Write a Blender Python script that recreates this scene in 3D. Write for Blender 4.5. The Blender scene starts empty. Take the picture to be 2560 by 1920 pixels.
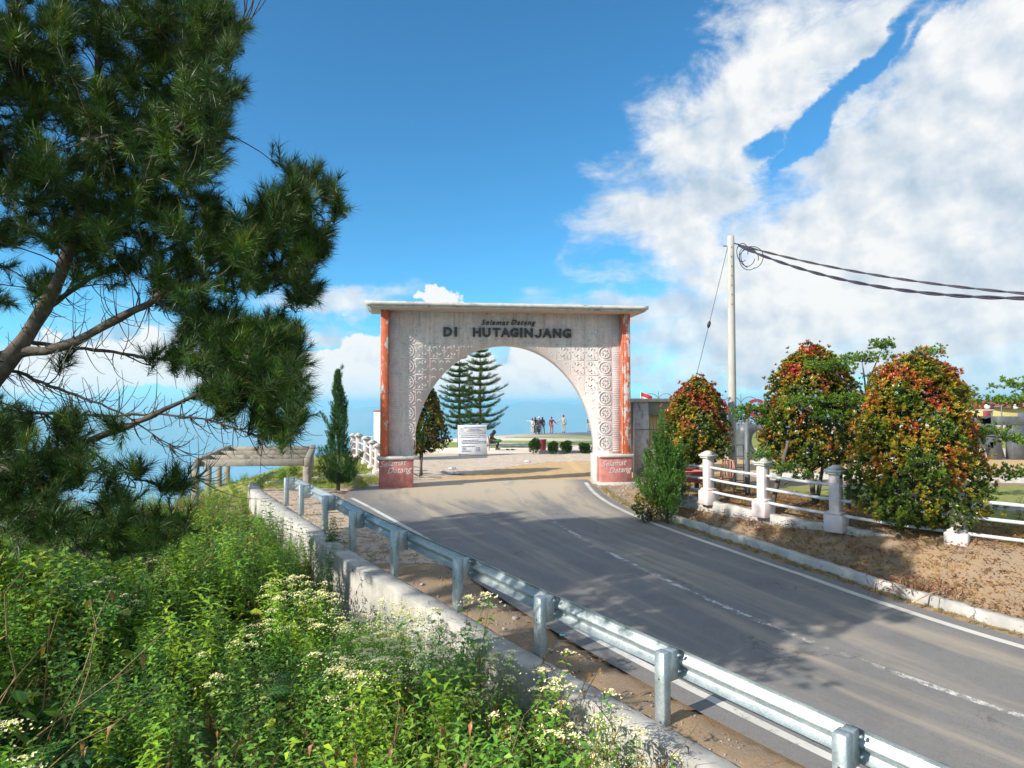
import bpy, bmesh, math, random
import numpy as np
from mathutils import Vector, Matrix
R = math.radians
rng = np.random.default_rng(7)
random.seed(7)
S = bpy.context.scene
COL = S.collection

# ------------------------------------------------------------------ camera
CAMZ = 3.05
PITCH = R(1.68)
FPX = 1707.0
cam = bpy.data.objects.new('camera', bpy.data.cameras.new('camera'))
COL.objects.link(cam)
cam.location = (0, 0, CAMZ)
cam.rotation_euler = (math.pi/2 + PITCH, 0, 0)
cam.data.sensor_width = 36
cam.data.lens = 36*FPX/2560
cam.data.clip_start = 0.1
cam.data.clip_end = 60000
S.camera = cam
S.view_settings.view_transform = 'Standard'
S.view_settings.look = 'None'
S.view_settings.exposure = 0.38
S.view_settings.gamma = 1.0
S.view_settings.use_curve_mapping = False
S.render.engine = 'CYCLES'
cy = S.cycles
cy.use_denoising = True
cy.max_bounces = 6; cy.diffuse_bounces = 3; cy.glossy_bounces = 3
cy.transmission_bounces = 4; cy.volume_bounces = 1; cy.transparent_max_bounces = 12
cy.use_adaptive_sampling = True
cy.adaptive_threshold = 0.02

# ------------------------------------------------------------------ sun and sky
SUN = Vector((-1.5, -0.92, 1.0)).normalized()
sun_el = math.asin(SUN.z)
sun_az = math.atan2(SUN.x, SUN.y)          # clockwise from +Y
sl = bpy.data.lights.new('sun', 'SUN'); sl.energy = 4.9; sl.angle = R(0.53); sl.color = (1.0, 0.93, 0.82)
so = bpy.data.objects.new('sun', sl); COL.objects.link(so)
so.rotation_euler = (-SUN).to_track_quat('-Z', 'Y').to_euler()
so.location = (-20, -12, 30)

def px_dir(px, py):
    a = (px-1280)/FPX; b = (960-py)/FPX
    return Vector((a, math.cos(PITCH)-b*math.sin(PITCH), math.sin(PITCH)+b*math.cos(PITCH)))
def azel(px, py):
    d = px_dir(px, py).normalized()
    return math.atan2(d.x, d.y), math.asin(d.z)

world = bpy.data.worlds.new('World'); S.world = world; world.use_nodes = True
wt = world.node_tree; wt.nodes.clear()
class N:
    def __init__(s, tree): s.t = tree
    def n(s, typ, **kw):
        x = s.t.nodes.new(typ)
        for k, v in kw.items(): setattr(x, k, v)
        return x
    def l(s, a, b): s.t.links.new(a, b)
    def m(s, op, a, b=None, c=None, clamp=False):
        x = s.t.nodes.new('ShaderNodeMath'); x.operation = op; x.use_clamp = clamp
        for i, v in enumerate((a, b, c)):
            if v is None: continue
            if isinstance(v, (int, float)): x.inputs[i].default_value = v
            else: s.t.links.new(v, x.inputs[i])
        return x.outputs[0]
    def noise(s, vec, scale, detail=4, rough=0.55, dist=0.0, out=0):
        x = s.t.nodes.new('ShaderNodeTexNoise')
        x.inputs['Scale'].default_value = scale; x.inputs['Detail'].default_value = detail
        x.inputs['Roughness'].default_value = rough; x.inputs['Distortion'].default_value = dist
        if vec is not None: s.t.links.new(vec, x.inputs['Vector'])
        return x.outputs[out]
    def ramp(s, fac, stops, interp='LINEAR'):
        x = s.t.nodes.new('ShaderNodeValToRGB'); cr = x.color_ramp; cr.interpolation = interp
        while len(cr.elements) < len(stops): cr.elements.new(0.5)
        for e, (p, c) in zip(cr.elements, stops):
            e.position = p; e.color = (c[0], c[1], c[2], 1) if len(c) == 3 else c
        s.t.links.new(fac, x.inputs[0]); return x.outputs[0]
    def mix(s, fac, a, b, blend='MIX'):
        x = s.t.nodes.new('ShaderNodeMix'); x.data_type = 'RGBA'; x.blend_type = blend
        for sock, v in ((x.inputs[0], fac), (x.inputs[6], a), (x.inputs[7], b)):
            if isinstance(v, (int, float)): sock.default_value = v
            elif isinstance(v, tuple): sock.default_value = (v[0], v[1], v[2], 1)
            else: s.t.links.new(v, sock)
        return x.outputs[2]
    def mapr(s, v, a, b, c=0.0, d=1.0, smooth=True):
        x = s.t.nodes.new('ShaderNodeMapRange'); x.interpolation_type = 'SMOOTHSTEP' if smooth else 'LINEAR'
        s.t.links.new(v, x.inputs[0])
        for i, q in enumerate((a, b, c, d)): x.inputs[i+1].default_value = q
        return x.outputs[0]

def build_world():
    W = N(wt)
    sky = W.n('ShaderNodeTexSky', sky_type='NISHITA', sun_disc=False)
    sky.sun_elevation = sun_el; sky.sun_rotation = sun_az
    sky.altitude = 1500; sky.air_density = 1.0; sky.dust_density = 0.4; sky.ozone_density = 1.6
    skyc = W.mix(1.0, sky.outputs[0], SKY_TINT, 'MULTIPLY')
    bsky = W.n('ShaderNodeBackground'); bsky.inputs[1].default_value = SKY_STR
    W.l(skyc, bsky.inputs[0])
    tc = W.n('ShaderNodeTexCoord'); dirv = tc.outputs['Generated']
    sp = W.n('ShaderNodeSeparateXYZ'); W.l(dirv, sp.inputs[0])
    az = W.m('ARCTAN2', sp.outputs[0], sp.outputs[1]); el = W.m('ARCSINE', sp.outputs[2])
    # warped coordinates so that no cloud edge is a plain ellipse
    cmb = W.n('ShaderNodeCombineXYZ'); W.l(az, cmb.inputs[0]); W.l(el, cmb.inputs[1])
    wn = W.noise(cmb.outputs[0], 4.2, 7, 0.62, 0, 1)
    ws = W.n('ShaderNodeSeparateColor'); W.l(wn, ws.inputs[0])
    az2 = W.m('ADD', az, W.m('MULTIPLY', W.m('SUBTRACT', ws.outputs[0], 0.5), 0.21))
    el2 = W.m('ADD', el, W.m('MULTIPLY', W.m('SUBTRACT', ws.outputs[1], 0.5), 0.15))
    def field(blobs):
        acc = None
        for (px, py, rx, ry, rot, amp) in blobs:
            ca, ce = azel(px, py); rx /= FPX; ry /= FPX; c, s_ = math.cos(R(rot)), math.sin(R(rot))
            dx = W.m('SUBTRACT', az2, ca); dy = W.m('SUBTRACT', el2, ce)
            u = W.m('MULTIPLY_ADD', dx, c/rx, W.m('MULTIPLY', dy, s_/rx))
            v = W.m('MULTIPLY_ADD', dy, c/ry, W.m('MULTIPLY', dx, -s_/ry))
            r2 = W.m('ADD', W.m('MULTIPLY', u, u), W.m('MULTIPLY', v, v))
            f = W.m('MULTIPLY', W.m('SUBTRACT', 1.0, W.m('SQRT', r2)), amp)
            acc = f if acc is None else W.m('MAXIMUM', acc, f)
        return acc
    soft = field(CLOUD_SOFT); rift = field(CLOUD_RIFT); hard = field(CLOUD_HARD); low = field(CLOUD_LOW)
    # streaky fine noise (along the diagonal of the big bank) and billowy noise
    rotn = W.n('ShaderNodeMapping'); rotn.inputs['Rotation'].default_value = (0, 0, R(-38)); rotn.inputs['Scale'].default_value = (1.0, 1.9, 1)
    W.l(cmb.outputs[0], rotn.inputs[0])
    nf = W.noise(rotn.outputs[0], 7.5, 10, 0.64, 0.35)
    nb = W.noise(cmb.outputs[0], 17, 8, 0.52, 0.1)
    mp = W.n('ShaderNodeMapping'); mp.inputs['Scale'].default_value = (1.0, 4.2, 1); W.l(cmb.outputs[0], mp.inputs[0])
    ns = W.noise(mp.outputs[0], 5.5, 7, 0.58, 0.3)
    # soft bank
    rn = W.noise(rotn.outputs[0], 5.0, 9, 0.62, 0.5)
    rf = W.m('MULTIPLY', W.m('MAXIMUM', W.m('ADD', rift, W.m('MULTIPLY', W.m('SUBTRACT', rn, 0.5), 2.6)), 0.0), W.mapr(rift, -0.5, 0.35))
    fs = W.m('SUBTRACT', soft, W.m('MULTIPLY', rf, 1.25))
    ds = W.mapr(W.m('ADD', fs, W.m('MULTIPLY', W.m('SUBTRACT', nf, 0.5), 3.4)), -0.15, 0.95)
    dh = W.mapr(W.m('ADD', hard, W.m('MULTIPLY', W.m('SUBTRACT', nb, 0.5), 1.7)), 0.0, 0.16)
    dl = W.m('MULTIPLY', W.mapr(W.m('ADD', low, W.m('MULTIPLY', W.m('SUBTRACT', ns, 0.5), 2.4)), -0.25, 0.65), 0.9)
    # the rest of the sky carries scattered cloud of the same kind
    ng = W.noise(dirv, 2.6, 8, 0.55, 0.2)
    side = W.mapr(W.m('ABSOLUTE', az), 0.72, 0.95)
    top = W.mapr(el, 0.60, 0.78)
    away = W.m('MAXIMUM', side, top)
    dg = W.m('MULTIPLY', W.mapr(ng, 0.40, 0.58), W.m('MULTIPLY', away, 0.95))
    d = W.m('MAXIMUM', W.m('MAXIMUM', ds, dh), W.m('MAXIMUM', dl, dg), clamp=True)
    # cloud tone: thin and lit parts white, thick and low parts blue grey
    sh1 = W.noise(rotn.outputs[0], 3.0, 6, 0.55, 0.2)
    mp2 = W.n('ShaderNodeMapping'); mp2.inputs['Location'].default_value = (0.012, 0.016, 0); W.l(cmb.outputs[0], mp2.inputs[0])
    nb2 = W.noise(mp2.outputs[0], 17, 8, 0.52, 0.1)
    rel = W.m('MULTIPLY', W.m('SUBTRACT', nb, nb2), 3.6)
    lowmask = W.m('MULTIPLY', W.mapr(el, 0.17, 0.02), W.m('SUBTRACT', 1.0, dh))
    tone = W.m('ADD', W.m('ADD', W.mapr(sh1, 0.34, 0.66, 0.38, 1.0), W.m('MULTIPLY', rel, 0.55)), W.m('MULTIPLY', lowmask, -0.22))
    tone = W.m('ADD', tone, W.m('MULTIPLY', dh, 0.50), clamp=True)
    ccol = W.ramp(tone, [(0.0, CLOUD_DARK), (0.5, CLOUD_MID), (1.0, CLOUD_LIT)])
    bcl = W.n('ShaderNodeBackground'); bcl.inputs[1].default_value = 1.0; W.l(ccol, bcl.inputs[0])
    mx = W.n('ShaderNodeMixShader'); W.l(d, mx.inputs[0]); W.l(bsky.outputs[0], mx.inputs[1]); W.l(bcl.outputs[0], mx.inputs[2])
    out = W.n('ShaderNodeOutputWorld'); W.l(mx.outputs[0], out.inputs[0])

SKY_STR = 0.14; SKY_TINT = (.34, .86, 1.08)
CLOUD_DARK = (0.36, 0.46, 0.56); CLOUD_MID = (0.55, 0.60, 0.66); CLOUD_LIT = (0.75, 0.755, 0.75)
CLOUD_SOFT = [  # px, py, rx, ry, rot(deg, counter-clockwise up), amp
    (2420, 520, 860, 360, 28, 2.4), (1840, 260, 480, 190, 42, 1.7), (1720, 520, 240, 200, 20, 1.5),
    (2150, 640, 560, 120, -4, 1.2), (2500, 150, 330, 170, 40, 1.8), (1760, 650, 260, 70, 0, 0.9), (2080, 40, 380, 120, 12, 1.3)]
CLOUD_RIFT = [(2120, 225, 300, 40, 39, 1.35), (1895, 365, 80, 30, 30, 1.1), (2330, 90, 90, 26, 38, 0.8)]
CLOUD_HARD = [(930, 900, 90, 110, 0, 1.2), (790, 955, 150, 80, 0, 1.1), (1345, 945, 150, 120, 0, 1.3), (1440, 960, 110, 70, 0, 1.0),
    (1080, 748, 60, 20, 0, 0.9), (1985, 985, 50, 26, 0, 0.8), (1000, 985, 130, 50, 0, 0.8), (200, 910, 300, 75, 0, 0.8), (500, 960, 200, 40, 0, 0.7),
    (1180, 930, 90, 70, 0, 0.8)]
CLOUD_LOW = [(2080, 830, 680, 130, 0, 1.2), (1560, 760, 260, 45, 0, 0.8), (870, 745, 150, 28, 0, 0.75), (830, 835, 120, 34, 0, 0.7),
    (2500, 900, 400, 120, 0, 1.1), (300, 880, 330, 80, 0, 0.6), (1700, 905, 330, 60, 0, 0.75), (1340, 900, 200, 110, 0, 0.7)]
build_world()

# ------------------------------------------------------------------ pixel helpers (photo pixels -> places in the world)
CAM = Vector((0, 0, CAMZ))
def atY(px, py, Y):
    d = px_dir(px, py); return CAM + d*(Y/d.y)
def onZ(px, py, z):
    d = px_dir(px, py); return CAM + d*((z-CAMZ)/d.z)

# ------------------------------------------------------------------ terrain functions
ZR_Y = [-30, 3, 5, 7.8, 9.3, 10.8, 12.3, 14, 16, 19, 24, 30, 40]
ZR_Z = [-3.2, -1.15, -.9, -.54, -.35, -.17, -.02, .07, .13, .15, .10, .06, .02]
def zr(Y): return np.interp(Y, ZR_Y, ZR_Z)
def onRoad(px, py):
    z = 0.0
    for _ in range(30):
        p = onZ(px, py, z); z = 0.5*z + 0.5*float(zr(p.y))
    return (p.x, p.y)
def spline(pts, n):
    pts = np.array(pts, float); d = np.r_[0, np.cumsum(np.linalg.norm(np.diff(pts, axis=0), axis=1))]
    t = np.linspace(0, d[-1], n)
    # Catmull-Rom style smoothing through resampled + box filtered points
    q = np.stack([np.interp(t, d, pts[:, k]) for k in range(pts.shape[1])], 1)
    k = max(1, n//(len(pts)*2))
    if k > 1:
        pad = np.concatenate([2*q[:1]-q[k:0:-1], q, 2*q[-1:]-q[-2:-k-2:-1]])
        ker = np.ones(2*k+1)/(2*k+1)
        q = np.stack([np.convolve(pad[:, j], ker, 'valid') for j in range(pts.shape[1])], 1)
    return q
RL_px = [(1464, 1207), (1493, 1244), (1585, 1296), (1736, 1348), (1967, 1429), (2199, 1516), (2430, 1585), (2560, 1630)]
RLp = [(2.9, 30)] + [onRoad(*p) for p in RL_px]
RLp += [(RLp[-1][0]+1.9, RLp[-1][1]-1.7), (RLp[-1][0]+5, RLp[-1][1]-4.3), (RLp[-1][0]+12, RLp[-1][1]-10), (RLp[-1][0]+30, RLp[-1][1]-25)]
CL_px = [(1256, 1207), (1308, 1256), (1348, 1285), (1441, 1342), (1585, 1418), (1817, 1528), (1956, 1580), (2141, 1655), (2390, 1742)]
CLp = [onRoad(*p) for p in CL_px]; CLp += [(CLp[-1][0]+4, CLp[-1][1]-3.8), (CLp[-1][0]+14, CLp[-1][1]-13)]
POSTS = [(5.6, 3.3), (4.3, 4.8), (3.0, 6.3), (1.7, 7.8), (.38, 9.3), (-.85, 10.8), (-2.1, 12.3), (-3.25, 14.0), (-4.33, 15.9), (-5.5, 17.9), (-6.45, 19.6)]
LLp = [(-5.6, 23.5), onRoad(879, 1246), onRoad(987, 1305), (-1.4, 14.05), (-.2, 11.8), (.9, 10.1), (2.03, 8.6), (3.35, 7.1), (4.7, 5.6), (8.2, 1.7), (18, -8), (30, -19)]
RLs, LLs, CLs = spline(RLp, 120), spline(LLp, 120), spline(CLp, 100)
WLp = [(30, -20), (6.95, 1.75), (5.6, 3.3), (4.3, 4.8), (3.0, 6.3), (1.7, 7.8), (.38, 9.3), (-.85, 10.8), (-2.1, 12.3), (-3.25, 14.0), (-4.33, 15.9), (-5.5, 17.9), (-6.5, 19.7), (-7.4, 21.4), (-8.5, 23.4), (-9.25, 25.4)]
def offset_line(pts, off):
    p = np.array(pts, float); t = np.gradient(p, axis=0); t /= np.linalg.norm(t, axis=1)[:, None]
    return p + np.stack([-t[:, 1], t[:, 0]], 1)*off       # + = left of travel
WLin = offset_line(WLp, 0.10); WLout = offset_line(WLp, 0.46); WLmid = offset_line(WLp, 0.28)
EDGE = np.array([(-16, -60), (-14, -10), (-13, 6), (-11.5, 14), (-10.2, 20), (-9.4, 26), (-9.8, 33), (-10.4, 42), (-8, 52), (-5, 58), (0, 67), (8, 73), (40, 88), (80, 96), (160, 80), (300, -20), (600, -600)], float)
def sd(poly, X, Y):
    poly = np.asarray(poly, float); best = np.full(X.shape, 1e18); sg = np.ones(X.shape)
    for a, b in zip(poly[:-1], poly[1:]):
        d = b-a; L2 = d@d
        t = np.clip(((X-a[0])*d[0]+(Y-a[1])*d[1])/L2, 0, 1)
        ex = X-(a[0]+t*d[0]); ey = Y-(a[1]+t*d[1]); q = ex*ex+ey*ey
        c = np.sign(d[0]*(Y-a[1])-d[1]*(X-a[0]))
        m = q < best
        best = np.where(m, q, best); sg = np.where(m, c, sg)
    return np.sqrt(best)*sg
def sstep(x): x = np.clip(x, 0, 1); return x*x*(3-2*x)
_ph = rng.uniform(0, 6.28, (24, 3)); _fr = rng.normal(0, 1, (24, 2))
def bumps(X, Y, scale):          # cheap smooth pseudo noise, about -1..1
    s = 0
    for i in range(12):
        s = s + np.sin((X*_fr[i, 0]+Y*_fr[i, 1])/scale*2.2+_ph[i, 0])*np.cos((X*_fr[i+12, 0]-Y*_fr[i+12, 1])/scale*1.7+_ph[i, 1])
    return s/4.0
def H(X, Y):
    X = np.asarray(X, float); Y = np.asarray(Y, float)
    z0 = zr(Y)
    dR = sd(RLs, X, Y)                      # + to the right of the road
    zb = np.interp(Y, [6, 17, 19, 22, 25, 30, 40], [.72, .74, .66, .4, .12, .1, .06])
    zb = np.where(X > 5.5, np.interp(Y, [6, 17, 22, 30, 45, 80], [.74, .74, .6, .25, .05, 0]), zb)
    wq = sstep((X-4.5)/1.5); zb0 = np.interp(Y, [6, 17, 19, 22, 25, 30, 40], [.72, .74, .66, .4, .12, .1, .06])
    zb1 = np.interp(Y, [6, 17, 22, 30, 45, 80], [.74, .74, .6, .25, .05, 0])
    zb = zb0*(1-wq)+zb1*wq
    k = sstep((dR-0.62)/np.interp(Y, [8, 12, 20], [2.3, 1.5, 1.2])) * np.where(dR > 0, 1, 0)
    z = z0*(1-k)+zb*k
    z = z + k*(1-k)*0.25*bumps(X, Y, 1.2) + np.where(dR > .7, .025, 0)*bumps(X, Y, .6)*sstep((24-Y)/4)
    # mound behind the gate's left pillar
    z = z + 0.36*np.exp(-(((X+7.2)/2.3)**2+((Y-32)/4.5)**2))
    # left of the concrete wall: a lower, overgrown terrace
    dW = sd(WLmid, X, Y)                    # + left of travel = outside
    hl = np.interp(Y, [0, 10, 15, 19, 23, 27], [-1.7, -1.35, -.85, -.60, -.40, -.25])
    inside = (Y < 27) & (dW > 0)
    kk = sstep((27-Y)/1.5)
    hl = hl + .12*bumps(X, Y, 1.6) + 0.21*np.clip(dW-.8, 0, 4.5)*np.interp(Y, [14, 20], [1, .3])
    z = np.where(inside, z*(1-kk)+hl*kk, z)
    # beyond the rim everything falls away to the lake
    dE = sd(EDGE, X, Y)
    f = np.where(dE > 0, np.where(dE < 4, .07*dE*dE, 1.12+.75*(dE-4)), 0)
    z = z - f + np.where(dE > 6, np.clip((dE-6)/40, 0, 1)*6*bumps(X, Y, 60), 0)
    return np.maximum(z, -660)
def Hp(x, y): return float(H(np.array([x]), np.array([y]))[0])

# ------------------------------------------------------------------ mesh helpers
class MB:
    def __init__(s): s.v = []; s.f = []; s.c = []; s.uv = []; s.n = 0; s.mi = []
    def add(s, v, f, col=None, mi=0):
        v = np.asarray(v, float).reshape(-1, 3)
        if isinstance(f, np.ndarray): fl = [f.reshape(-1, f.shape[-1])]
        else:
            by = {}
            for q in f: by.setdefault(len(q), []).append(q)
            fl = [np.array(q, int) for q in by.values()]
        for q in fl:
            s.f.append(q+s.n); s.mi.append(np.full(len(q), mi, int))
        s.v.append(v); s.n += len(v)
        c = np.ones((len(v), 4))
        if col is not None: c[:, :3] = np.asarray(col)[..., :3]
        s.c.append(c)
    def box(s, c, size, rot=None, col=None, mi=0, taper=1.0):
        x, y, z = [q/2 for q in size]
        v = np.array([(-x, -y, -z), (x, -y, -z), (x, y, -z), (-x, y, -z), (-x*taper, -y*taper, z), (x*taper, -y*taper, z), (x*taper, y*taper, z), (-x*taper, y*taper, z)])
        if rot is not None: v = v @ np.array(Matrix(rot).to_3x3()).T
        s.add(v+np.array(c), np.array([(0, 3, 2, 1), (4, 5, 6, 7), (0, 1, 5, 4), (1, 2, 6, 5), (2, 3, 7, 6), (3, 0, 4, 7)]), col, mi)
    def cbox(s, c, size, b=.01, rot=None, col=None, mi=0):      # chamfered box
        x, y, z = [q/2 for q in size]; b = min(b, x*.9, y*.9, z*.9)
        bm = bmesh.new(); bmesh.ops.create_cube(bm, size=1)
        for v in bm.verts: v.co = Vector((v.co.x*2*x, v.co.y*2*y, v.co.z*2*z))
        bmesh.ops.bevel(bm, geom=list(bm.edges), offset=b, segments=1, affect='EDGES')
        v = np.array([q.co[:] for q in bm.verts]); f = [[q.index for q in ff.verts] for ff in bm.faces]; bm.free()
        if rot is not None: v = v @ np.array(Matrix(rot).to_3x3()).T
        s.add(v+np.array(c), f, col, mi)
    def tube(s, pts, rad, n=8, cap=True, col=None, mi=0):
        v, f = tube_arrays(pts, rad, n, cap); s.add(v, f, col, mi)
    def lathe(s, prof, n=16, c=(0, 0, 0), col=None, mi=0):
        prof = np.array(prof, float); a = np.linspace(0, 2*np.pi, n, endpoint=False)
        v = np.stack([np.outer(prof[:, 0], np.cos(a)), np.outer(prof[:, 0], np.sin(a)), np.repeat(prof[:, 1][:, None], n, 1)], -1).reshape(-1, 3)
        f = []
        for i in range(len(prof)-1):
            for j in range(n):
                k = (j+1) % n; f.append((i*n+j, i*n+k, (i+1)*n+k, (i+1)*n+j))
        f.append(tuple(range(n))[::-1]); f.append(tuple((len(prof)-1)*n+j for j in range(n)))
        s.add(v+np.array(c), f, col, mi)
    def strip(s, A, B, col=None, mi=0):            # quads between two equal polylines
        n = len(A); f = np.array([(i, i+1, n+i+1, n+i) for i in range(n-1)]); s.add(np.r_[A, B], f, col, mi)
    def grid(s, P, col=None, mi=0):                # P (n,m,3)
        n, m = P.shape[:2]; i = np.arange(n*m).reshape(n, m)
        f = np.stack([i[:-1, :-1], i[1:, :-1], i[1:, 1:], i[:-1, 1:]], -1).reshape(-1, 4)
        s.add(P.reshape(-1, 3), f, None if col is None else col, mi)
    def build(s, name, mats, parent=None, smooth=False, uv=None, loc=None):
        me = bpy.data.meshes.new(name)
        V = np.concatenate(s.v); me.vertices.add(len(V)); me.vertices.foreach_set('co', V.astype(np.float32).ravel())
        nl = sum(q.size for q in s.f); nf = sum(len(q) for q in s.f)
        me.loops.add(nl); me.polygons.add(nf)
        me.loops.foreach_set('vertex_index', np.concatenate([q.ravel() for q in s.f]).astype(np.int32))
        tot = np.concatenate([np.full(len(q), q.shape[1]) for q in s.f]); st = np.r_[0, np.cumsum(tot)[:-1]]
        me.polygons.foreach_set('loop_start', st.astype(np.int32)); me.polygons.foreach_set('loop_total', tot.astype(np.int32))
        mats = mats if isinstance(mats, (list, tuple)) else [mats]
        for m in mats: me.materials.append(m)
        if len(mats) > 1: me.polygons.foreach_set('material_index', np.concatenate(s.mi).astype(np.int32))
        if smooth: me.polygons.foreach_set('use_smooth', np.ones(nf, bool))
        me.update(calc_edges=True)
        ca = me.color_attributes.new('Col', 'FLOAT_COLOR', 'POINT')
        ca.data.foreach_set('color', np.concatenate(s.c).astype(np.float32).ravel())
        if uv is not None:
            ul = me.uv_layers.new(name='UVMap'); idx = np.zeros(nl, np.int32); me.loops.foreach_get('vertex_index', idx)
            ul.data.foreach_set('uv', uv[idx].astype(np.float32).ravel())
        o = bpy.data.objects.new(name, me); COL.objects.link(o)
        if parent is not None: o.parent = parent
        if loc is not None: o.location = loc
        return o
def tube_arrays(pts, rad, n=8, cap=True):
    P = np.asarray(pts, float); m = len(P); r = np.broadcast_to(np.asarray(rad, float), (m,))
    T = np.gradient(P, axis=0); T /= np.linalg.norm(T, axis=1)[:, None]+1e-9
    up = np.array([0, 0, 1.0]) if abs(T[0, 2]) < .9 else np.array([1.0, 0, 0])
    A = np.cross(up, T[0]); A /= np.linalg.norm(A)
    an = np.linspace(0, 2*np.pi, n, endpoint=False); out = np.empty((m, n, 3))
    for i in range(m):
        A = A-T[i]*(A@T[i]); A /= np.linalg.norm(A)+1e-9; B = np.cross(T[i], A)
        out[i] = P[i]+r[i]*(np.cos(an)[:, None]*A+np.sin(an)[:, None]*B)
    i, j = np.meshgrid(np.arange(m-1), np.arange(n), indexing='ij'); k = (j+1) % n
    f = np.stack([i*n+j, i*n+k, (i+1)*n+k, (i+1)*n+j], -1).reshape(-1, 4)
    fl = [list(q) for q in f]
    if cap: fl += [list(range(n))[::-1], [(m-1)*n+q for q in range(n)]]
    return out.reshape(-1, 3), (fl if cap else f)
def empty(name, loc=(0, 0, 0), rz=0, parent=None):
    o = bpy.data.objects.new(name, None); COL.objects.link(o); o.location = loc; o.rotation_euler = (0, 0, rz)
    o.empty_display_size = .2
    if parent: o.parent = parent
    return o
def tag(o, label=None, cat=None, group=None, kind=None):
    if label: o['label'] = label
    if cat: o['category'] = cat
    if group: o['group'] = group
    if kind: o['kind'] = kind
    return o
def thing(name, label, cat, loc=(0, 0, 0), rz=0, group=None): return tag(empty(name, loc, rz), label, cat, group)
def copy_tree(o, parent=None):
    c = o.copy(); COL.objects.link(c); c.parent = parent
    for ch in list(o.children): copy_tree(ch, c)
    return c
def part(name, mb, mat, parent, smooth=False, label=None, kind=None):
    o = mb.build(name, mat, parent, smooth)
    if label: o['label'] = label
    if kind: o['kind'] = kind
    return o
def scatter(mb, temps, pos, mats, scl, which=None, cols=None):
    """temps: list of (V,F,C) with equal-k faces; pos (n,3), mats (n,3,3), scl (n,), cols (n,3) multiplies template colour"""
    n = len(pos); which = rng.integers(0, len(temps), n) if which is None else which
    for t, (V, F, C) in enumerate(temps):
        m = np.where(which == t)[0]
        if not len(m): continue
        P = np.einsum('nij,vj->nvi', mats[m], V)*scl[m][:, None, None]+pos[m][:, None]
        FF = (F[None]+(np.arange(len(m))*len(V))[:, None, None]).reshape(-1, F.shape[1])
        CC = np.broadcast_to(C[None], (len(m), len(V), 3)).copy()
        if cols is not None: CC *= cols[m][:, None]
        mb.add(P.reshape(-1, 3), FF, CC.reshape(-1, 3))
def frames(axis, spin=None):
    """rotation matrices whose z column is axis (n,3)"""
    z = axis/(np.linalg.norm(axis, axis=1)[:, None]+1e-9)
    h = np.where(np.abs(z[:, 2:3]) < .95, np.array([[0, 0, 1.0]]), np.array([[1.0, 0, 0]]))
    x = np.cross(h, z); x /= np.linalg.norm(x, axis=1)[:, None]+1e-9; y = np.cross(z, x)
    a = rng.uniform(0, 2*np.pi, len(z)) if spin is None else spin
    c, s_ = np.cos(a)[:, None], np.sin(a)[:, None]
    return np.stack([x*c+y*s_, -x*s_+y*c, z], -1)
def rdir(n): v = rng.normal(0, 1, (n, 3)); return v/np.linalg.norm(v, axis=1)[:, None]

# ------------------------------------------------------------------ materials
def newmat(name):
    m = bpy.data.materials.new(name); m.use_nodes = True; t = m.node_tree; t.nodes.clear(); g = N(t)
    o = g.n('ShaderNodeOutputMaterial'); b = g.n('ShaderNodeBsdfPrincipled'); g.l(b.outputs[0], o.inputs[0])
    g.b = b; g.o = o; g.tc = g.n('ShaderNodeTexCoord'); return m, g
def bump(g, h, dist=.01, strength=.6):
    x = g.n('ShaderNodeBump'); x.inputs['Distance'].default_value = dist; x.inputs['Strength'].default_value = strength
    g.l(h, x.inputs['Height']); g.l(x.outputs[0], g.b.inputs['Normal']); return x
def geo(g): return g.n('ShaderNodeNewGeometry').outputs['Position']
def simple(name, c1, c2=None, scale=3, rough=.7, bmp=.004, metal=0, fine=40, world=False, streak=None):
    m, g = newmat(name); v = geo(g) if world else g.tc.outputs['Object']
    c2 = c2 or tuple(q*.75 for q in c1)
    vv = v
    if streak:
        mp = g.n('ShaderNodeMapping'); mp.inputs['Scale'].default_value = streak; g.l(v, mp.inputs[0]); vv = mp.outputs[0]
    a = g.noise(vv, scale, 6, .6); f = g.noise(v, fine, 4, .6)
    fac = g.mapr(g.m('ADD', g.m('MULTIPLY', a, .75), g.m('MULTIPLY', f, .25)), .38, .62)
    g.l(g.mix(fac, c1, c2), g.b.inputs['Base Color'])
    g.b.inputs['Roughness'].default_value = rough; g.b.inputs['Metallic'].default_value = metal
    if bmp: bump(g, f, bmp)
    return m
def leafmat(name, trans=.35, rough=.45, spec=.4, tint=(1, 1, 1), var=.25, gain=1.0):
    m, g = newmat(name)
    at = g.n('ShaderNodeVertexColor', layer_name='Col')
    oi = g.n('ShaderNodeObjectInfo')
    nz = g.noise(geo(g), 1.1, 3, .5)
    k = g.m('MULTIPLY', g.m('ADD', g.m('MULTIPLY', nz, var*2), 1-var), gain)
    hsv = g.n('ShaderNodeHueSaturation'); g.l(g.mix(1.0, at.outputs[0], tint, 'MULTIPLY'), hsv.inputs['Color'])
    g.l(k, hsv.inputs['Value']); g.l(g.m('ADD', g.m('MULTIPLY', oi.outputs['Random'], .03), .485), hsv.inputs['Hue'])
    c = hsv.outputs[0]
    g.l(c, g.b.inputs['Base Color']); g.b.inputs['Roughness'].default_value = rough
    g.b.inputs['Specular IOR Level'].default_value = spec
    tr = g.n('ShaderNodeBsdfTranslucent'); g.l(g.mix(1.0, c, (1.1, 1.15, .6), 'MULTIPLY'), tr.inputs[0])
    mx = g.n('ShaderNodeMixShader'); mx.inputs[0].default_value = trans
    g.l(g.b.outputs[0], mx.inputs[1]); g.l(tr.outputs[0], mx.inputs[2]); g.l(mx.outputs[0], g.o.inputs[0])
    return m
M = {}
M['leaf'] = leafmat('leaf', .30, .42, .4, (1.10, 1, .75), .40, 1.2)
M['needle'] = leafmat('needle', .10, .42, .35)
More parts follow.
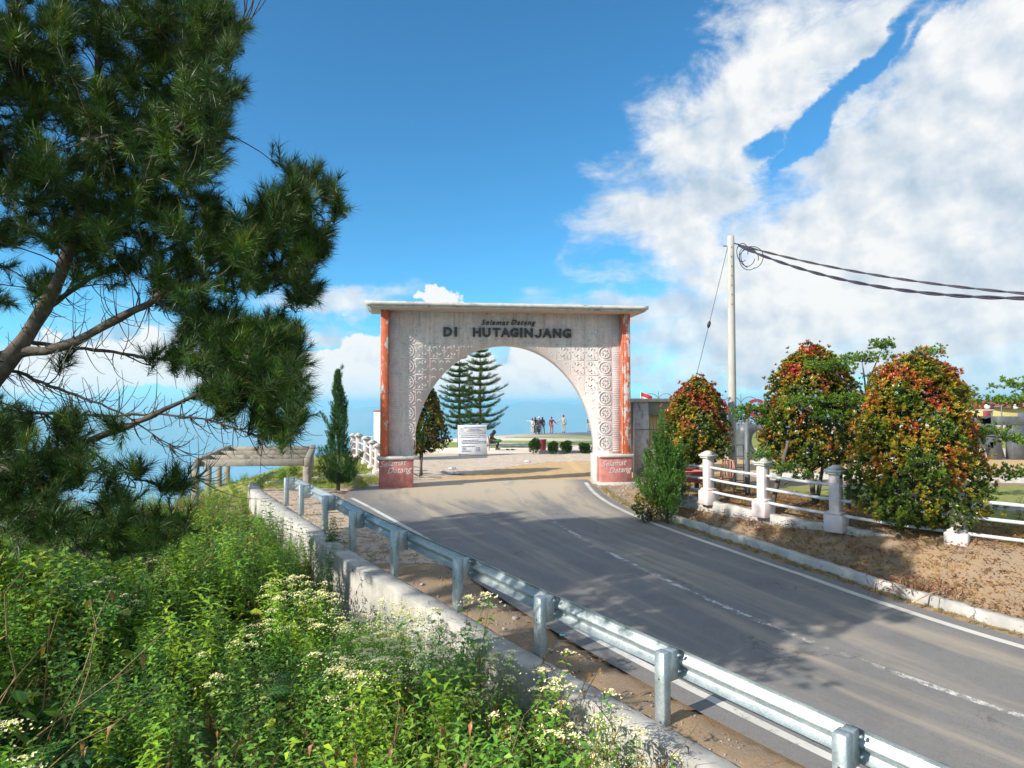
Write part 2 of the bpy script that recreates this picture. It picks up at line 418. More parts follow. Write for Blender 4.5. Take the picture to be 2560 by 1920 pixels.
M['shrubleaf'] = leafmat('shrub_leaf', .22, .30, .5)
M['bark'] = simple('bark', (.07, .055, .042), (.14, .115, .09), 9, .9, .02, fine=30)
M['barkgrey'] = simple('grey_bark', (.16, .14, .12), (.09, .075, .065), 12, .9, .02, fine=40)
M['stem'] = simple('stem', (.16, .13, .07), (.10, .12, .04), 9, .8, .0)
M['plainwhite'] = simple('white_paint', (.74, .73, .70), (.62, .60, .57), 6, .55, .002)
M['darkpaint'] = simple('dark_paint', (.02, .022, .03), (.05, .05, .06), 20, .5, .001)
M['black'] = simple('black_plastic', (.015, .015, .017), (.03, .03, .03), 10, .4, 0)
M['cable'] = simple('cable', (.025, .022, .04), (.04, .035, .06), 10, .5, 0)
M['pole'] = simple('concrete_pole', (.42, .40, .36), (.52, .50, .46), 5, .85, .003, streak=(1, 1, .25))
M['greysteel'] = simple('grey_steel', (.12, .14, .16), (.16, .18, .2), 8, .5, .001)

def wallmat():
    m, g = newmat('weathered_cement'); v = geo(g)
    mp = g.n('ShaderNodeMapping'); mp.inputs['Scale'].default_value = (1.6, 1.6, .35); g.l(v, mp.inputs[0])
    a = g.noise(mp.outputs[0], 2.2, 8, .62); b = g.noise(v, 9, 7, .7); c = g.noise(v, 45, 5, .6)
    d = g.noise(v, 1.1, 5, .6)
    base = g.mix(g.mapr(a, .36, .64), (.74, .69, .655), (.57, .53, .52))
    base = g.mix(g.m('MULTIPLY', g.mapr(d, .45, .62), .55), base, (.76, .60, .57))      # pink paint left over
    base = g.mix(g.m('MULTIPLY', g.mapr(b, .56, .72), .65), base, (.28, .27, .28))      # grime
    base = g.mix(g.m('MULTIPLY', g.mapr(c, .60, .75), .5), base, (.74, .36, .32))        # red flecks
    sz = g.n('ShaderNodeSeparateXYZ'); g.l(v, sz.inputs[0]); m2 = g.n('ShaderNodeMapping'); m2.inputs['Scale'].default_value = (7, 7, .5); g.l(v, m2.inputs[0])
    stk = g.m('MULTIPLY', g.mapr(g.noise(m2.outputs[0], 1.0, 6, .6), .50, .66), g.mapr(sz.outputs[2], 4.6, 6.4))
    stk2 = g.m('MULTIPLY', g.mapr(g.noise(m2.outputs[0], .7, 5, .6), .52, .66), g.mapr(sz.outputs[2], 2.2, 1.1))
    base = g.mix(g.m('MULTIPLY', g.m('MAXIMUM', stk, stk2), .55), base, (.26, .25, .26))
    g.l(base, g.b.inputs['Base Color']); g.b.inputs['Roughness'].default_value = .88
    bump(g, g.m('ADD', g.m('MULTIPLY', b, .6), g.m('MULTIPLY', c, .4)), .012); return m
M['wall'] = wallmat()
def ribmat():
    m, g = newmat('ribbed_cement'); v = g.tc.outputs['Object']
    sp = g.n('ShaderNodeSeparateXYZ'); g.l(v, sp.inputs[0])
    rib = g.m('SINE', g.m('ADD', g.m('MULTIPLY', sp.outputs[2], 78), g.m('MULTIPLY', g.noise(v, 5, 3), 3)))
    a = g.noise(v, 2.5, 8, .65); b = g.noise(v, 30, 4, .6)
    base = g.mix(g.mapr(a, .36, .62), (.69, .60, .59), (.50, .47, .47))
    base = g.mix(g.m('MULTIPLY', g.mapr(rib, .55, 1), .35), base, (.34, .29, .29))
    base = g.mix(g.m('MULTIPLY', g.mapr(b, .6, .75), .5), base, (.75, .45, .42))
    g.l(base, g.b.inputs['Base Color']); g.b.inputs['Roughness'].default_value = .9
    bump(g, g.m('ADD', g.m('MULTIPLY', rib, .7), b), .01); return m
M['rib'] = ribmat()
def peel(name, c1, c2, under, lo, hi, sc=(2.6, 2.6, 1.0)):
    m, g = newmat(name); v = g.tc.outputs['Object']
    mp = g.n('ShaderNodeMapping'); mp.inputs['Scale'].default_value = sc; g.l(v, mp.inputs[0])
    a = g.noise(mp.outputs[0], 2.4, 9, .68); b = g.noise(v, 6, 6, .6); c = g.noise(v, 50, 4, .6)
    paint = g.mix(g.mapr(b, .35, .65), c1, c2)
    k = g.mapr(a, lo, hi)
    g.l(g.mix(k, paint, g.mix(g.mapr(c, .4, .6), under, tuple(q*.82 for q in under))), g.b.inputs['Base Color'])
    g.b.inputs['Roughness'].default_value = .75
    bump(g, g.m('ADD', g.m('MULTIPLY', k, -.8), g.m('MULTIPLY', c, .3)), .006); return m
M['orange'] = peel('peeling_orange_paint', (.62, .155, .065), (.54, .115, .05), (.62, .58, .56), .565, .58)
M['orange_worn'] = peel('badly_peeled_orange_paint', (.62, .155, .065), (.54, .115, .05), (.66, .60, .58), .50, .515)
M['redped'] = peel('faded_red_paint', (.47, .15, .13), (.53, .22, .19), (.60, .48, .44), .60, .72)
M['cornice'] = peel('stained_cornice', (.66, .62, .56), (.54, .51, .47), (.24, .22, .22), .57, .68, (1.2, 1.2, 3))
M['soffit'] = simple('peach_soffit', (.62, .44, .35), (.56, .42, .36), 3, .8, .003)
M['pinkpost'] = peel('pink_white_post_paint', (.70, .62, .60), (.66, .54, .52), (.56, .30, .28), .62, .70)
M['pinkpostcap'] = peel('post_cap', (.60, .58, .54), (.52, .50, .46), (.26, .25, .24), .56, .68)
M['concrete'] = peel('old_concrete', (.50, .48, .44), (.40, .385, .35), (.20, .19, .17), .60, .72, (1, 1, 1))
def crackwall():
    m, g = newmat('cracked_concrete_wall'); v = geo(g)
    a = g.noise(v, 1.6, 8, .62); b = g.noise(v, 11, 7, .65); c = g.noise(v, 60, 4, .6)
    base = g.mix(g.mapr(a, .36, .62), (.52, .50, .455), (.36, .345, .32))
    base = g.mix(g.m('MULTIPLY', g.mapr(b, .55, .70), .6), base, (.22, .21, .195))
    vo = g.n('ShaderNodeTexVoronoi', feature='DISTANCE_TO_EDGE'); vo.inputs['Scale'].default_value = 1.5
    vw = g.n('ShaderNodeVectorMath', operation='ADD'); g.l(v, vw.inputs[0])
    sc = g.n('ShaderNodeVectorMath', operation='SCALE'); sc.inputs[3].default_value = .5; g.l(g.noise(v, 2.2, 5, .6, 0, 1), sc.inputs[0]); g.l(sc.outputs[0], vw.inputs[1])
    g.l(vw.outputs[0], vo.inputs['Vector'])
    cr = g.m('MULTIPLY', g.mapr(vo.outputs['Distance'], .016, .002), g.mapr(g.noise(v, .9, 3), .50, .60))
    base = g.mix(g.m('MULTIPLY', cr, .85), base, (.06, .055, .05))
    g.l(base, g.b.inputs['Base Color']); g.b.inputs['Roughness'].default_value = .9
    bump(g, g.m('SUBTRACT', g.m('ADD', g.m('MULTIPLY', b, .6), g.m('MULTIPLY', c, .25)), cr), .015); return m
M['crack'] = crackwall()
def galv():
    m, g = newmat('galvanised_steel'); v = geo(g)
    vo = g.n('ShaderNodeTexVoronoi'); vo.inputs['Scale'].default_value = 55; g.l(v, vo.inputs['Vector'])
    a = g.noise(v, 4, 6, .6)
    k = g.m('ADD', g.m('MULTIPLY', vo.outputs['Color'], .35), g.m('MULTIPLY', a, .65))
    g.l(g.ramp(k, [(.3, (.30, .36, .38)), (.7, (.50, .55, .57))]), g.b.inputs['Base Color'])
    g.b.inputs['Metallic'].default_value = .55
    g.l(g.mapr(a, .3, .7, .34, .52), g.b.inputs['Roughness']); bump(g, a, .003); return m
M['galv'] = galv()
M['pipe'] = simple('pale_blue_pipe', (.50, .54, .56), (.60, .62, .62), 8, .5, .001)

def groundmat():
    m, g = newmat('ground_soil'); v = geo(g); at = g.n('ShaderNodeVertexColor', layer_name='Col')
    sp = g.n('ShaderNodeSeparateColor'); g.l(at.outputs[0], sp.inputs[0])
    a = g.noise(v, .7, 7, .62); b = g.noise(v, 5, 7, .66); c = g.noise(v, 38, 5, .65); d = g.noise(v, 1.7, 5, .6)
    soil = g.mix(g.mapr(d, .38, .62), (.35, .245, .15), (.29, .225, .165))
    soil = g.mix(g.mapr(c, .42, .66), soil, (.27, .19, .12))
    pale = g.mix(g.mapr(d, .42, .58), (.66, .53, .41), (.60, .52, .44)); pale = g.mix(g.m('MULTIPLY', g.mapr(b, .46, .66), .85), pale, (.45, .33, .22))
    orange = g.mix(g.mapr(b, .4, .62), (.57, .375, .19), (.62, .44, .25))
    grass = g.mix(g.mapr(b, .38, .62), (.20, .26, .05), (.30, .31, .09)); grass = g.mix(g.m('MULTIPLY', g.mapr(c, .52, .7), .7), grass, (.36, .30, .16))
    edge = g.m('MULTIPLY', g.m('SUBTRACT', b, .5), 1.1)
    kp = g.mapr(g.m('ADD', sp.outputs[1], edge), .4, .6); kg = g.mapr(g.m('ADD', sp.outputs[0], edge), .42, .58); ko = g.mapr(g.m('ADD', sp.outputs[2], edge), .4, .6)
    base = g.mix(kp, soil, pale); base = g.mix(ko, base, orange); base = g.mix(kg, base, grass)
    base = g.mix(g.m('MULTIPLY', g.mapr(a, .52, .7), .25), base, (.25, .18, .12))
    g.l(base, g.b.inputs['Base Color']); g.b.inputs['Roughness'].default_value = .95
    g.b.inputs['Specular IOR Level'].default_value = .15
    bump(g, g.m('ADD', g.m('MULTIPLY', b, .6), g.m('MULTIPLY', c, .5)), .03); return m
M['ground'] = groundmat()
def asphalt():
    m, g = newmat('asphalt'); v = geo(g); uv = g.n('ShaderNodeUVMap', uv_map='UVMap').outputs[0]
    mp = g.n('ShaderNodeMapping'); mp.inputs['Scale'].default_value = (6.5, .10, 1); g.l(uv, mp.inputs[0])
    st = g.noise(mp.outputs[0], 1.6, 7, .62, .3)
    a = g.noise(v, .55, 6, .6); b = g.noise(v, 260, 3, .7); c = g.noise(v, 9, 6, .65); vo = g.n('ShaderNodeTexVoronoi'); vo.inputs['Scale'].default_value = 75; g.l(v, vo.inputs['Vector'])
    spv = g.n('ShaderNodeSeparateXYZ'); g.l(uv, spv.inputs[0])
    base = g.mix(g.mapr(b, .4, .62), (.165, .158, .153), (.27, .26, .25))
    base = g.mix(g.m('MULTIPLY', g.mapr(c, .45, .7), .3), base, (.15, .145, .142))
    base = g.mix(g.m('MULTIPLY', g.mapr(vo.outputs['Distance'], .34, .12), .55), base, (.42, .40, .37))
    # sand carried on by tyres: streaks, thick near the gate
    far = g.mapr(spv.outputs[1], 11.5, 1.5)           # 1 near the gate
    mid = g.m('MULTIPLY', g.mapr(spv.outputs[0], .03, .25), g.mapr(spv.outputs[0], .99, .86))
    dust = g.m('MULTIPLY', g.mapr(g.m('ADD', st, g.m('MULTIPLY', far, .26)), .44, .74), mid)
    dust = g.m('MULTIPLY', dust, g.m('ADD', g.m('MULTIPLY', far, .42), .50))
    pt = g.noise(v, .9, 4, .5); base = g.mix(g.m('MULTIPLY', g.mapr(pt, .50, .60), .22), base, (.12, .118, .12))
    vc = g.n('ShaderNodeTexVoronoi', feature='DISTANCE_TO_EDGE'); vc.inputs['Scale'].default_value = .55
    vw = g.n('ShaderNodeVectorMath', operation='ADD'); g.l(v, vw.inputs[0]); sc_ = g.n('ShaderNodeVectorMath', operation='SCALE'); sc_.inputs[3].default_value = 1.1; g.l(g.noise(v, 1.6, 6, .65, 0, 1), sc_.inputs[0]); g.l(sc_.outputs[0], vw.inputs[1]); g.l(vw.outputs[0], vc.inputs['Vector'])
    crk = g.m('MULTIPLY', g.mapr(vc.outputs['Distance'], .011, .002), g.mapr(g.noise(v, .35, 3), .52, .58)); base = g.mix(g.m('MULTIPLY', crk, .6), base, (.05, .05, .05))
    base = g.mix(dust, base, (.56, .46, .33))
    g.l(base, g.b.inputs['Base Color']); g.b.inputs['Roughness'].default_value = .78
    g.b.inputs['Specular IOR Level'].default_value = .35
    bump(g, g.m('ADD', b, g.m('MULTIPLY', vo.outputs['Distance'], .6)), .006, .5); return m
M['asphalt'] = asphalt()
def paintline(name, lo, hi):
    m, g = newmat(name); v = geo(g)
    a = g.noise(v, 9, 7, .7); b = g.noise(v, 90, 4, .7); c = g.noise(v, .8, 3)
    g.l(g.mix(g.mapr(c, .35, .65), (.66, .64, .59), (.54, .51, .45)), g.b.inputs['Base Color']); g.b.inputs['Roughness'].default_value = .6
    k = g.mapr(g.m('ADD', g.m('ADD', g.m('MULTIPLY', a, .55), g.m('MULTIPLY', b, .25)), g.m('MULTIPLY', c, .3)), lo, hi)
    tr = g.n('ShaderNodeBsdfTransparent'); mx = g.n('ShaderNodeMixShader'); g.l(k, mx.inputs[0]); g.l(g.b.outputs[0], mx.inputs[1]); g.l(tr.outputs[0], mx.inputs[2]); g.l(mx.outputs[0], g.o.inputs[0]); return m
M['line'] = paintline('worn_white_line', .64, .76)
M['lline'] = paintline('worn_left_line', .57, .72)
M['cline'] = paintline('very_worn_white_line', .45, .60)

# ------------------------------------------------------------------ structure: ground, lake, far mountains, haze
def axis_lines(c0, c1, fine, far0, far1, g=1.16):
    a = list(np.arange(c0, c1+fine/2, fine)); s = fine; x = a[-1]
    while x < far1: s = min(s*g, 400); x += s; a.append(x)
    s = fine; x = a[0]; b = []
    while x > far0: s = min(s*g, 400); x -= s; b.append(x)
    return np.array(b[::-1]+a)
xs = axis_lines(-11.0, 10.0, .16, -2600, 4200); ys = axis_lines(3.2, 31.0, .16, -700, 3000, 1.12)
GX, GY = np.meshgrid(xs, ys, indexing='ij')
GZ = H(GX, GY)
_GZ0 = GZ.copy()
def Hp(x, y):
    i = min(max(int(np.searchsorted(xs, x))-1, 0), len(xs)-2); j = min(max(int(np.searchsorted(ys, y))-1, 0), len(ys)-2)
    u = (x-xs[i])/(xs[i+1]-xs[i]); v = (y-ys[j])/(ys[j+1]-ys[j]); a = _GZ0
    return float((a[i, j]*(1-u)+a[i+1, j]*u)*(1-v)+(a[i, j+1]*(1-u)+a[i+1, j+1]*u)*v)
# the ground is scraped a little under the road so that it never pokes through
dRr = sd(RLs, GX, GY); dLl = sd(LLs, GX, GY)
on_road = (dRr < .3) & (dLl > -.35) & (GY < 26.8)
GZ = np.where(on_road, GZ-.06, GZ)
near = (np.abs(GX) < 12) & (GY < 32) & (GY > 2)
GZ = GZ + np.where(near & ~on_road & (sd(WLmid, GX, GY) < -.25), .010*bumps(GX, GY, .16)+.014*bumps(GX+9, GY, .35), 0)
# surface kinds: R grass, G pale trodden ground, B orange sand
dW_ = sd(WLmid, GX, GY); dE_ = sd(EDGE, GX, GY)
Rr = np.zeros(GX.shape); Gg = np.zeros(GX.shape); Bb = np.zeros(GX.shape)
plate = dE_ < 0
Bb = np.where((GY > 25.5) & (GY < 39) & plate & (GX > -6), sstep((38.5-GY)/5)*sstep((GX+5-(GY-26)*.55)/2.5), Bb)
Gg = np.where((GY > 27) & plate & (Bb < .5), .95, Gg)
Gg = np.where((GX > 8.5) & (GY > 22), .9, Gg)
Rr = np.where((GX > 7.5) & (GY > 11) & (GY < 20) & (dRr > 3.0), .62, Rr)
Rr = np.where((GX > 10) & (GY > 46) & (GY < 75) & plate, .95, Rr); Gg = np.where(Rr > .9, 0, Gg)
Rr = np.where((GY > 24) & (GY < 42) & (GX < -6.0), .60, Rr)
Gg = np.where((dLl < -.2) & (dW_ < 0) & (GY > 13) & (GY < 24), .52, Gg)
Rr = np.where((dRr > .4) & (dRr < 3) & (GY < 19), .25, Rr)
Rr = np.where((dW_ > 0) & (GY < 27), .55, Rr)
Rr = np.where(dE_ > 1, .75, Rr)
gmb = MB(); gmb.grid(np.stack([GX, GY, GZ], -1), np.stack([Rr, Gg, Bb], -1).reshape(-1, 3))
tag(gmb.build('ground', M['ground'], smooth=True), 'bare orange brown soil and trodden sand of the hilltop', kind='structure')

def watermat():
    m, g = newmat('lake_water'); v = geo(g)
    mp = g.n('ShaderNodeMapping'); mp.inputs['Scale'].default_value = (1, .35, 1); g.l(v, mp.inputs[0])
    a = g.noise(mp.outputs[0], .0011, 5, .5); b = g.noise(v, .02, 4, .6)
    g.l(g.mix(g.mapr(a, .4, .62), (.15, .29, .42), (.26, .39, .50)), g.b.inputs['Base Color'])
    g.l(g.mapr(a, .35, .65, .14, .36), g.b.inputs['Roughness']); bump(g, b, 3.0, .25); return m
wm = MB(); wm.add([(-26000, -3000, -600), (26000, -3000, -600), (26000, 26000, -600), (-26000, 26000, -600)], [(0, 1, 2, 3)])
tag(wm.build('lake_water', watermat()), 'calm blue lake far below the hilltop', kind='structure')
def mountains():
    n, m_ = 420, 26
    azs = np.linspace(-1.25, 1.25, n); t = np.linspace(0, 1, m_)
    A, T = np.meshgrid(azs, t, indexing='ij')
    Rr_ = 10200+T*5200+900*np.sin(A*5+1)+500*np.sin(A*13)
    ridge = 445+62*np.sin(A*4.2+.8)+42*np.sin(A*9.7+2)+30*np.sin(A*23)+18*np.sin(A*51+1)
    prof = np.sin(np.pi*np.clip(T, 0, 1)**.8)
    gul = 60*np.sin(A*160+6*np.sin(T*9))*np.sin(A*71)*(prof)
    Z = -602+ridge*prof**.8*1.12+gul*.8*(T > 0)
    mb = MB(); mb.grid(np.stack([Rr_*np.sin(A), Rr_*np.cos(A), Z], -1))
    mat = simple('far_mountain', (.10, .15, .07), (.30, .24, .17), .0013, .95, 0, fine=.004, world=True)
    tag(mb.build('far_mountains', mat, smooth=True), 'hazy blue mountain ridge across the lake', kind='structure')
mountains()
def haze():
    mb = MB(); mb.box((0, 8000, -285), (50000, 30000, 740))
    m = bpy.data.materials.new('haze_air'); m.use_nodes = True; t = m.node_tree; t.nodes.clear(); g = N(t)
    o = g.n('ShaderNodeOutputMaterial'); p = g.n('ShaderNodeVolumePrincipled')
    p.inputs['Color'].default_value = HAZE_COL; p.inputs['Density'].default_value = HAZE_DENS; p.inputs['Anisotropy'].default_value = .2
    g.l(p.outputs[0], o.inputs['Volume'])
    tag(mb.build('haze', m), 'thin blue air between the hilltop and the far shore', kind='stuff')
HAZE_COL = (.44, .82, 1.0, 1); HAZE_DENS = 1.7e-4
haze()

# ------------------------------------------------------------------ road
def road_points(n_along=150, n_across=26):
    rp = spline(offset_line(RLp[0:1]+RLp[1:], 0.30), n_along)
    # pair every right edge point with the nearest-section point of the left edge (by normalised length)
    lp = spline([(-4.9, 26.6)]+[tuple(q) for q in offset_line(LLp, -.35)], 400)
    rp = spline([(2.95, 26.9)]+[tuple(q) for q in offset_line(RLp[2:], .30)], n_along)
    out = []; j0 = 0
    for i, p in enumerate(rp):
        t = rp[min(i+1, len(rp)-1)]-rp[max(i-1, 0)]; t /= np.linalg.norm(t)
        dd = np.abs((lp-p)@t)+np.where(np.arange(len(lp)) < j0, 1e3, 0); dd[(np.arange(len(lp)) > j0+40)] = 1e3
        j = int(np.argmin(dd)); j0 = max(j0, j); out.append((p, lp[j0]))
    Rp = np.array([q[0] for q in out]); Lp = np.array([q[1] for q in out])
    for _ in range(12): Lp[1:-1] = .5*Lp[1:-1]+.25*(Lp[:-2]+Lp[2:])
    w = np.linspace(0, 1, n_across)[None, :, None]
    XY = Lp[:, None]*(1-w)+Rp[:, None]*w
    ln = np.r_[0, np.cumsum(np.linalg.norm(np.diff((Lp+Rp)/2, axis=0), axis=1))]
    U = np.broadcast_to(w[..., 0], XY.shape[:2]); V = np.broadcast_to(ln[:, None], XY.shape[:2])
    return XY, np.stack([U, V], -1)
XY, UV = road_points()
RZ = zr(XY[..., 1])+.012
rm = MB(); rm.grid(np.concatenate([XY, RZ[..., None]], -1))
tag(rm.build('road', M['asphalt'], smooth=True, uv=UV.reshape(-1, 2)), 'grey asphalt road with tyre sand curving under the gate', kind='structure')
def ribbon(name, line, width, mat, label, n=200, gaps=None, lift=.017):
    q = spline(line, n); a = offset_line(q, width/2); b = offset_line(q, -width/2); mb = MB()
    d = np.r_[0, np.cumsum(np.linalg.norm(np.diff(q, axis=0), axis=1))]
    za = zr(a[:, 1])+lift; zb_ = zr(b[:, 1])+lift
    for i in range(n-1):
        if gaps and not any(g0 <= d[i] <= g1 for g0, g1 in gaps): continue
        mb.add([(*a[i], za[i]), (*b[i], zb_[i]), (*b[i+1], zb_[i+1]), (*a[i+1], za[i+1])], [(0, 1, 2, 3)])
    return tag(mb.build(name, mat), label, kind='structure')
ribbon('right_edge_line', RLp[1:], .13, M['line'], 'white edge line along the bank side of the road')
ribbon('left_edge_line', LLp[1:], .12, M['lline'], 'white edge line running under the guardrail')
ribbon('centre_line', CLp, .11, M['cline'], 'worn dashed white centre line of the road')

# ------------------------------------------------------------------ lettering helper
def text_mesh(body, size, extrude, offset=0.0, shear=0.0, align='CENTER', spacing=1.0, res=3, bevel=0.0):
    c = bpy.data.curves.new('lettering', 'FONT'); c.body = body; c.size = size; c.extrude = extrude; c.offset = offset
    c.shear = shear; c.align_x = align; c.align_y = 'CENTER'; c.space_character = spacing; c.resolution_u = res
    if bevel: c.bevel_depth = bevel
    o = bpy.data.objects.new('lettering', c); COL.objects.link(o)
    bpy.context.view_layer.update()
    me = bpy.data.meshes.new_from_object(o.evaluated_get(bpy.context.evaluated_depsgraph_get()))
    bpy.data.objects.remove(o); bpy.data.curves.remove(c)
    return me
def text_part(name, body, mat, parent, loc, size, extrude, rot=(math.pi/2, 0, 0), label=None, **kw):
    me = text_mesh(body, size, extrude, **kw); me.materials.clear(); me.materials.append(mat)
    o = bpy.data.objects.new(name, me); COL.objects.link(o); o.parent = parent; o.location = loc; o.rotation_euler = rot
    if label: o['label'] = label
    return o

# ------------------------------------------------------------------ the gate
GA = Vector((-4.63, 24.0, 0)); GRZ = math.atan2(.132, .991)
gt = Vector((math.cos(GRZ), math.sin(GRZ), 0)); gn = Vector((-math.sin(GRZ), math.cos(GRZ), 0))
gate = thing('gate', 'tall pinkish concrete archway with orange edge pillars and black lettering over the road', 'gate', GA, GRZ)
def gl(px, py, yl=0.0):      # local x, z on the plane local y = yl
    d = px_dir(px, py); t = ((GA+gn*yl-CAM).dot(gn))/d.dot(gn); p = CAM+d*t-GA
    return p.dot(gt), p.z
GW = 9.09; WT = 6.40; YF, YB = .35, 1.05
xl, _ = gl(1033, 1137, YF); xr, _ = gl(1493, 1137, YF); _, zap = gl(1262, 862, YF); ZS = 1.20
xc, hw, hh = (xl+xr)/2, (xr-xl)/2, zap-ZS
def arch_z(x):
    u = np.clip(1-((x-xc)/hw)**2, 0, 1); return ZS+hh*np.sqrt(u)
def gate_wall():
    mb = MB(); th = np.linspace(math.pi, 0, 57); xa = xc+hw*np.cos(th); za = ZS+hh*np.sin(th)
    xo, x1 = .27, GW-.27
    def pier(a, b):
        mb.add([(a, YF, -.3), (b, YF, -.3), (b, YB, -.3), (a, YB, -.3), (a, YF, WT), (b, YF, WT), (b, YB, WT), (a, YB, WT)],
               [(0, 1, 5, 4), (2, 3, 7, 6), (3, 0, 4, 7), (1, 2, 6, 5)])
    # piers stop at the springing edge of the opening
    pier(xo, xl); pier(xr, x1)
    n = len(xa)
    v = []
    for y in (YF, YB):
        for i in range(n): v.append((xa[i], y, za[i]))
        for i in range(n): v.append((xa[i], y, WT))
    f = []
    for i in range(n-1):
        f += [(i, i+1, n+i+1, n+i), (2*n+i+1, 2*n+i, 3*n+i, 3*n+i+1), (i+1, i, 2*n+i, 2*n+i+1)]
    mb.add(v, f)
    return mb
part('wall', gate_wall(), M['wall'], gate)
# ribbed side strips
for x0, x1 in ((.275, gl(998, 900, YF)[0]), (gl(1531, 900, YF)[0], GW-.275)):
    m = MB(); m.cbox(((x0+x1)/2, YF-.006, (WT+1.26)/2), (x1-x0, .03, WT-1.26), .004); part('ribbed_panel', m, M['rib'], gate)
def pillar(x):
    m = MB(); bm_ = .02
    m.cbox((x, .225, (WT+1.2)/2), (.27, .45, WT-1.2-.002), bm_); return m
part('orange_pillar', pillar(.135), M['orange'], gate); part('orange_pillar', pillar(GW-.135), M['orange_worn'], gate)
m = MB(); m.cbox((GW-.285, .17, (WT+1.2)/2), (.03, .33, WT-1.25), .004); part('pillar_edge', m, M['orange'], gate)
def cornice(z0, z1, o, oy, name, mat, jag=0):
    m = MB(); nx = 40; X_ = np.linspace(-o, GW+o, nx)
    v = []; f = []
    for i, x in enumerate(X_):
        j = rng.uniform(-.008, .008, 4)*jag
        v += [(x, -oy+j[0], z0+j[1]), (x, YB+oy*.8, z0), (x, YB+oy*.8, z1), (x, -oy+j[2], z1+j[3])]
    for i in range(nx-1):
        a, b = i*4, i*4+4
        f += [(a, b, b+1, a+1), (a+1, b+1, b+2, a+2), (a+2, b+2, b+3, a+3), (a+3, b+3, b, a)]
    f += [(0, 1, 2, 3), (nx*4-1, nx*4-2, nx*4-3, nx*4-4)]
    m.add(v, f); part(name, m, mat, gate)
cornice(WT+.075, WT+.20, .50, .60, 'upper_cornice', M['cornice'], 1)
cornice(WT+.004, WT+.073, .42, .52, 'lower_cornice', M['cornice'], 1)
m = MB(); m.cbox((GW/2, .24, WT-.005), (GW+.66, 1.46, .02), .004); part('soffit', m, M['soffit'], gate)
# pedestals
for a, b, ftg in ((-.03, gl(1033, 1180, -.04)[0], False), (gl(1502, 1180, -.04)[0], GW+.02, True)):
    m = MB(); m.cbox(((a+b)/2, .30, .43), (b-a, .68, 1.34), .02); pd = part('pedestal', m, M['redped'], gate)
    m = MB(); m.cbox(((a+b)/2, .29, 1.155), (b-a+.14, .80, .11), .02); part('pedestal_cap', m, M['cornice'], pd)
    m = MB(); m.cbox(((a+b)/2, .31, 1.075), (b-a+.06, .72, .05), .01); part('pedestal_moulding', m, M['redped'], pd)
    if ftg:
        m = MB(); m.cbox(((a+b)/2+.05, .26, .02), (b-a+.26, .84, .34), .03); part('footing', m, M['pinkpostcap'], pd)
m = MB(); m.cbox((xr-.02, .70, .52), (.10, .80, 1.36), .015); part('jamb_block', m, M['pinkpostcap'], gate)

def reliefmat():
    m = M['wall'].copy(); m.name = 'relief_cement'; t = m.node_tree; g = N(t)
    b = next(n for n in t.nodes if n.type == 'BSDF_PRINCIPLED'); src = b.inputs['Base Color'].links[0].from_socket
    v = geo(g); a = g.noise(v, 3.1, 6, .65); c = g.noise(v, 22, 5, .6)
    k = g.m('MULTIPLY', g.mapr(a, .45, .62), g.mapr(c, .44, .60)); g.l(g.mix(g.m('MULTIPLY', k, .6), src, (.74, .38, .34)), b.inputs['Base Color']); return m
M['relief'] = reliefmat()
def rosette_mesh():
    m = MB(); t = .272
    for sx, sz, wx, wz in ((0, -t, t, .006), (0, t, t, .006), (-t, 0, .006, t), (t, 0, .006, t)): m.box((sx, -.003, sz), (2*wx, .016, 2*wz))
    n = 24
    for r0, r1, h in ((.225, .20, .022), (.20, .185, .008)):
        a = np.linspace(0, 2*np.pi, n, endpoint=False)
        v = [(r0*np.cos(q)*1.0, -.012, r0*np.sin(q)) for q in a]+[((r0+r1)/2*np.cos(q), -.014-h, (r0+r1)/2*np.sin(q)) for q in a]+[(r1*np.cos(q), -.012, r1*np.sin(q)) for q in a]
        m.add(v, [(i, (i+1) % n, n+(i+1) % n, n+i) for i in range(n)]+[(n+i, n+(i+1) % n, 2*n+(i+1) % n, 2*n+i) for i in range(n)])
    for k in range(8):
        a = k*np.pi/4; c, s_ = np.cos(a), np.sin(a); p = np.array([c, 0, s_]); q = np.array([-s_, 0, c])
        v = [p*.03, p*.105+q*.034, p*.165, p*.105-q*.034]; v = [w+np.array([0, -.0125, 0]) for w in v]; v.append(p*.10+np.array([0, -.042, 0]))
        m.add(v, [(0, 1, 4), (1, 2, 4), (2, 3, 4), (3, 0, 4)])
    for sx in (-1, 1):
        for sz in (-1, 1):
            v = [(sx*.25, -.013, sz*.25), (sx*.25, -.013, sz*.15), (sx*.15, -.013, sz*.25), (sx*.215, -.036, sz*.215)]
            m.add(v, [(0, 1, 3), (1, 2, 3), (2, 0, 3)])
    return m
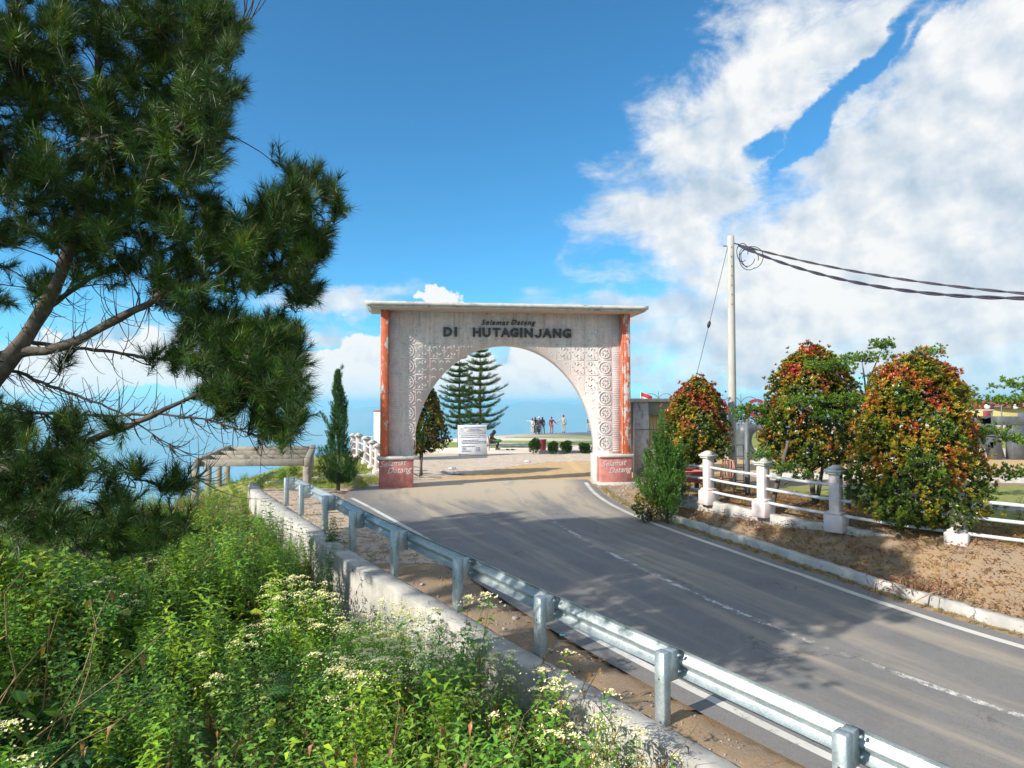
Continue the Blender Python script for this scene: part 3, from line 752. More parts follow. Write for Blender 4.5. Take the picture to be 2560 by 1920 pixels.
def scroll_mesh(flip):
    m = MB(); t = .272
    for sx, sz, wx, wz in ((0, -t, t, .006), (0, t, t, .006), (-t, 0, .006, t), (t, 0, .006, t)): m.box((sx, -.003, sz), (2*wx, .016, 2*wz))
    for (cx, cz, r0, a0, tw) in ((-.09, .08, .11, 0, 3.6), (.10, -.07, .10, 3.1, 3.4), (.13, .14, .06, 1.5, 3.0), (-.13, -.15, .06, 4.5, 3.0)):
        a = np.linspace(0, tw, 14); r = r0*(1-a/tw*.82)
        p = np.stack([flip*(cx+r*np.cos(a+a0)), np.full(14, -.014), cz+r*np.sin(a+a0)], 1)
        m.tube(p, np.linspace(.017, .007, 14), 5)
    for (x, z) in ((0, .2), (-.2, 0), (.2, .02), (.0, -.2)):
        v = [(flip*x-.03, -.013, z), (flip*x, -.013, z-.03), (flip*x+.03, -.013, z), (flip*x, -.013, z+.03), (flip*x, -.035, z)]
        m.add(v, [(0, 1, 4), (1, 2, 4), (2, 3, 4), (3, 0, 4)])
    return m
ros = rosette_mesh().build('rosette_tile', M['relief']); scr = [scroll_mesh(f).build('scroll_tile', M['relief']) for f in (1, -1)]
def curl_mesh(flip):
    m = MB(); a = np.linspace(0, 3.8, 14); r = .10*(1-a/3.8*.8)
    m.tube(np.stack([flip*r*np.cos(a), np.full(14, -.004), r*np.sin(a)], 1), np.linspace(.015, .006, 14), 5); return m
curl = [curl_mesh(f).build('relief_curl', M['relief']) for f in (1, -1)]
_used = set()
def put_tile(o, x, z, name):
    if o.name not in _used: q = o; _used.add(o.name)
    else: q = o.copy(); COL.objects.link(q)
    q.parent = gate; q.location = (x, YF+.006, z); q.scale = (1, .85, 1)
PIT = .56; z_top = WT-.32
cl_x = gl(1020, 900, YF)[0]; cr_x = gl(1511.5, 900, YF)[0]
for k in range(9):
    z = z_top-PIT*k
    if z-.28 < 1.25: break
    put_tile(ros, cl_x, z, 'r'); put_tile(ros, cr_x, z, 'r')
ncol = 14; step = (cr_x-cl_x)/ncol
for k in range(8):
    z = z_top-PIT*k
    for c in range(1, ncol):
        x = cl_x+step*c
        lim = max(arch_z(x-.28) if abs(x-.28-xc) < hw else ZS, arch_z(x+.28) if abs(x+.28-xc) < hw else ZS)
        if abs(x-xc) < .3: lim = zap
        if z-.275 < lim+.03:
            for ox in (-.14, .14):
                for oz in (-.14, .14):
                    xx, zz2 = x+ox, z+oz; l2 = arch_z(xx+(.1 if xx < xc else -.1)) if abs(xx-xc) < hw else ZS
                    if zz2-.11 > l2: put_tile(curl[0] if xx < xc else curl[1], xx, zz2, 'c')
            continue
        if k in (0, 1, 2) and c in (5, 7, 9): put_tile(ros, x, z, 'r')
        else: put_tile(scr[0] if x < xc else scr[1], x, z, 's')
ZB = .022
for ch, px in zip('DIHUTAGINJANG', (1119, 1139.5, 1192, 1216, 1241, 1263, 1285.5, 1302.6, 1321, 1347, 1367, 1392, 1416.5)):
    x, z = gl(px, 831+(px-1119)*.013, YF)
    if ch == 'J':
        m = MB(); a = np.linspace(0, -math.pi*.92, 10); ro, ri = .125, .055; cxj, czj = -.035, -.035
        V = [(cxj+r_*math.cos(q), y_, czj+r_*math.sin(q)) for y_ in (-.03, .03) for r_ in (ro, ri) for q in a]; n_j = len(a); F = []
        for i in range(n_j-1): F += [(i, i+1, n_j+i+1, n_j+i), (2*n_j+i+1, 2*n_j+i, 3*n_j+i, 3*n_j+i+1), (i+1, i, 2*n_j+i, 2*n_j+i+1), (n_j+i, n_j+i+1, 3*n_j+i+1, 3*n_j+i)]
        F.append((n_j-1, 2*n_j-1, 4*n_j-1, 3*n_j-1)); m.add(V, F); m.box((.055, 0, .062), (.07, .06, .194)); o = part('letter', m, M['darkpaint'], gate); o.location = (x, YF-.055, z); continue
    text_part('letter', ch, M['darkpaint'], gate, (x, YF-.055, z), .44, .03, offset=.020 if ch != 'I' else .026, bevel=0)
for word, px in (('Selamat', 1236), ('Datang', 1306)):
    x, z = gl(px, 807, YF)
    text_part('lettering', word, M['darkpaint'], gate, (x, YF-.05, z), .26, .02, offset=.004, shear=.35, spacing=1.22, label='small slanted greeting above the place name')
white_script = simple('white_script_paint', (.72, .66, .63), (.64, .52, .50), 8, .6, 0)
for (w1, w2, px, dx) in (('Selamat', 'Datang', 991, 0), ('Selamat', 'Datang', 1543, 0)):
    x, z = gl(px, 1160, -.04)
    text_part('lettering', w1, white_script, gate, (x-.14, -.047, z+.02), .29, .003, offset=.002, shear=.4, rot=(math.pi/2, R(-4), 0))
    text_part('lettering', w2, white_script, gate, (x+.08, -.047, z-.22), .29, .003, offset=.002, shear=.4, rot=(math.pi/2, R(-4), 0))

# ------------------------------------------------------------------ concrete wall beside the shoulder
def long_wall():
    q = spline(WLp[1:], 260); a = offset_line(q, .10); b = offset_line(q, .46); mb = MB(); n = len(q)
    zt = zr(q[:, 1])+.05; zb_ = H(b[:, 0]-.0, b[:, 1])*0+zr(q[:, 1])-2.4
    P = []
    tt = np.gradient(q, axis=0); tt /= np.linalg.norm(tt, axis=1)[:, None]; nn = np.stack([-tt[:, 1], tt[:, 0]], 1)
    def row(off, z, jx=0, jz=0):
        p = q+nn*(off+rng.normal(0, 1, n)*jx)[:, None]; return np.c_[p, z+rng.normal(0, 1, n)*jz]
    rows = [row(.10, zt-.5), row(.10, zt-.015, .004, .003), row(.115, zt, .006, .003), row(.28, zt+.004, .004, .004), row(.44, zt-.002, .010, .004), row(.46, zt-.03, .010, .006)]
    for k in range(1, 7): rows.append(row(.46+.02*k, zt-.03-k*.36, .006, 0))
    mb.grid(np.stack(rows, 0))
    i = n-1; ends = [r[i] for r in rows]; c = len(ends)
    mb.add(ends, [tuple(range(c))])
    return mb
o = long_wall().build('concrete_wall', M['crack'])
tag(o, 'cracked grey concrete retaining wall along the left shoulder beneath the guardrail posts', 'wall')
def kerb(name, line, w, h, mat, label, zoff=0.0, n=80, jag=.006, cat='kerb', zf=None):
    q = spline(line, n); tt = np.gradient(q, axis=0); tt /= np.linalg.norm(tt, axis=1)[:, None]; nn = np.stack([-tt[:, 1], tt[:, 0]], 1)
    z = (H(q[:, 0], q[:, 1]) if zf is None else zf(q[:, 0], q[:, 1]))+zoff; mb = MB()
    def row(off, zz, j=0): return np.c_[q+nn*(off+rng.normal(0, 1, n)*j)[:, None], zz+rng.normal(0, 1, n)*j]
    rows = [row(0, z-.3), row(0, z+h-.02, jag), row(.02, z+h, jag), row(w-.02, z+h, jag), row(w, z+h-.02, jag), row(w, z-.3)]
    mb.grid(np.stack(rows, 0)); mb.add([r[0] for r in rows], [tuple(range(6))]); mb.add([r[-1] for r in rows], [tuple(range(6))[::-1]])
    return tag(mb.build(name, mat), label, kind='structure')
kerb('kerb', [tuple(onZ(1493, 1196, .1)[:2])]*0+[tuple(q) for q in offset_line([p for p in RLp if 0 < p[1] < 17.6], .60)], .15, .17, M['crack'],
     'chipped concrete kerb holding the earth bank on the right of the road', n=160, zf=lambda X, Y: zr(Y))
kerb('low_kerb', [tuple(onZ(x, y, .1)[:2]) for x, y in ((668, 1214), (730, 1209), (800, 1203), (875, 1199), (948, 1196))], .16, .12, M['concrete'],
     'low concrete kerb running from the retaining wall to the left gate pillar', zoff=.0)

# ------------------------------------------------------------------ guardrail
gr = thing('guardrail', 'galvanised steel W beam guardrail on square posts along the left shoulder', 'guardrail', (POSTS[3][0], POSTS[3][1], 0))
gr0 = Vector(gr.location)
def rail_frame(i):
    p = np.array(POSTS); t = np.gradient(p, axis=0); t /= np.linalg.norm(t, axis=1)[:, None]
    return Vector((p[i, 0], p[i, 1], float(zr(p[i, 1])))), t[i]
POST_H = .80
for i in range(len(POSTS)):
    b, t = rail_frame(i); ang = math.atan2(t[1], t[0]); lean = Matrix.Rotation(ang+R(rng.uniform(-2, 2)), 4, 'Z')
    mb = MB(); c = b-gr0
    # C section post: web and two flanges
    mb.cbox((c.x, c.y, c.z+POST_H/2-.25), (.14, .12, POST_H+.5), .008, rot=lean)
    po = part('post', mb, M['galv'], gr)
    nx, ny = t[1], -t[0]                  # towards the road
    bx = MB(); bx.cbox((c.x+nx*.145, c.y+ny*.145, c.z+POST_H-.18), (.12, .17, .34), .006, rot=lean); part('blockout', bx, M['galv'], po)
    for (u, zz) in ((-.10, -.06), (.10, -.06), (-.10, -.24), (.10, -.24)):
        px_, py_ = c.x+t[0]*u+nx*.2, c.y+t[1]*u+ny*.2
        bo = MB(); bo.tube([(px_, py_, c.z+POST_H+zz), (px_-nx*.05, py_-ny*.05, c.z+POST_H+zz)], .014, 8); part('bolt', bo, M['galv'], po)
    bs = MB(); bs.tube([(c.x+t[0]*.01-nx*.055, c.y+t[1]*.01-ny*.055, c.z+POST_H-.3), (c.x-nx*.064, c.y-ny*.064, c.z+POST_H-.3)], .011, 8); part('bolt_hole', bs, M['black'], po)
PROF = [(-.005, .156), (.012, .150), (.078, .105), (.083, .085), (.078, .065), (.004, .022), (0, 0), (.004, -.022), (.078, -.065), (.083, -.085), (.078, -.105), (.012, -.150), (-.005, -.156)]
def beam(p0, p1, ext0, ext1, side):
    pp = spline(POSTS, 200); d = np.r_[0, np.cumsum(np.linalg.norm(np.diff(pp, axis=0), axis=1))]
    key = [d[np.argmin(np.linalg.norm(pp-np.array(POSTS[k]), axis=1))] for k in (p0, p1)]
    t_ = np.linspace(key[0]-ext0, key[1]+ext1, 14)
    q = np.stack([np.interp(t_, d, pp[:, k]) for k in (0, 1)], 1)
    over0 = t_ < 0; q[over0] = pp[0]+(pp[0]-pp[1])/np.linalg.norm(pp[0]-pp[1])*(-t_[over0])[:, None]
    over = t_ > d[-1]; q[over] = pp[-1]+(pp[-1]-pp[-2])/np.linalg.norm(pp[-1]-pp[-2])*(t_[over]-d[-1])[:, None]
    tt = np.gradient(q, axis=0); tt /= np.linalg.norm(tt, axis=1)[:, None]; nn = np.stack([tt[:, 1], -tt[:, 0]], 1)
    z = zr(q[:, 1])+POST_H-.155; mb = MB(); rows = []
    for th in (0, .006):
        for (o_, zz) in PROF: rows.append(np.c_[q+nn*(.215+o_+th+side), z+zz*(1-.0*th)])
    n = len(PROF); mb.grid(np.stack(rows[:n], 0)); mb.grid(np.stack(rows[n:], 0)[::-1])
    mb.strip(rows[0], rows[n]); mb.strip(rows[2*n-1], rows[n-1])
    v = mb; V = [np.concatenate(v.v)]; v.v = [V[0]-np.array(gr0)]
    return v
for k in range(0, len(POSTS)-1, 2):
    e1 = .18 if k+2 < len(POSTS)-1 else .55
    part('beam', beam(k, min(k+2, len(POSTS)-1), .0 if k else 1.5, e1, .007 if (k//2) % 2 else 0), M['galv'], gr, smooth=False)
# end terminal
b, t = rail_frame(len(POSTS)-1)

# ------------------------------------------------------------------ fences of white posts and pipe rails
def fence_post(mbs, x, y, z, ang, h=1.0, s=.20):
    r = Matrix.Rotation(ang, 4, 'Z')
    a, b, c = mbs
    a.cbox((x, y, z+h*.5), (s, s, h), .012, rot=r)
    a.cbox((x, y, z+.05), (s+.16, s+.16, .34), .02, rot=r); a.cbox((x, y, z+.25), (s+.08, s+.08, .06), .015, rot=r)
    b.cbox((x, y, z+h+.02), (s+.09, s+.09, .05), .012, rot=r); b.cbox((x, y, z+h+.065), (s+.14, s+.14, .05), .012, rot=r)
    b.box((x, y, z+h+.135), (s+.12, s+.12, .09), rot=r, taper=.25)
def post_fence(name, label, pts, zs, heights=(.22, .53, .83), group=None, h=1.0, holes=False, s=.20):
    base = Vector((pts[0][0], pts[0][1], zs[0])); f = thing(name, label, 'fence', base, 0, group)
    for i, (x, y) in enumerate(pts):
        j = min(i, len(pts)-2); ang = math.atan2(pts[j+1][1]-pts[j][1], pts[j+1][0]-pts[j][0])
        a, b, c = MB(), MB(), MB(); fence_post((a, b, c), x-base.x, y-base.y, zs[i]-base.z, ang, h, s)
        po = part('post', a, M['pinkpost'], f); part('post_cap', b, M['pinkpostcap'], po)
    for i in range(len(pts)-1):
        for k, hh_ in enumerate(heights):
            p = Vector((pts[i][0], pts[i][1], zs[i]+hh_*h/1.06))-base; q = Vector((pts[i+1][0], pts[i+1][1], zs[i+1]+hh_*h/1.06))-base
            n = 6; pp = [p.lerp(q, u/n)+Vector((0, 0, -.012*math.sin(math.pi*u/n))) for u in range(n+1)]
            mb = MB(); mb.tube([tuple(w) for w in pp], .032, 10); part('rail', mb, M['pipe'], f, smooth=True)
    return f
FP = [(3.95, 18.5), (4.76, 16.6), (5.46, 14.9), (6.33, 13.4), (7.72, 11.9), (9.1, 10.6), (10.7, 9.2)]
FZ = [.70, .74, .72, .68, .62, .60, .58]
post_fence('fence', 'white and pink posted pipe rail fence along the top of the bank', FP, FZ)
m = MB(); q = spline(FP, 60); 
kerb('fence_footing', [(p[0]+.0, p[1]-.05) for p in FP], .16, .0, M['concrete'], 'thin concrete footing strip under the fence on the bank', zoff=-.0, n=60, jag=.012, zf=lambda X, Y: np.interp(Y, [8, 11, 13.4, 16.6, 18.5], [.56, .60, .66, .72, .70]))
BP = [(-4.9, 26.8), (-5.5, 28.0), (-5.95, 29.2), (-6.5, 30.5), (-7.2, 32.1), (-7.85, 33.8)]
post_fence('fence', 'short pinkish posted fence on the grassy mound behind the left gate pillar', BP, [Hp(*p)-.02 for p in BP], h=1.12, s=.22)

# ------------------------------------------------------------------ pergola frame
pg = thing('pergola_frame', 'bare weathered concrete pergola frame standing over the slope beside the lake', 'pergola', (-8.6, 25, 0))
nl, nr, fl, fr = Vector((-10.35, 22.4, 1.12)), Vector((-6.72, 22.4, 1.15)), Vector((-12.2, 29.4, 1.15)), Vector((-8.62, 29.4, 1.17))
m_old = peel('weathered_pergola_concrete', (.33, .29, .235), (.25, .22, .18), (.12, .11, .095), .54, .70, (1, 1, .6))
def bar(mb, p, q, w, h, off=Vector((8.6, -25, 0))):
    p = Vector(p)+off; q = Vector(q)+off; d = q-p; r = d.to_track_quat('X', 'Z').to_matrix().to_4x4()
    mb.cbox(tuple((p+q)/2), (d.length, w, h), .012, rot=r)
def pb(name, p, q, w, h):
    m = MB(); bar(m, p, q, w, h); return part(name, m, m_old, pg)
pb('side_beam', nl+Vector((.06, -.1, 0)), fl+Vector((.03, .1, 0)), .17, .26); pb('side_beam', nr+Vector((.05, -.1, 0)), fr+Vector((.05, .1, 0)), .19, .26)
for t_ in (0.012, .28, .58, .94): pb('cross_beam', nl.lerp(fl, t_)+Vector((.12, 0, -.01)), nr.lerp(fr, t_)+Vector((-.08, 0, -.01)), .13, .22)
for t_ in (.0, .33, .66, .97):
    for a, b in ((nl, fl), (nr, fr)):
        p = a.lerp(b, t_); m = MB(); hgt = 3.2; m.cbox((p.x+8.6, p.y-25, p.z-.132-hgt/2), (.19, .19, hgt), .01); part('post', m, m_old, pg)
pb('sill_beam', Vector((-10.3, 22.6, -.55)), Vector((-12.1, 29.2, -.45)), .16, .2); pb('sill_beam', Vector((-12.1, 29.3, -.42)), Vector((-8.8, 29.3, -.30)), .16, .2)

# ------------------------------------------------------------------ kiosk behind the gate, white booth on the left
K0 = atY(1588, 1200, 27); kx = K0.x; kz = Hp(6, 27.5)
ki = thing('kiosk', 'small grey concrete kiosk with a green roller blind and yellow curtains beside the gate', 'kiosk', (kx, 27, 0))
m = MB(); m.cbox((1.35, 1.2, 3.20), (3.5, 3.0, .13), .02); part('roof_slab', m, M['concrete'], ki)
for (x, y, w0) in ((.24, 0, .5), (2.62, 0, .42), (.2, 2.3, .3), (2.62, 2.3, .3)):
    m = MB(); m.box((x, y, 1.55), (w0+.1, .42, 3.16), taper=.86); part('pillar', m, peel('stained_grey_plaster', (.40, .38, .39), (.52, .49, .47), (.16, .15, .16), .5, .66, (1.5, 1.5, .5)) if x == .24 and y == 0 else M['concrete'], ki)
blind = simple('green_blind', (.17, .20, .15), (.21, .24, .18), 3, .8, .003)
m = MB(); m.cbox((1.28, -.12, 2.88), (1.55, .05, .50), .01); m.tube([(.5, -.12, 2.63), (2.06, -.12, 2.63)], .03, 8); part('roller_blind', m, blind, ki)
cur = simple('yellow_curtain', (.50, .40, .17), (.40, .31, .13), 5, .85, .0, streak=(14, 1, .5))
for x0, x1 in ((.62, 1.32), (1.36, 2.34)):
    n = 30; X_ = np.linspace(x0, x1, n); yv = .12+.02*np.sin(X_*46); m = MB()
    m.grid(np.stack([np.c_[X_, yv, np.full(n, .42)], np.c_[X_, yv+.004, np.full(n, 1.6)], np.c_[X_, yv, np.full(n, 2.72)]], 0)); part('curtain', m, cur, ki, smooth=True)
m = MB(); m.cbox((.52, -.02, 1.55), (.06, .06, 2.3), .01); m.cbox((2.34, -.02, 1.55), (.05, .06, 2.3), .01); m.cbox((1.42, -.02, .38), (1.9, .08, .06), .01); part('window_frame', m, M['plainwhite'], ki)
m = MB(); m.tube([(-.05, -.3, 2.05), (1.5, -.32, 2.06), (2.6, -.3, 2.04)], .02, 6); part('blind_bar', m, M['greysteel'], ki)
m = MB(); m.cbox((1.42, .06, .18), (2.0, .14, .36), .01); part('plinth', m, M['concrete'], ki)
m = MB(); m.cbox((1.35, 2.42, 1.6), (2.6, .1, 3.0), .01); m.cbox((2.66, 1.2, 1.6), (.1, 2.0, 3.0), .01); part('wall', m, M['concrete'], ki)
b0 = atY(934, 1100, 36)
bt = thing('booth', 'plain white booth standing behind the left gate pillar', 'booth', (b0.x, 36, 0))
m = MB(); m.cbox((.9, .8, 1.4), (1.8, 1.6, 2.5), .02); part('wall', m, M['plainwhite'], bt)
m = MB(); m.cbox((.9, .8, 2.69), (1.86, 1.66, .07), .01); part('roof', m, peel('dull_red_trim', (.35, .12, .10), (.3, .1, .09), (.4, .3, .28), .6, .7), bt)
m = MB(); m.cbox((.0-.015, .8, 1.0), (.02, .7, 1.7), .005); part('door', m, M['greysteel'], bt)
rl = thing('railing', 'thin grey metal railing far behind the left gate pillar', 'railing', (-9.4, 40, Hp(-9.3, 40)-.2))
for k in range(14):
    m = MB(); m.tube([(k*.2, 0, 0), (k*.2, 0, 1.35)], .022 if k % 4 else .04, 6); part('baluster', m, M['pipe'], rl)
for zz in (.25, 1.3):
    m = MB(); m.tube([(0, 0, zz), (2.6, 0, zz)], .03, 6); part('handrail', m, M['pipe'], rl)

# ------------------------------------------------------------------ utility pole, cables, stay wire
UP = atY(1832, 1150, 20.0); uz = Hp(UP.x, 20.0); utop = atY(1832, 590, 20.0).z
up = thing('utility_pole', 'tall round concrete utility pole behind the fence', 'pole', (UP.x, 20.0, uz))
m = MB(); n_ = 12; m.tube([(0, 0, -.3+(utop-uz+.3)*k/n_) for k in range(n_+1)], [.125-.028*k/n_ for k in range(n_+1)], 20); part('shaft', m, M['pole'], up, smooth=True)
m = MB(); m.tube([(-.12, 0, utop-uz-.30), (-.24, 0, utop-uz-.29)], .02, 6); m.tube([(.1, -.02, utop-uz-.22), (.24, -.02, utop-uz-.26)], .022, 6); part('bracket', m, M['greysteel'], up)
for k in range(7):
    m = MB(); zz = utop-uz-.35-.28*k; m.tube([(-.02, -.12, zz), (-.02, -.099, zz)], .012, 6); part('bolt', m, M['black'], up)
def twisted(p, q, sag, rad, label, mid=None, n=260, pitch=1.25):
    p, q = Vector(p), Vector(q); mb = MB()
    L = (q-p).length; t_ = np.linspace(0, 1, n); base = np.array([p.lerp(q, u) for u in t_]); base[:, 2] -= sag*4*t_*(1-t_)
    for ph in (0, 3.14):
        a = t_*L/pitch*2*np.pi+ph; o_ = base.copy(); o_[:, 1] += rad*np.cos(a); o_[:, 2] += rad*np.sin(a); mb.tube(o_, rad*1.1, 6)
    return tag(mb.build('cable', M['cable'], smooth=True), label, 'cable', 'twisted cables from the utility pole')
cA0 = atY(1848, 612, 19.95); cB0 = atY(1848, 615, 19.95)
twisted(cA0, atY(2760, 748, 13.5), .25, .017, 'upper of the two twisted black cables running right from the pole top')
twisted(cB0, atY(2760, 742, 12.0), .50, .021, 'lower of the two twisted black cables running right from the pole top')
cm = MB()
for k, (cx_, cy_, rx, ry, ph) in enumerate(((1868, 638, 20, 28, .3), (1872, 645, 24, 30, .9), (1880, 640, 28, 32, 2.0), (1856, 628, 14, 26, 1.0))):
    a = np.linspace(ph, ph+5.6, 26); pts = [tuple(atY(cx_+rx*math.cos(u), cy_+ry*math.sin(u)*(1 if math.sin(u) > 0 else .75), 19.9+.05*k)) for u in a]; cm.tube(pts, .011, 6)
tag(cm.build('cable_coil', M['cable'], smooth=True), 'loose loops of black cable hanging at the pole top', 'cable')
g0 = atY(1820, 614, 19.98); g1 = Vector((4.9, 21.6, Hp(4.9, 21.6)))
gw = thing('stay_wire', 'thin slanting stay wire with a small insulator left of the pole', 'wire', tuple(g1))
m = MB(); P_ = [Vector(g1).lerp(g0, k/20)-g1 for k in range(21)]; P_ = [p-Vector((0, 0, .12*math.sin(math.pi*k/20))) for k, p in enumerate(P_)]; m.tube([tuple(p) for p in P_], .008, 5); part('wire', m, M['cable'], gw)
m = MB(); c = P_[14]; d = (P_[15]-P_[14]).normalized(); m.tube([tuple(c-d*.11), tuple(c-d*.05), tuple(c+d*.05), tuple(c+d*.11)], [.02, .05, .05, .02], 8); part('insulator', m, M['cable'], gw)
lp_ = atY(1869, 1240, 17.2)
gp = thing('steel_post', 'slim blue grey steel post between two bank shrubs', 'post', (lp_.x, 17.2, Hp(lp_.x, 17.2)))
m = MB(); m.tube([(0, 0, -.2), (0, 0, 2.0)], .062, 14); part('shaft', m, M['greysteel'], gp, smooth=True)
m = MB(); m.lathe([(.0, 2.0), (.075, 2.0), (.075, 2.04), (0, 2.06)], 12); part('cap', m, M['greysteel'], gp)

# ------------------------------------------------------------------ foliage templates
def tri_leaf(L, W, bend=.2, fold=.15):       # leaf along +x, four triangles
    v = np.array([(0, 0, 0), (L*.45, W/2, fold*W), (L*.45, 0, -.0), (L*.45, -W/2, fold*W), (L, 0, -bend*L)])
    f = np.array([(0, 2, 1), (0, 3, 2), (1, 2, 4), (2, 3, 4)]); return v, f
def xf(v, yaw=0, pitch=0, roll=0, s=1, t=(0, 0, 0)):
    m = Matrix.Rotation(yaw, 3, 'Z') @ Matrix.Rotation(pitch, 3, 'Y') @ Matrix.Rotation(roll, 3, 'X')
    return v @ np.array(m).T*s+np.array(t)
class Tmp:
    def __init__(s): s.v = []; s.f = []; s.c = []; s.n = 0
    def add(s, v, f, c):
        s.v.append(v); s.f.append(f+s.n); s.c.append(np.broadcast_to(np.array(c, float), (len(v), 3)).copy()); s.n += len(v)
    def get(s): return np.concatenate(s.v), np.concatenate(s.f), np.concatenate(s.c)
def jit(c, a=.25):
    k = 1+random.uniform(-a, a); return (c[0]*k*random.uniform(.85, 1.15), c[1]*k, c[2]*k*random.uniform(.8, 1.2))
def stem_tris(T, p, q, r, c):
    p, q = np.array(p, float), np.array(q, float); d = q-p; n = np.cross(d, [0.3, .5, .8]); n /= np.linalg.norm(n)+1e-9; m = np.cross(d, n); m /= np.linalg.norm(m)+1e-9
    v = np.array([p+n*r, p-n*r*.5+m*r*.87, p-n*r*.5-m*r*.87, q+n*r*.6, q-n*r*.3+m*r*.5, q-n*r*.3-m*r*.5])
    f = np.array([(0, 1, 4), (0, 4, 3), (1, 2, 5), (1, 5, 4), (2, 0, 3), (2, 3, 5)]); T.add(v, f, c)
G1, G2, G3 = (.115, .27, .035), (.085, .205, .03), (.17, .33, .04)
def leafy_plant(stems=6, h=1.2, leaf=.10, col=G1, flowers=False, spread=.35, wd=.24, heads=1, big=1.0):
    T = Tmp()
    for s_ in range(stems):
        a = random.uniform(0, 6.28); lean = random.uniform(.05, spread); hh_ = h*random.uniform(.65, 1.05)
        base = np.array([random.uniform(-.12, .12), random.uniform(-.12, .12), 0])
        n = int(hh_/.065); prev = base; ph = random.uniform(0, 3)
        for i in range(1, n+1):
            t = i/n; p = base+np.array([math.cos(a)*lean*hh_*t*t, math.sin(a)*lean*hh_*t*t, hh_*t])
            if i % 3 == 0 or i == n: stem_tris(T, prev, p, .006*(1-t*.6), (.13, .14, .05)); prev = p
            if t < .22: continue
            for k in (0, 1):
                v, f = tri_leaf(leaf*random.uniform(.7, 1.15)*(1.1-.45*t), leaf*wd*random.uniform(.8, 1.2), random.uniform(.1, .5))
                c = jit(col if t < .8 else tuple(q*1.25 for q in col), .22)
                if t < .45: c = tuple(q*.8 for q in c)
                T.add(xf(v, ph+i*1.57+k*math.pi+random.uniform(-.3, .3), -random.uniform(.0, .7)*(1 if t > .5 else .4)+.15, random.uniform(-.4, .4), 1, p), f, c)
        if flowers:
            for q in range(int(34*big)):
                ar, aa0 = abs(random.gauss(0, .058*big)), random.uniform(0, 6.28); w = p+np.array([ar*math.cos(aa0), ar*math.sin(aa0), .035-ar*.35+random.uniform(-.006, .006)]); r = random.uniform(.007, .012)
                for u in range(3):
                    aa = random.uniform(0, 6.28); dv = np.array([math.cos(aa), math.sin(aa), random.uniform(.1, .9)])*r
                    e = np.cross(dv, [0, 0, 1])*.8
                    T.add(np.array([w-e, w+e, w+dv*1.6]), np.array([(0, 1, 2)]), jit((.84, .84, .76), .10))
    return T.get()
def fern(fronds=7, L=.8, col=(.10, .25, .05)):
    T = Tmp()
    for k in range(fronds):
        a = random.uniform(0, 6.28); el = random.uniform(.5, 1.15); n = 17; p = np.zeros(3)+np.array([0, 0, .05])
        up = el; LL = L*random.uniform(.7, 1.1); c0 = jit(col, .2)
        for i in range(n):
            t = i/n; up -= 1.5/n*(.6+t); q = p+np.array([math.cos(a)*math.cos(up), math.sin(a)*math.cos(up), math.sin(up)])*LL/n
            stem_tris(T, p, q, .004, c0)
            w = LL*.30*math.sin(math.pi*min(1, (t+.12)**.8))*(1-t*.35)
            for sg in (1, -1):
                side = np.array([-math.sin(a), math.cos(a), -.15])*sg; fw = (q-p)/np.linalg.norm(q-p)
                tip = q+side*w+fw*w*.45; wd_ = LL/n*.27
                T.add(np.array([q-fw*wd_, q+fw*wd_, q+side*w*.5+fw*(w*.25+wd_*.9), tip]), np.array([(0, 1, 2), (0, 2, 3)]), jit(c0, .12))
            p = q
    return T.get()
def twigs(n=9, h=.9, col=(.20, .15, .09)):
    T = Tmp()
    for k in range(n):
        a = random.uniform(0, 6.28); p = np.array([random.uniform(-.15, .15), random.uniform(-.15, .15), 0]); d = np.array([math.cos(a)*.4, math.sin(a)*.4, 1.0])
        for i in range(6):
            q = p+d/np.linalg.norm(d)*h/6; stem_tris(T, p, q, .005, jit(col)); p = q; d = d+np.array([random.gauss(0, .35), random.gauss(0, .35), random.gauss(0, .1)])
            if random.random() < .5:
                e = d+np.array([random.gauss(0, .8), random.gauss(0, .8), 0]); stem_tris(T, p, p+e/np.linalg.norm(e)*h/7, .003, jit(col))
            if random.random() < .5:
                v, f = tri_leaf(.08, .03, .6); T.add(xf(v, random.uniform(0, 6), .6, 0, 1, p), f, jit((.26, .14, .06), .3))
    return T.get()
def big_leaf_bush(h=1.0, col=(.20, .33, .03)):
    T = Tmp()
    for k in range(95):
        d = np.array([random.gauss(0, 1), random.gauss(0, 1), abs(random.gauss(0, 1))+.1]); d /= np.linalg.norm(d); r = h*random.uniform(.45, .9)
        p = d*r*np.array([.6, .6, .8])+np.array([0, 0, .15]); v = np.array([(0, 0, 0), (.05, .045, .01), (.12, .03, -.01), (.05, -.045, .01), (.12, -.03, -.01), (.15, 0, -.03), (.07, 0, -.005)])
        f = np.array([(0, 6, 1), (1, 6, 2), (2, 6, 5), (5, 6, 4), (4, 6, 3), (3, 6, 0)])
        T.add(xf(v, math.atan2(d[1], d[0])+random.uniform(-1, 1), random.uniform(-.2, .9), random.uniform(-.6, .6), random.uniform(.8, 1.3), p), f, jit(col if random.random() < .85 else (.32, .38, .03), .25))
    for k in range(12): stem_tris(T, (0, 0, 0), (random.uniform(-.4, .4), random.uniform(-.4, .4), .6), .006, (.13, .12, .05))
    return T.get()
protos = []
def proto(name, tv):
    mb = MB(); mb.add(tv[0], tv[1], tv[2]); o = mb.build(name, M['leaf']); COL.objects.unlink(o); protos.append(o); return o
pc = bpy.data.collections.new('undergrowth_kinds')
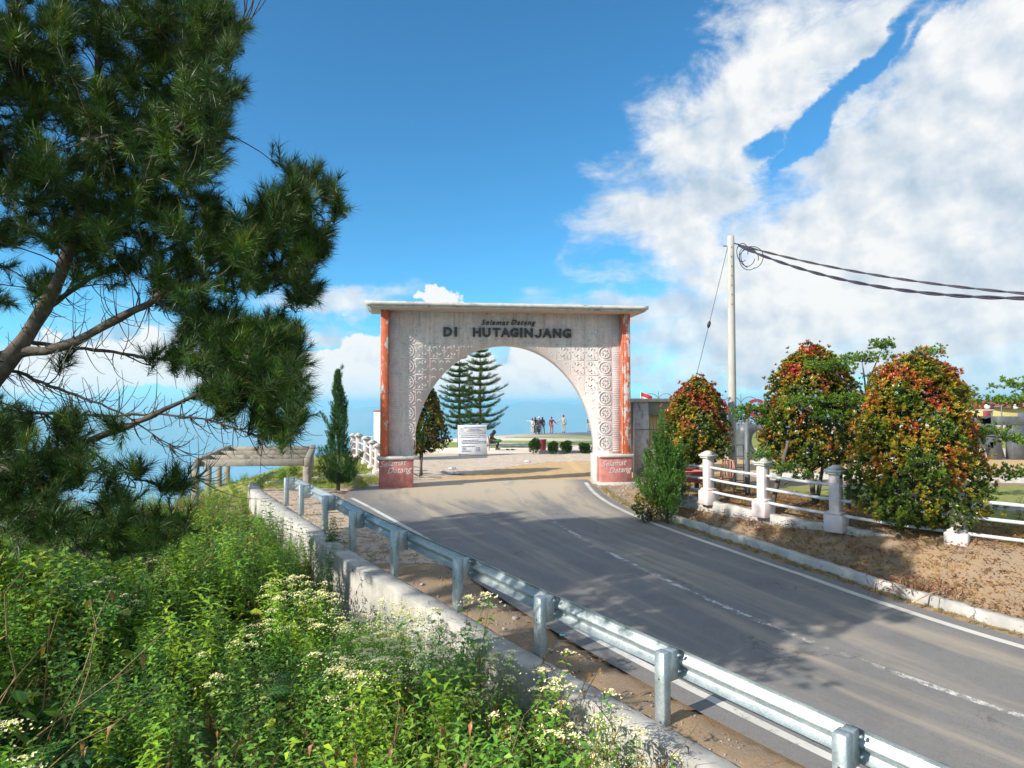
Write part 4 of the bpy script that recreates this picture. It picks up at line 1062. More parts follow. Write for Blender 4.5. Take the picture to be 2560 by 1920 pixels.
kinds = [leafy_plant(7, 1.25, .12, G1, wd=.3), leafy_plant(8, 1.05, .10, (.055, .15, .022), wd=.32), leafy_plant(7, 1.4, .15, (.21, .36, .035), wd=.28), leafy_plant(8, 1.25, .12, G1, True, wd=.28), fern(8, .85), fern(7, .7, (.14, .26, .05)), fern(6, .6, (.24, .15, .06)),
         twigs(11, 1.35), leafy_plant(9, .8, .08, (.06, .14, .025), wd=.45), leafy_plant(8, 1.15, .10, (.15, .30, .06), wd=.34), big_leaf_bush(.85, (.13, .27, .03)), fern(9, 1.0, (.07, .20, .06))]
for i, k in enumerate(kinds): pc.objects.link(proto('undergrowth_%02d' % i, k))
def instancer(name, mesh_pts, rot, scl, idx, coll, label, kind='stuff'):
    me = bpy.data.meshes.new(name); me.vertices.add(len(mesh_pts)); me.vertices.foreach_set('co', np.asarray(mesh_pts, np.float32).ravel())
    a = me.attributes.new('rot', 'FLOAT_VECTOR', 'POINT'); a.data.foreach_set('vector', np.asarray(rot, np.float32).ravel())
    a = me.attributes.new('scl', 'FLOAT', 'POINT'); a.data.foreach_set('value', np.asarray(scl, np.float32).ravel())
    a = me.attributes.new('idx', 'INT', 'POINT'); a.data.foreach_set('value', np.asarray(idx, np.int32).ravel())
    o = bpy.data.objects.new(name, me); COL.objects.link(o)
    ng = bpy.data.node_groups.new(name, 'GeometryNodeTree')
    ng.interface.new_socket(name='Geometry', in_out='INPUT', socket_type='NodeSocketGeometry'); ng.interface.new_socket(name='Geometry', in_out='OUTPUT', socket_type='NodeSocketGeometry')
    g = N(ng); gi = g.n('NodeGroupInput'); go = g.n('NodeGroupOutput')
    ci = g.n('GeometryNodeCollectionInfo'); ci.inputs[0].default_value = coll; ci.inputs['Separate Children'].default_value = True; ci.inputs['Reset Children'].default_value = True
    ip = g.n('GeometryNodeInstanceOnPoints'); ip.inputs['Pick Instance'].default_value = True
    def na(nm, t):
        x = g.n('GeometryNodeInputNamedAttribute', data_type=t); x.inputs[0].default_value = nm; return x.outputs[0]
    g.l(gi.outputs[0], ip.inputs['Points']); g.l(ci.outputs[0], ip.inputs['Instance'])
    g.l(na('idx', 'INT'), ip.inputs['Instance Index']); g.l(na('rot', 'FLOAT_VECTOR'), ip.inputs['Rotation']); g.l(na('scl', 'FLOAT'), ip.inputs['Scale'])
    g.l(ip.outputs[0], go.inputs[0])
    md = o.modifiers.new('scatter', 'NODES'); md.node_group = ng
    return tag(o, label, kind=kind)

# ------------------------------------------------------------------ undergrowth on the slope
def undergrowth():
    n = 15000; X = rng.uniform(-15, 8, n); Y = rng.uniform(1.2, 29.5, n)
    dW = sd(WLout, X, Y); dE = sd(EDGE, X, Y)
    okm = ((dW > .10) & (Y < 26) & (dE < 5)) | ((dE > -.3) & (dE < 6) & (Y > 18))
    okm &= np.hypot(X, Y) > 3.2
    # thin to an even spacing with a coarse grid
    X, Y, dW, dE = X[okm], Y[okm], dW[okm], dE[okm]
    cell = {}; keep = []
    for i in range(len(X)):
        key = (int(X[i]//.30), int(Y[i]//.30))
        if cell.get(key, 0) < 1: cell[key] = cell.get(key, 0)+1; keep.append(i)
    X, Y, dW, dE = X[keep], Y[keep], dW[keep], dE[keep]; Z = H(X, Y); m = len(X)
    patch = bumps(X, Y, 1.1)+rng.normal(0, .35, m); patch2 = bumps(X+40, Y-7, 1.6)+rng.normal(0, .3, m)
    idx = np.where(patch > .55, 2, np.where(patch > .1, 0, np.where(patch > -.45, 9, 1)))
    idx = np.where(patch2 > .95, 5, np.where(patch2 < -.95, 4, idx)); r = rng.random(m)
    idx = np.where((r < .07), 8, idx); idx = np.where((r > .93), 7, idx); idx = np.where((r > .89) & (r < .93), 6, idx); idx = np.where((r > .76) & (r < .89) & (patch2 > -.2), 10, idx); idx = np.where((patch2 < -.5) & (r > .3) & (r < .6), 11, idx)
    far = Y > 15; idx = np.where(far & (r > .5) & (r < .8), 5, idx)
    flo = ((bumps(X*1.0+3, Y+11, .9) > .95) & (r < .28)) | ((dW > .3) & (dW < 1.3) & (Y < 8.6) & (Y > 6.0) & (r < .5)); idx = np.where(flo & (Y < 14), 3, idx)
    s = rng.uniform(.70, 1.15, m)*(1+.38*bumps(X-5, Y+3, 1.05))
    s = np.where(dW < .45, s*.55, np.where(dW < .9, s*.8, s))
    s *= np.interp(Y, [3, 6, 12, 20, 26], [1.0, 1.12, 1.05, .85, .6])
    s = np.where((Y > 21), s*.8, s); s = np.where((dE > -1.2) & (Y > 17), s*.75, s)
    s = np.where((X > 1.2) & (Y < 8), s*.95, s)
    rot = np.stack([rng.normal(0, .10, m), rng.normal(0, .10, m), rng.uniform(0, 6.28, m)], 1)
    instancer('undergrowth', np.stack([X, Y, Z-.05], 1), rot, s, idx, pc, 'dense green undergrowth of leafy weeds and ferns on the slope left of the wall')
undergrowth()

def plant_thing(name, label, cat, loc, tv, scale=1.0, group=None, rz=None, parts=('foliage',)):
    t = thing(name, label, cat, loc, rng.uniform(0, 6) if rz is None else rz, group)
    mb = MB(); mb.add(tv[0]*scale, tv[1], tv[2]); part('foliage', mb, M['leaf'], t, kind=None); return t
def on_canopy(px, py, h, y0=3.4, y1=24):
    Y = y0
    while Y < y1:
        w = atY(px, py, Y)
        if w.z < Hp(w.x, w.y)+h: return w
        Y += .05
    return atY(px, py, y1)
fl_spots = [((1010, 1560), 6.9, 'white flowering weed nearest the wall, just below the fourth guardrail post'), ((940, 1590), 6.5, 'tall white flowering weed with the densest blossom heads beside the wall'),
            ((1075, 1640), 6.2, 'white flowering weed leaning against the wall face'), ((880, 1680), 6.0, 'white flowering weed with two low flower heads left of the wall'),
            ((730, 1480), 7.6, 'loose white flowering weed left of the shaded wall end'), ((800, 1500), 7.4, 'white flowering weed in front of the shaded wall end'),
            ((1540, 1850), 5.0, 'pale flowering weed at the bottom edge in front of the wall'), ((270, 1480), 8.0, 'pale flowering weed alone in the middle of the left slope'), ((410, 1400), 9.5, 'small white flowering weed under the low pine bough'), ((40, 1880), 4.6, 'blurred white flowering weed in the bottom left corner')]
fl_spots += [((960, 1545), 6.6, 'white flowering weed topping the dense blossom cluster by the shaded wall'), ((1040, 1600), 6.5, 'white flowering weed in the right part of the dense blossom cluster'), ((905, 1625), 6.5, 'white flowering weed low in the left part of the dense blossom cluster'), ((985, 1640), 6.5, 'white flowering weed at the bottom of the dense blossom cluster'), ((845, 1560), 6.9, 'white flowering weed between the blossom cluster and the shaded wall end'), ((690, 1530), 7.2, 'lone white flowering weed furthest left of the blossom cluster')]
for (p, Y, lab) in fl_spots:
    w = on_canopy(p[0], p[1], 1.25 if Y < 7 else 1.15); g0_ = Hp(w.x, w.y); h_ = max(.55, w.z-g0_+.05)
    plant_thing('flowering_weed', lab, 'plant', (w.x, w.y, g0_-.05), leafy_plant(random.randint(11, 14), h_*1.12, .11, G1, True, .28, .28, big=1.5), group='white flowering weeds on the slope')
for (p, Y, lab, L) in (((760, 1660), 5.6, 'large green fern with arching fronds in the middle of the slope', .62), ((300, 1680), 5.6, 'bluish green fern low on the left slope', .6), ((1290, 1700), 6.9, 'dark fern growing against the wall face', .55), ((470, 1560), 6.8, 'pale fern among the weeds on the left slope', .5)):
    w = on_canopy(p[0], p[1], .95); g0_ = Hp(w.x, w.y); z = g0_+.45
    t = plant_thing('fern', lab, 'fern', (w.x, w.y, z), fern(11, L*1.25, (.09, .24, .06)), group='large ferns on the slope')
    mb = MB(); mb.tube([(0, 0, g0_-z-.05), (0, 0, .08)], .012, 6); part('stem', mb, M['stem'], t)
w = on_canopy(80, 1420, 1.35); g0_ = Hp(w.x, w.y)
bb = thing('broadleaf_bush', 'bright yellow green broad leaved bush at the left edge below the pine', 'bush', (w.x, w.y, g0_))
mb = MB()
for k in range(13):
    tv = big_leaf_bush(.62); c = np.array([rng.uniform(-.6, .6), rng.uniform(-.5, .5), rng.uniform(.0, w.z-g0_+.1)]); mb.add(tv[0]+c, tv[1], tv[2])
part('foliage', mb, M['leaf'], bb)
mb = MB()
for k in range(4): mb.tube([(0, 0, -.1), (rng.uniform(-.3, .3), rng.uniform(-.3, .3), max(.5, w.z-g0_))], .02, 6)
part('stem', mb, M['stem'], bb, kind='stuff')
w = on_canopy(1170, 1720, 1.0)
plant_thing('leafy_weed', 'bright yellow green weed clump in front of the wall at the bottom', 'plant', (w.x, w.y, Hp(w.x, w.y)), leafy_plant(11, max(.8, w.z-Hp(w.x, w.y)), .10, (.24, .40, .04), False, .2))
mb = MB(); T = Tmp()
for k in range(42):
    p = on_canopy(rng.uniform(1180, 1560), rng.uniform(1700, 1880), .9)
    for q in range(6):
        a = rng.uniform(0, 6.28); d = np.array([math.cos(a), math.sin(a), .6])*.013; e = np.cross(d, (0, 0, 1)); T.add(np.array([np.array(p)-e, np.array(p)+e, np.array(p)+d]), np.array([(0, 1, 2)]), (.70, .13, .03))
tv = T.get(); mb.add(*tv); tag(mb.build('small_orange_flowers', M['leaf']), 'tiny orange blossoms scattered among the weeds by the wall', kind='stuff')

# ------------------------------------------------------------------ pine
def smooth_path(pts, n):
    pts = np.array([tuple(p) for p in pts]); return spline(pts, n)
def needle_tuft(n=80, L=.19, wd=.0026, sp=1.0):
    T = Tmp(); vs = []; fs = []; cs = []
    for k in range(n):
        z0 = random.uniform(-.17, .03)*sp; th = random.uniform(.18, .95)+(.25 if z0 < -.08 else 0); a = random.uniform(0, 6.28); l = L*random.uniform(.65, 1.05)
        d = np.array([math.sin(th)*math.cos(a), math.sin(th)*math.sin(a), math.cos(th)]); p = np.array([0, 0, z0]); mid = p+d*l*.55; tip = p+d*l+np.array([random.gauss(0, .008), random.gauss(0, .008), -.02*random.random()])
        s_ = np.cross(d, [random.gauss(0, 1), random.gauss(0, 1), random.gauss(0, 1)]); s_ /= np.linalg.norm(s_); s_ *= wd
        vs += [p-s_, p+s_, tip]; b = len(vs)-3; fs += [(b, b+1, b+2)]
        c = jit((.034, .080, .013), .35) if random.random() > .05 else jit((.14, .10, .04), .3); cs += [tuple(q*.8 for q in c)]*2+[tuple(q*1.25 for q in c)]
    return np.array(vs), np.array(fs), np.array(cs)
def pine():
    tf = [needle_tuft(random.randint(66, 92), random.uniform(.15, .20), .0029) for _ in range(8)]
    root = thing('pine_tree', 'large long needled pine overhanging the whole left side', 'tree', (-6.6, 5.8, Hp(-6.6, 5.8)))
    r0 = np.array(root.location)
    D = 7.0
    limbs = []   # (points world, r0, r1)
    def L(px, d0, d1, ra, rb, n=26):
        pts = [atY(x, y, d0+(d1-d0)*k/(len(px)-1)) for k, (x, y) in enumerate(px)]
        q = smooth_path(pts, n)+rng.normal(0, .006, (n, 3)); limbs.append((q, np.linspace(ra, rb, n) if ra < .19 else np.interp(np.linspace(0, 1, n), [0, .25, .40, .55, 1], [.20, .11, .066, .045, .015]))); return q
    main = L([(-420, 1750), (-330, 1500), (-190, 1190), (-60, 1010), (60, 850), (122, 766), (169, 640), (215, 480), (238, 300), (250, 120), (240, -80), (230, -300), (180, -560)], 6.4, 7.2, .20, .03, 60)
    L([(-60, 1000), (0, 885), (110, 880), (190, 855), (285, 805), (380, 750), (480, 680), (560, 640), (640, 590), (720, 540), (800, 495)], 6.7, 6.4, .062, .010)
    L([(-330, 1330), (-120, 1200), (0, 1160), (95, 1140), (200, 1110), (300, 1075), (400, 1030), (500, 985), (600, 960), (700, 940)], 6.3, 6.7, .055, .010)
    L([(-190, 1120), (0, 1028), (150, 1035), (270, 1040), (400, 1035), (520, 1050), (650, 1090), (720, 1060)], 6.6, 7.0, .02, .006)
    L([(-80, 960), (21, 918), (127, 965), (202, 994), (300, 1030), (420, 1110)], 6.8, 6.9, .022, .005)
    L([(0, 1170), (90, 1200), (150, 1290), (200, 1380), (230, 1400)], 6.2, 6.1, .022, .008)
    L([(60, 850), (160, 870), (300, 880), (430, 905), (560, 900), (660, 860)], 6.9, 7.2, .022, .006)
    L([(190, 1105), (260, 1150), (350, 1200), (430, 1215), (490, 1190)], 6.4, 6.6, .012, .004)
    L([(60, 1150), (150, 1260), (230, 1330), (330, 1350), (440, 1310)], 6.3, 6.4, .014, .004)
    L([(169, 640), (260, 560), (350, 480), (430, 400), (500, 340), (560, 290)], 7.0, 6.4, .045, .010)
    L([(215, 480), (270, 400), (340, 310), (400, 200), (450, 90), (480, -40)], 7.1, 6.7, .04, .012)
    L([(238, 300), (160, 230), (60, 222), (-60, 240), (-200, 200)], 7.2, 6.4, .035, .01)
    L([(200, 520), (120, 430), (40, 380), (-80, 360)], 7.1, 6.3, .03, .01)
    L([(205, 350), (290, 338), (380, 318), (470, 320), (560, 260)], 6.2, 6.0, .016, .005)
    L([(122, 766), (230, 690), (330, 650), (430, 620), (520, 560), (600, 560), (652, 589)], 7.0, 7.3, .03, .008)
    L([(560, 640), (652, 589), (716, 509), (756, 437), (765, 400)], 6.6, 6.5, .016, .005)
    L([(640, 590), (692, 565), (760, 548), (825, 525)], 6.5, 6.4, .012, .004)
    L([(480, 680), (580, 690), (680, 690), (770, 730)], 6.7, 6.9, .014, .004)
    L([(380, 750), (470, 790), (560, 830), (650, 830)], 6.7, 6.9, .014, .004)
    L([(240, 0), (330, 60), (430, 60), (530, 80), (600, 60)], 7.0, 6.6, .03, .008)
    L([(240, -80), (330, -140), (430, -180), (520, -160)], 7.1, 7.3, .03, .008)
    L([(235, -250), (120, -330), (0, -380)], 7.2, 6.4, .03, .01)
    L([(-60, 1010), (-190, 900), (-330, 760), (-450, 700)], 6.6, 5.8, .06, .015)
    L([(-40, 940), (-160, 640), (-250, 380), (-300, 120)], 6.7, 6.0, .05, .012)
    # foliage regions in photo space: cx, cy, rx, ry, branchlets, depth
    REG = [(150, 150, 200, 165, 95, 6.9), (430, 60, 150, 90, 50, 6.8), (535, 90, 60, 90, 26, 6.7), (520, 250, 80, 120, 40, 6.5), (380, 260, 150, 120, 52, 6.7), (230, 410, 200, 130, 62, 6.8), (455, 400, 95, 75, 30, 6.6),
           (60, 560, 120, 60, 26, 6.8), (300, 560, 150, 60, 34, 6.8), (480, 545, 100, 60, 22, 6.9), (20, 400, 110, 90, 26, 6.5), (60, 40, 130, 70, 22, 6.5),
           (752, 450, 40, 58, 13, 6.5), (822, 510, 26, 40, 7, 6.4), (700, 540, 80, 60, 22, 6.5), (575, 600, 90, 55, 20, 6.7), (765, 610, 55, 55, 17, 6.5), (660, 670, 120, 55, 32, 6.7), (745, 725, 55, 30, 9, 6.8),
           (480, 730, 110, 50, 20, 6.7), (330, 660, 170, 60, 26, 6.9), (640, 850, 70, 42, 18, 6.7), (560, 890, 100, 55, 26, 6.8), (690, 925, 60, 60, 20, 6.6), (600, 970, 95, 42, 22, 6.7), (735, 1010, 28, 55, 9, 6.6), (700, 1090, 26, 30, 5, 6.6), (500, 830, 60, 40, 10, 6.8), (420, 900, 60, 30, 5, 6.8),
           (20, 1090, 50, 80, 16, 6.2), (165, 1100, 50, 60, 14, 6.4), (50, 1230, 100, 70, 26, 6.2), (170, 1170, 50, 40, 8, 6.4), (290, 1235, 50, 40, 8, 6.4), (440, 1215, 45, 26, 5, 6.6), (300, 1345, 100, 38, 18, 6.3), (420, 1300, 50, 36, 8, 6.4), (130, 1330, 130, 34, 16, 6.4), (330, 1180, 30, 20, 2, 6.5), (280, 1060, 30, 20, 2, 6.6), (60, 720, 80, 60, 7, 6.9), (150, 900, 40, 30, 2, 6.9),
           # outside the frame: the rest of the crown that shades the road
           (-180, 150, 170, 240, 45, 6.3), (-160, 560, 150, 170, 28, 6.4), (-150, 1000, 120, 200, 14, 6.2), (180, -230, 260, 170, 60, 7.0), (420, -180, 180, 120, 46, 7.1), (640, -260, 120, 110, 22, 6.6), (620, 1010, 90, 60, 20, 6.7), (740, 880, 40, 50, 9, 6.6), (690, 830, 60, 50, 12, 6.7), (560, 820, 60, 50, 12, 6.8), (690, 1060, 60, 40, 9, 6.6), (-100, -300, 220, 180, 38, 6.5), (-380, 300, 140, 350, 30, 5.8), (120, -520, 170, 120, 25, 6.9)]
    LP = np.concatenate([q for q, r in limbs]); LR = np.concatenate([r for q, r in limbs]); LT = np.concatenate([np.gradient(q, axis=0) for q, r in limbs])
    br = MB(); tp, ta, tc, ts = [], [], [], []
    for (cx, cy, rx, ry, n, dep) in REG:
        for _ in range(int(n*1.2)):
            while True:
                u, v = random.uniform(-1, 1), random.uniform(-1, 1)
                if u*u+v*v < 1: break
            e = np.array(atY(cx+u*rx, cy+v*ry, dep+random.gauss(0, .42)))
            d = np.linalg.norm((LP-e)*np.array([1, .7, 1.0]), axis=1)
            # start from a limb point that lies towards the trunk
            d = d+np.where(LP[:, 0] > e[0]-.02, .35, 0)+np.where(d < .18, .5, 0)
            j = int(np.argmin(d+rng.uniform(0, .15, len(d)))); s0 = LP[j]; dist = np.linalg.norm(e-s0)
            lt = LT[j]/np.linalg.norm(LT[j]); c1 = s0+lt*dist*.35+np.array([0, 0, -.10*dist]); c2 = e-(np.array([.25, 0, .45]))*dist*.22+rng.normal(0, .04, 3)
            t = np.linspace(0, 1, 9)[:, None]; P = (1-t)**3*s0+3*(1-t)**2*t*c1+3*(1-t)*t*t*c2+t**3*e
            br.tube(P+rng.normal(0, .004, P.shape), np.linspace(min(.009, LR[j]*.8), .0035, 9), 4, cap=False)
            dend = P[-1]-P[-2]; dend /= np.linalg.norm(dend); k = random.randint(3, 6)
            for q in range(k):
                if q == 0: pos = e; ax = dend*1.0+np.array([0, 0, .5])
                else:
                    w = random.uniform(.62, .97); i = int(w*8); base = P[i]; ax = dend*.4+rng.normal(0, .55, 3)+np.array([.1, 0, .5]); ax /= np.linalg.norm(ax); pos = base+ax*random.uniform(.07, .17)
                    br.tube([base, (base+pos)/2-ax*.0+np.array([0, 0, -.01]), pos], [.003, .003, .0025], 3, cap=False)
                tp.append(pos); ta.append(ax/np.linalg.norm(ax)); bright = random.uniform(.8, 1.3)
                tc.append(np.array([1.0, 1.0, 1.0])*bright if random.random() > .2 else np.array([2.3, 2.0, .9])); ts.append(random.uniform(.7, 1.15))  # some tufts brighter yellow green: sunlit highlights put into the colour
    # bare drooping twigs in the open middle of the crown
    for _ in range(520):
        cx, cy = random.choice([(250, 950, ), (350, 1000), (150, 820), (430, 850), (420, 1080), (300, 780), (60, 980), (520, 1040), (120, 1000), (330, 620), (100, 330), (60, 480), (560, 1130), (200, 700), (450, 620), (540, 760), (600, 1050), (680, 1100), (240, 1150), (30, 860), (180, 560)])
        e = np.array(atY(cx+random.gauss(0, 75), cy+random.gauss(0, 50), 6.8+random.gauss(0, .35)))
        d = np.linalg.norm(LP-e, axis=1)+np.where(LP[:, 0] > e[0], .3, 0); j = int(np.argmin(d)); s0 = LP[j]
        sag = np.array([0, 0, -.22])*np.linalg.norm(e-s0); t = np.linspace(0, 1, 8)[:, None]; P = (1-t)**2*s0+2*(1-t)*t*((s0+e)/2+sag+rng.normal(0, .05, 3))+t*t*(e+np.array([0, 0, .06]))
        br.tube(P, np.linspace(.006, .0022, 8), 3, cap=False)
        if random.random() < .4:
            i = 4; f_ = P[i]+np.array([random.uniform(0, .2), random.gauss(0, .1), random.uniform(-.12, .14)]); br.tube([P[i], (P[i]+f_)/2+np.array([0, 0, -.03]), f_], [.003, .0025, .002], 3, cap=False)
    tp, ta, tc, ts = np.array(tp), np.array(ta), np.array(tc), np.array(ts)
    fo = MB(); scatter(fo, tf, tp, frames(ta), ts, cols=tc)
    for mb in (fo, br): mb.v = [np.concatenate(mb.v)-r0]
    part('foliage', fo, M['needle'], root, kind='stuff'); part('twigs', br, M['bark'], root, kind='stuff')
    for i, (q, r) in enumerate(limbs):
        mb = MB(); rr = r*(1+.10*np.sin(np.arange(len(r))*1.9)+rng.normal(0, .04, len(r))); mb.tube(q-r0, rr, 9); part('trunk' if i == 0 else 'limb', mb, M['bark'], root, smooth=True)
    # the part of the trunk outside the frame, standing on the slope
    a = limbs[0][0][0]; mb = MB(); mb.tube([np.array([-6.6, 5.8, Hp(-6.6, 5.8)-.3])-r0, (np.array([-6.4, 5.9, .2])+a-np.array([.2, .1, .5]))/2-r0, a-r0+np.array([0, 0, .02])], [.27, .24, .20], 10); part('trunk', mb, M['bark'], root, smooth=True)
    print('pine tufts', len(tp))
pine()

# ------------------------------------------------------------------ clipped red and green shrubs
def sprig(n=9, L=.075, red=False):
    T = Tmp()
    for k in range(n):
        l_ = L*random.uniform(.75, 1.15); w_ = L*.20; v, f = np.array([(0, 0, 0), (l_*.5, w_, w_*.3), (l_, 0, -l_*random.uniform(-.1, .2)), (l_*.5, -w_, w_*.3)]), np.array([(0, 2, 1), (0, 3, 2)]); t = k/n
        T.add(xf(v, k*2.4, -random.uniform(.35, 1.1)-t*.3, random.uniform(-.3, .3), 1-.25*t, (0, 0, .03*t)), f, (random.uniform(.85, 1.15),)*3)
    return T.get()
def shade_pine():
    # a second pine outside the left edge whose crown shades the road
    b0 = (-11.2, 8.0, Hp(-11.2, 8.0)); root = thing('pine_tree', 'second tall pine just outside the left edge shading the road', 'tree', b0); b = np.array(b0)
    tf = [needle_tuft(64, .30, .010, 1.6) for _ in range(3)]
    tr = MB(); tr.tube([(0, 0, -.2), (.1, 0, 3), (.3, .1, 7), (.6, 0, 10.6)], [.24, .18, .10, .02], 9); pos = []; ax = []
    for (tx, ty, h_, r_, n) in ((-2.5, 15.6, 6.5, 1.5, 230), (-1, 13.6, 6.5, 1.5, 230), (.6, 15.9, 7.5, 1.5, 260), (2.3, 16.2, 8.5, 1.4, 240), (3.8, 15.4, 9, 1.3, 200), (1.5, 13.6, 8, 1.5, 240), (3.4, 12.9, 8.5, 1.3, 180), (5.0, 13.6, 9.5, 1.2, 140), (.3, 12.2, 7, 1.4, 190), (-3.3, 14.2, 5.6, 1.1, 110), (-.8, 17.4, 7.4, .9, 60)):
        c = np.array([tx-1.5*h_, ty-.92*h_, h_+.1])-b; tr.tube([(.2, .05, c[2]*.75), c*.5+np.array([.1, 0, c[2]*.42]), c], [.07, .05, .02], 5)
        d = rdir(n)*(rng.random((n, 1))**.4)*r_; pos.append(c+d*np.array([1, 1, .7])); ax.append(d+np.array([0, 0, .8]))
        for q in d[::3]: tr.tube([c, c+q*.5+np.array([0, 0, -.08]), c+q*np.array([1, 1, .7])], [.02, .012, .005], 4, cap=False)
    pos, ax = np.concatenate(pos), np.concatenate(ax); fo = MB(); scatter(fo, tf, pos, frames(ax), rng.uniform(.9, 1.3, len(pos))); part('foliage', fo, M['needle'], root, kind='stuff'); part('trunk', tr, M['bark'], root, kind='stuff')
shade_pine()
def shrub(name, label, base, h, r, trunk_h, n=2600, redness=.5, leaf=.075, dark=1.0, squash=1.0, top=1.0, group='clipped red tipped shrubs', trunks=3, mat=None, topc=None, prof=None):
    root = thing(name, label, 'shrub', base, 0, group); tm = [sprig(9, leaf) for _ in range(5)]
    ch = h-trunk_h
    m = n; u = rng.random(m)**.85; a = rng.uniform(0, 6.28, m)
    prof = prof or ([0, .06, .2, .4, .6, .8, .93, 1], [.35, .80, 1, 1, .90, .68, .40, .10])
    pr = np.interp(u, *prof)
    lump = 1+.12*np.sin(a*2+u*5+base[0]*3)+.12*np.sin(a*4-u*9+base[1])+.09*np.sin(a*9+u*19)+.05*np.sin(a*17-u*31)+rng.normal(0, .05, m)
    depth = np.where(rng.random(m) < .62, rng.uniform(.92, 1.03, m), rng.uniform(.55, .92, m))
    rr = r*pr*lump*depth
    # a few deep notches and stray shoots so that the outline is uneven
    stray = rng.random(m) < .06; rr = np.where(stray, rr*1.12, rr); zz = trunk_h+ch*u+rng.normal(0, .03, m)+np.where(stray & (u > .6), rng.uniform(.03, .2, m), 0)
    P = np.stack([rr*np.cos(a), rr*np.sin(a)*squash, zz], 1)
    out = np.stack([np.cos(a), np.sin(a), np.full(m, .55)+u*.9], 1)+rng.normal(0, .35, (m, 3))
    # colour: red young tips in clusters and to the top, olive and yellow green below
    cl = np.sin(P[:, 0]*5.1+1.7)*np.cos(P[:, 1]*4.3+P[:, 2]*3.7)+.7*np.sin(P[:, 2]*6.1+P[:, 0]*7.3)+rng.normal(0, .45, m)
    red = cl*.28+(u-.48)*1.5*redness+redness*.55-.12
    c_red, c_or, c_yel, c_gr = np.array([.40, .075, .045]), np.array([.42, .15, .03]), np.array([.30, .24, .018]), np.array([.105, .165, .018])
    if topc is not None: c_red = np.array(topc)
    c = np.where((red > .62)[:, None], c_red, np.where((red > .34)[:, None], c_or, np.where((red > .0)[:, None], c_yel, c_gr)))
    inner = depth < .92; c = np.where(inner[:, None], np.array([.05, .09, .015]), c)*rng.uniform(.65, 1.35, (m, 1))*dark  # inner leaves dark green, the shade inside the crown put into their colour
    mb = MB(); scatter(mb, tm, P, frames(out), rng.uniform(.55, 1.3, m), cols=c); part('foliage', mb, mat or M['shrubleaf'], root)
    tr = MB()
    for k in range(trunks):
        b = np.array([rng.uniform(-.06, .06), rng.uniform(-.06, .06), -.1]); e = np.array([rng.uniform(-.35, .35)*r, rng.uniform(-.35, .35)*r, trunk_h+ch*.45]); mid = (b+e)/2+rng.normal(0, .03, 3)
        tr.tube([b, b*.5+mid*.5, mid, e], [.05, .045, .035, .015], 7)
    for k in range(20):
        z = trunk_h+ch*rng.uniform(.02, .5); aa = rng.uniform(0, 6.28); tr.tube([(0, 0, z*.7), (r*.6*math.cos(aa), r*.6*math.sin(aa), z+.1)], [.018, .006], 5)
    part('trunk', tr, M['barkgrey'], root, kind='stuff'); return root
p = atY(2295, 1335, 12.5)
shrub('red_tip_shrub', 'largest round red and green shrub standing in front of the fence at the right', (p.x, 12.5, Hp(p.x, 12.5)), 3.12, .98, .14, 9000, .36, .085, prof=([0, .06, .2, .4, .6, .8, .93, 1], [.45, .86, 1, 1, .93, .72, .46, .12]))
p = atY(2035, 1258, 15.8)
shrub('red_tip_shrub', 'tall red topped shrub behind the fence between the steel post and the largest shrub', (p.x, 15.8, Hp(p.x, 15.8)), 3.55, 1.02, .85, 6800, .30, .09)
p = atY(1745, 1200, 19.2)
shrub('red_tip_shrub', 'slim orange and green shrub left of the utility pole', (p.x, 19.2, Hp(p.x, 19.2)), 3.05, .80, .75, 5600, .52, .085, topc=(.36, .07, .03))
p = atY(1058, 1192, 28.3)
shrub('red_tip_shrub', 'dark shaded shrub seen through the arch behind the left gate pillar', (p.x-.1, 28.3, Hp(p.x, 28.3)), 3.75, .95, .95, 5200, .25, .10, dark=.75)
p = atY(1655, 1248, 17.6)
shrub('small_shrub', 'small yellow green shrub at the foot of the juniper on the bank', (p.x-.45, 17.0, Hp(p.x-.45, 17.0)), .75, .36, .05, 420, .12, .06, group=None, trunks=2)

# ------------------------------------------------------------------ cypress and junipers
def spray(n=26, L=.26):
    T = Tmp()
    for k in range(n):
        t = random.random(); p = np.array([random.gauss(0, .018), random.gauss(0, .018), L*t*.85]); d = np.array([random.gauss(0, .5), random.gauss(0, .5), 1.0]); d /= np.linalg.norm(d)
        s_ = np.cross(d, rdir(1)[0]); s_ /= np.linalg.norm(s_)+1e-9; l = random.uniform(.035, .07)*(1.15-t*.5)
        T.add(np.array([p-s_*.011, p+s_*.011, p+d*l]), np.array([(0, 1, 2)]), jit((1, 1, 1), .2))
    return T.get()
def conifer(name, label, base, pos, axes, scl, col, trunk, group=None, cat='tree'):
    root = thing(name, label, cat, base, 0, group); tm = [spray() for _ in range(5)]
    mb = MB(); m = len(pos); c = np.array(col)*rng.uniform(.6, 1.35, (m, 1)); scatter(mb, tm, np.array(pos), frames(np.array(axes)), np.array(scl), cols=c); part('foliage', mb, M['leaf'], root)
    tr = MB()
    for (pts, r) in trunk: tr.tube(pts, r, 6)
    part('trunk', tr, M['barkgrey'], root, kind='stuff' if len(trunk) > 3 else None); return root
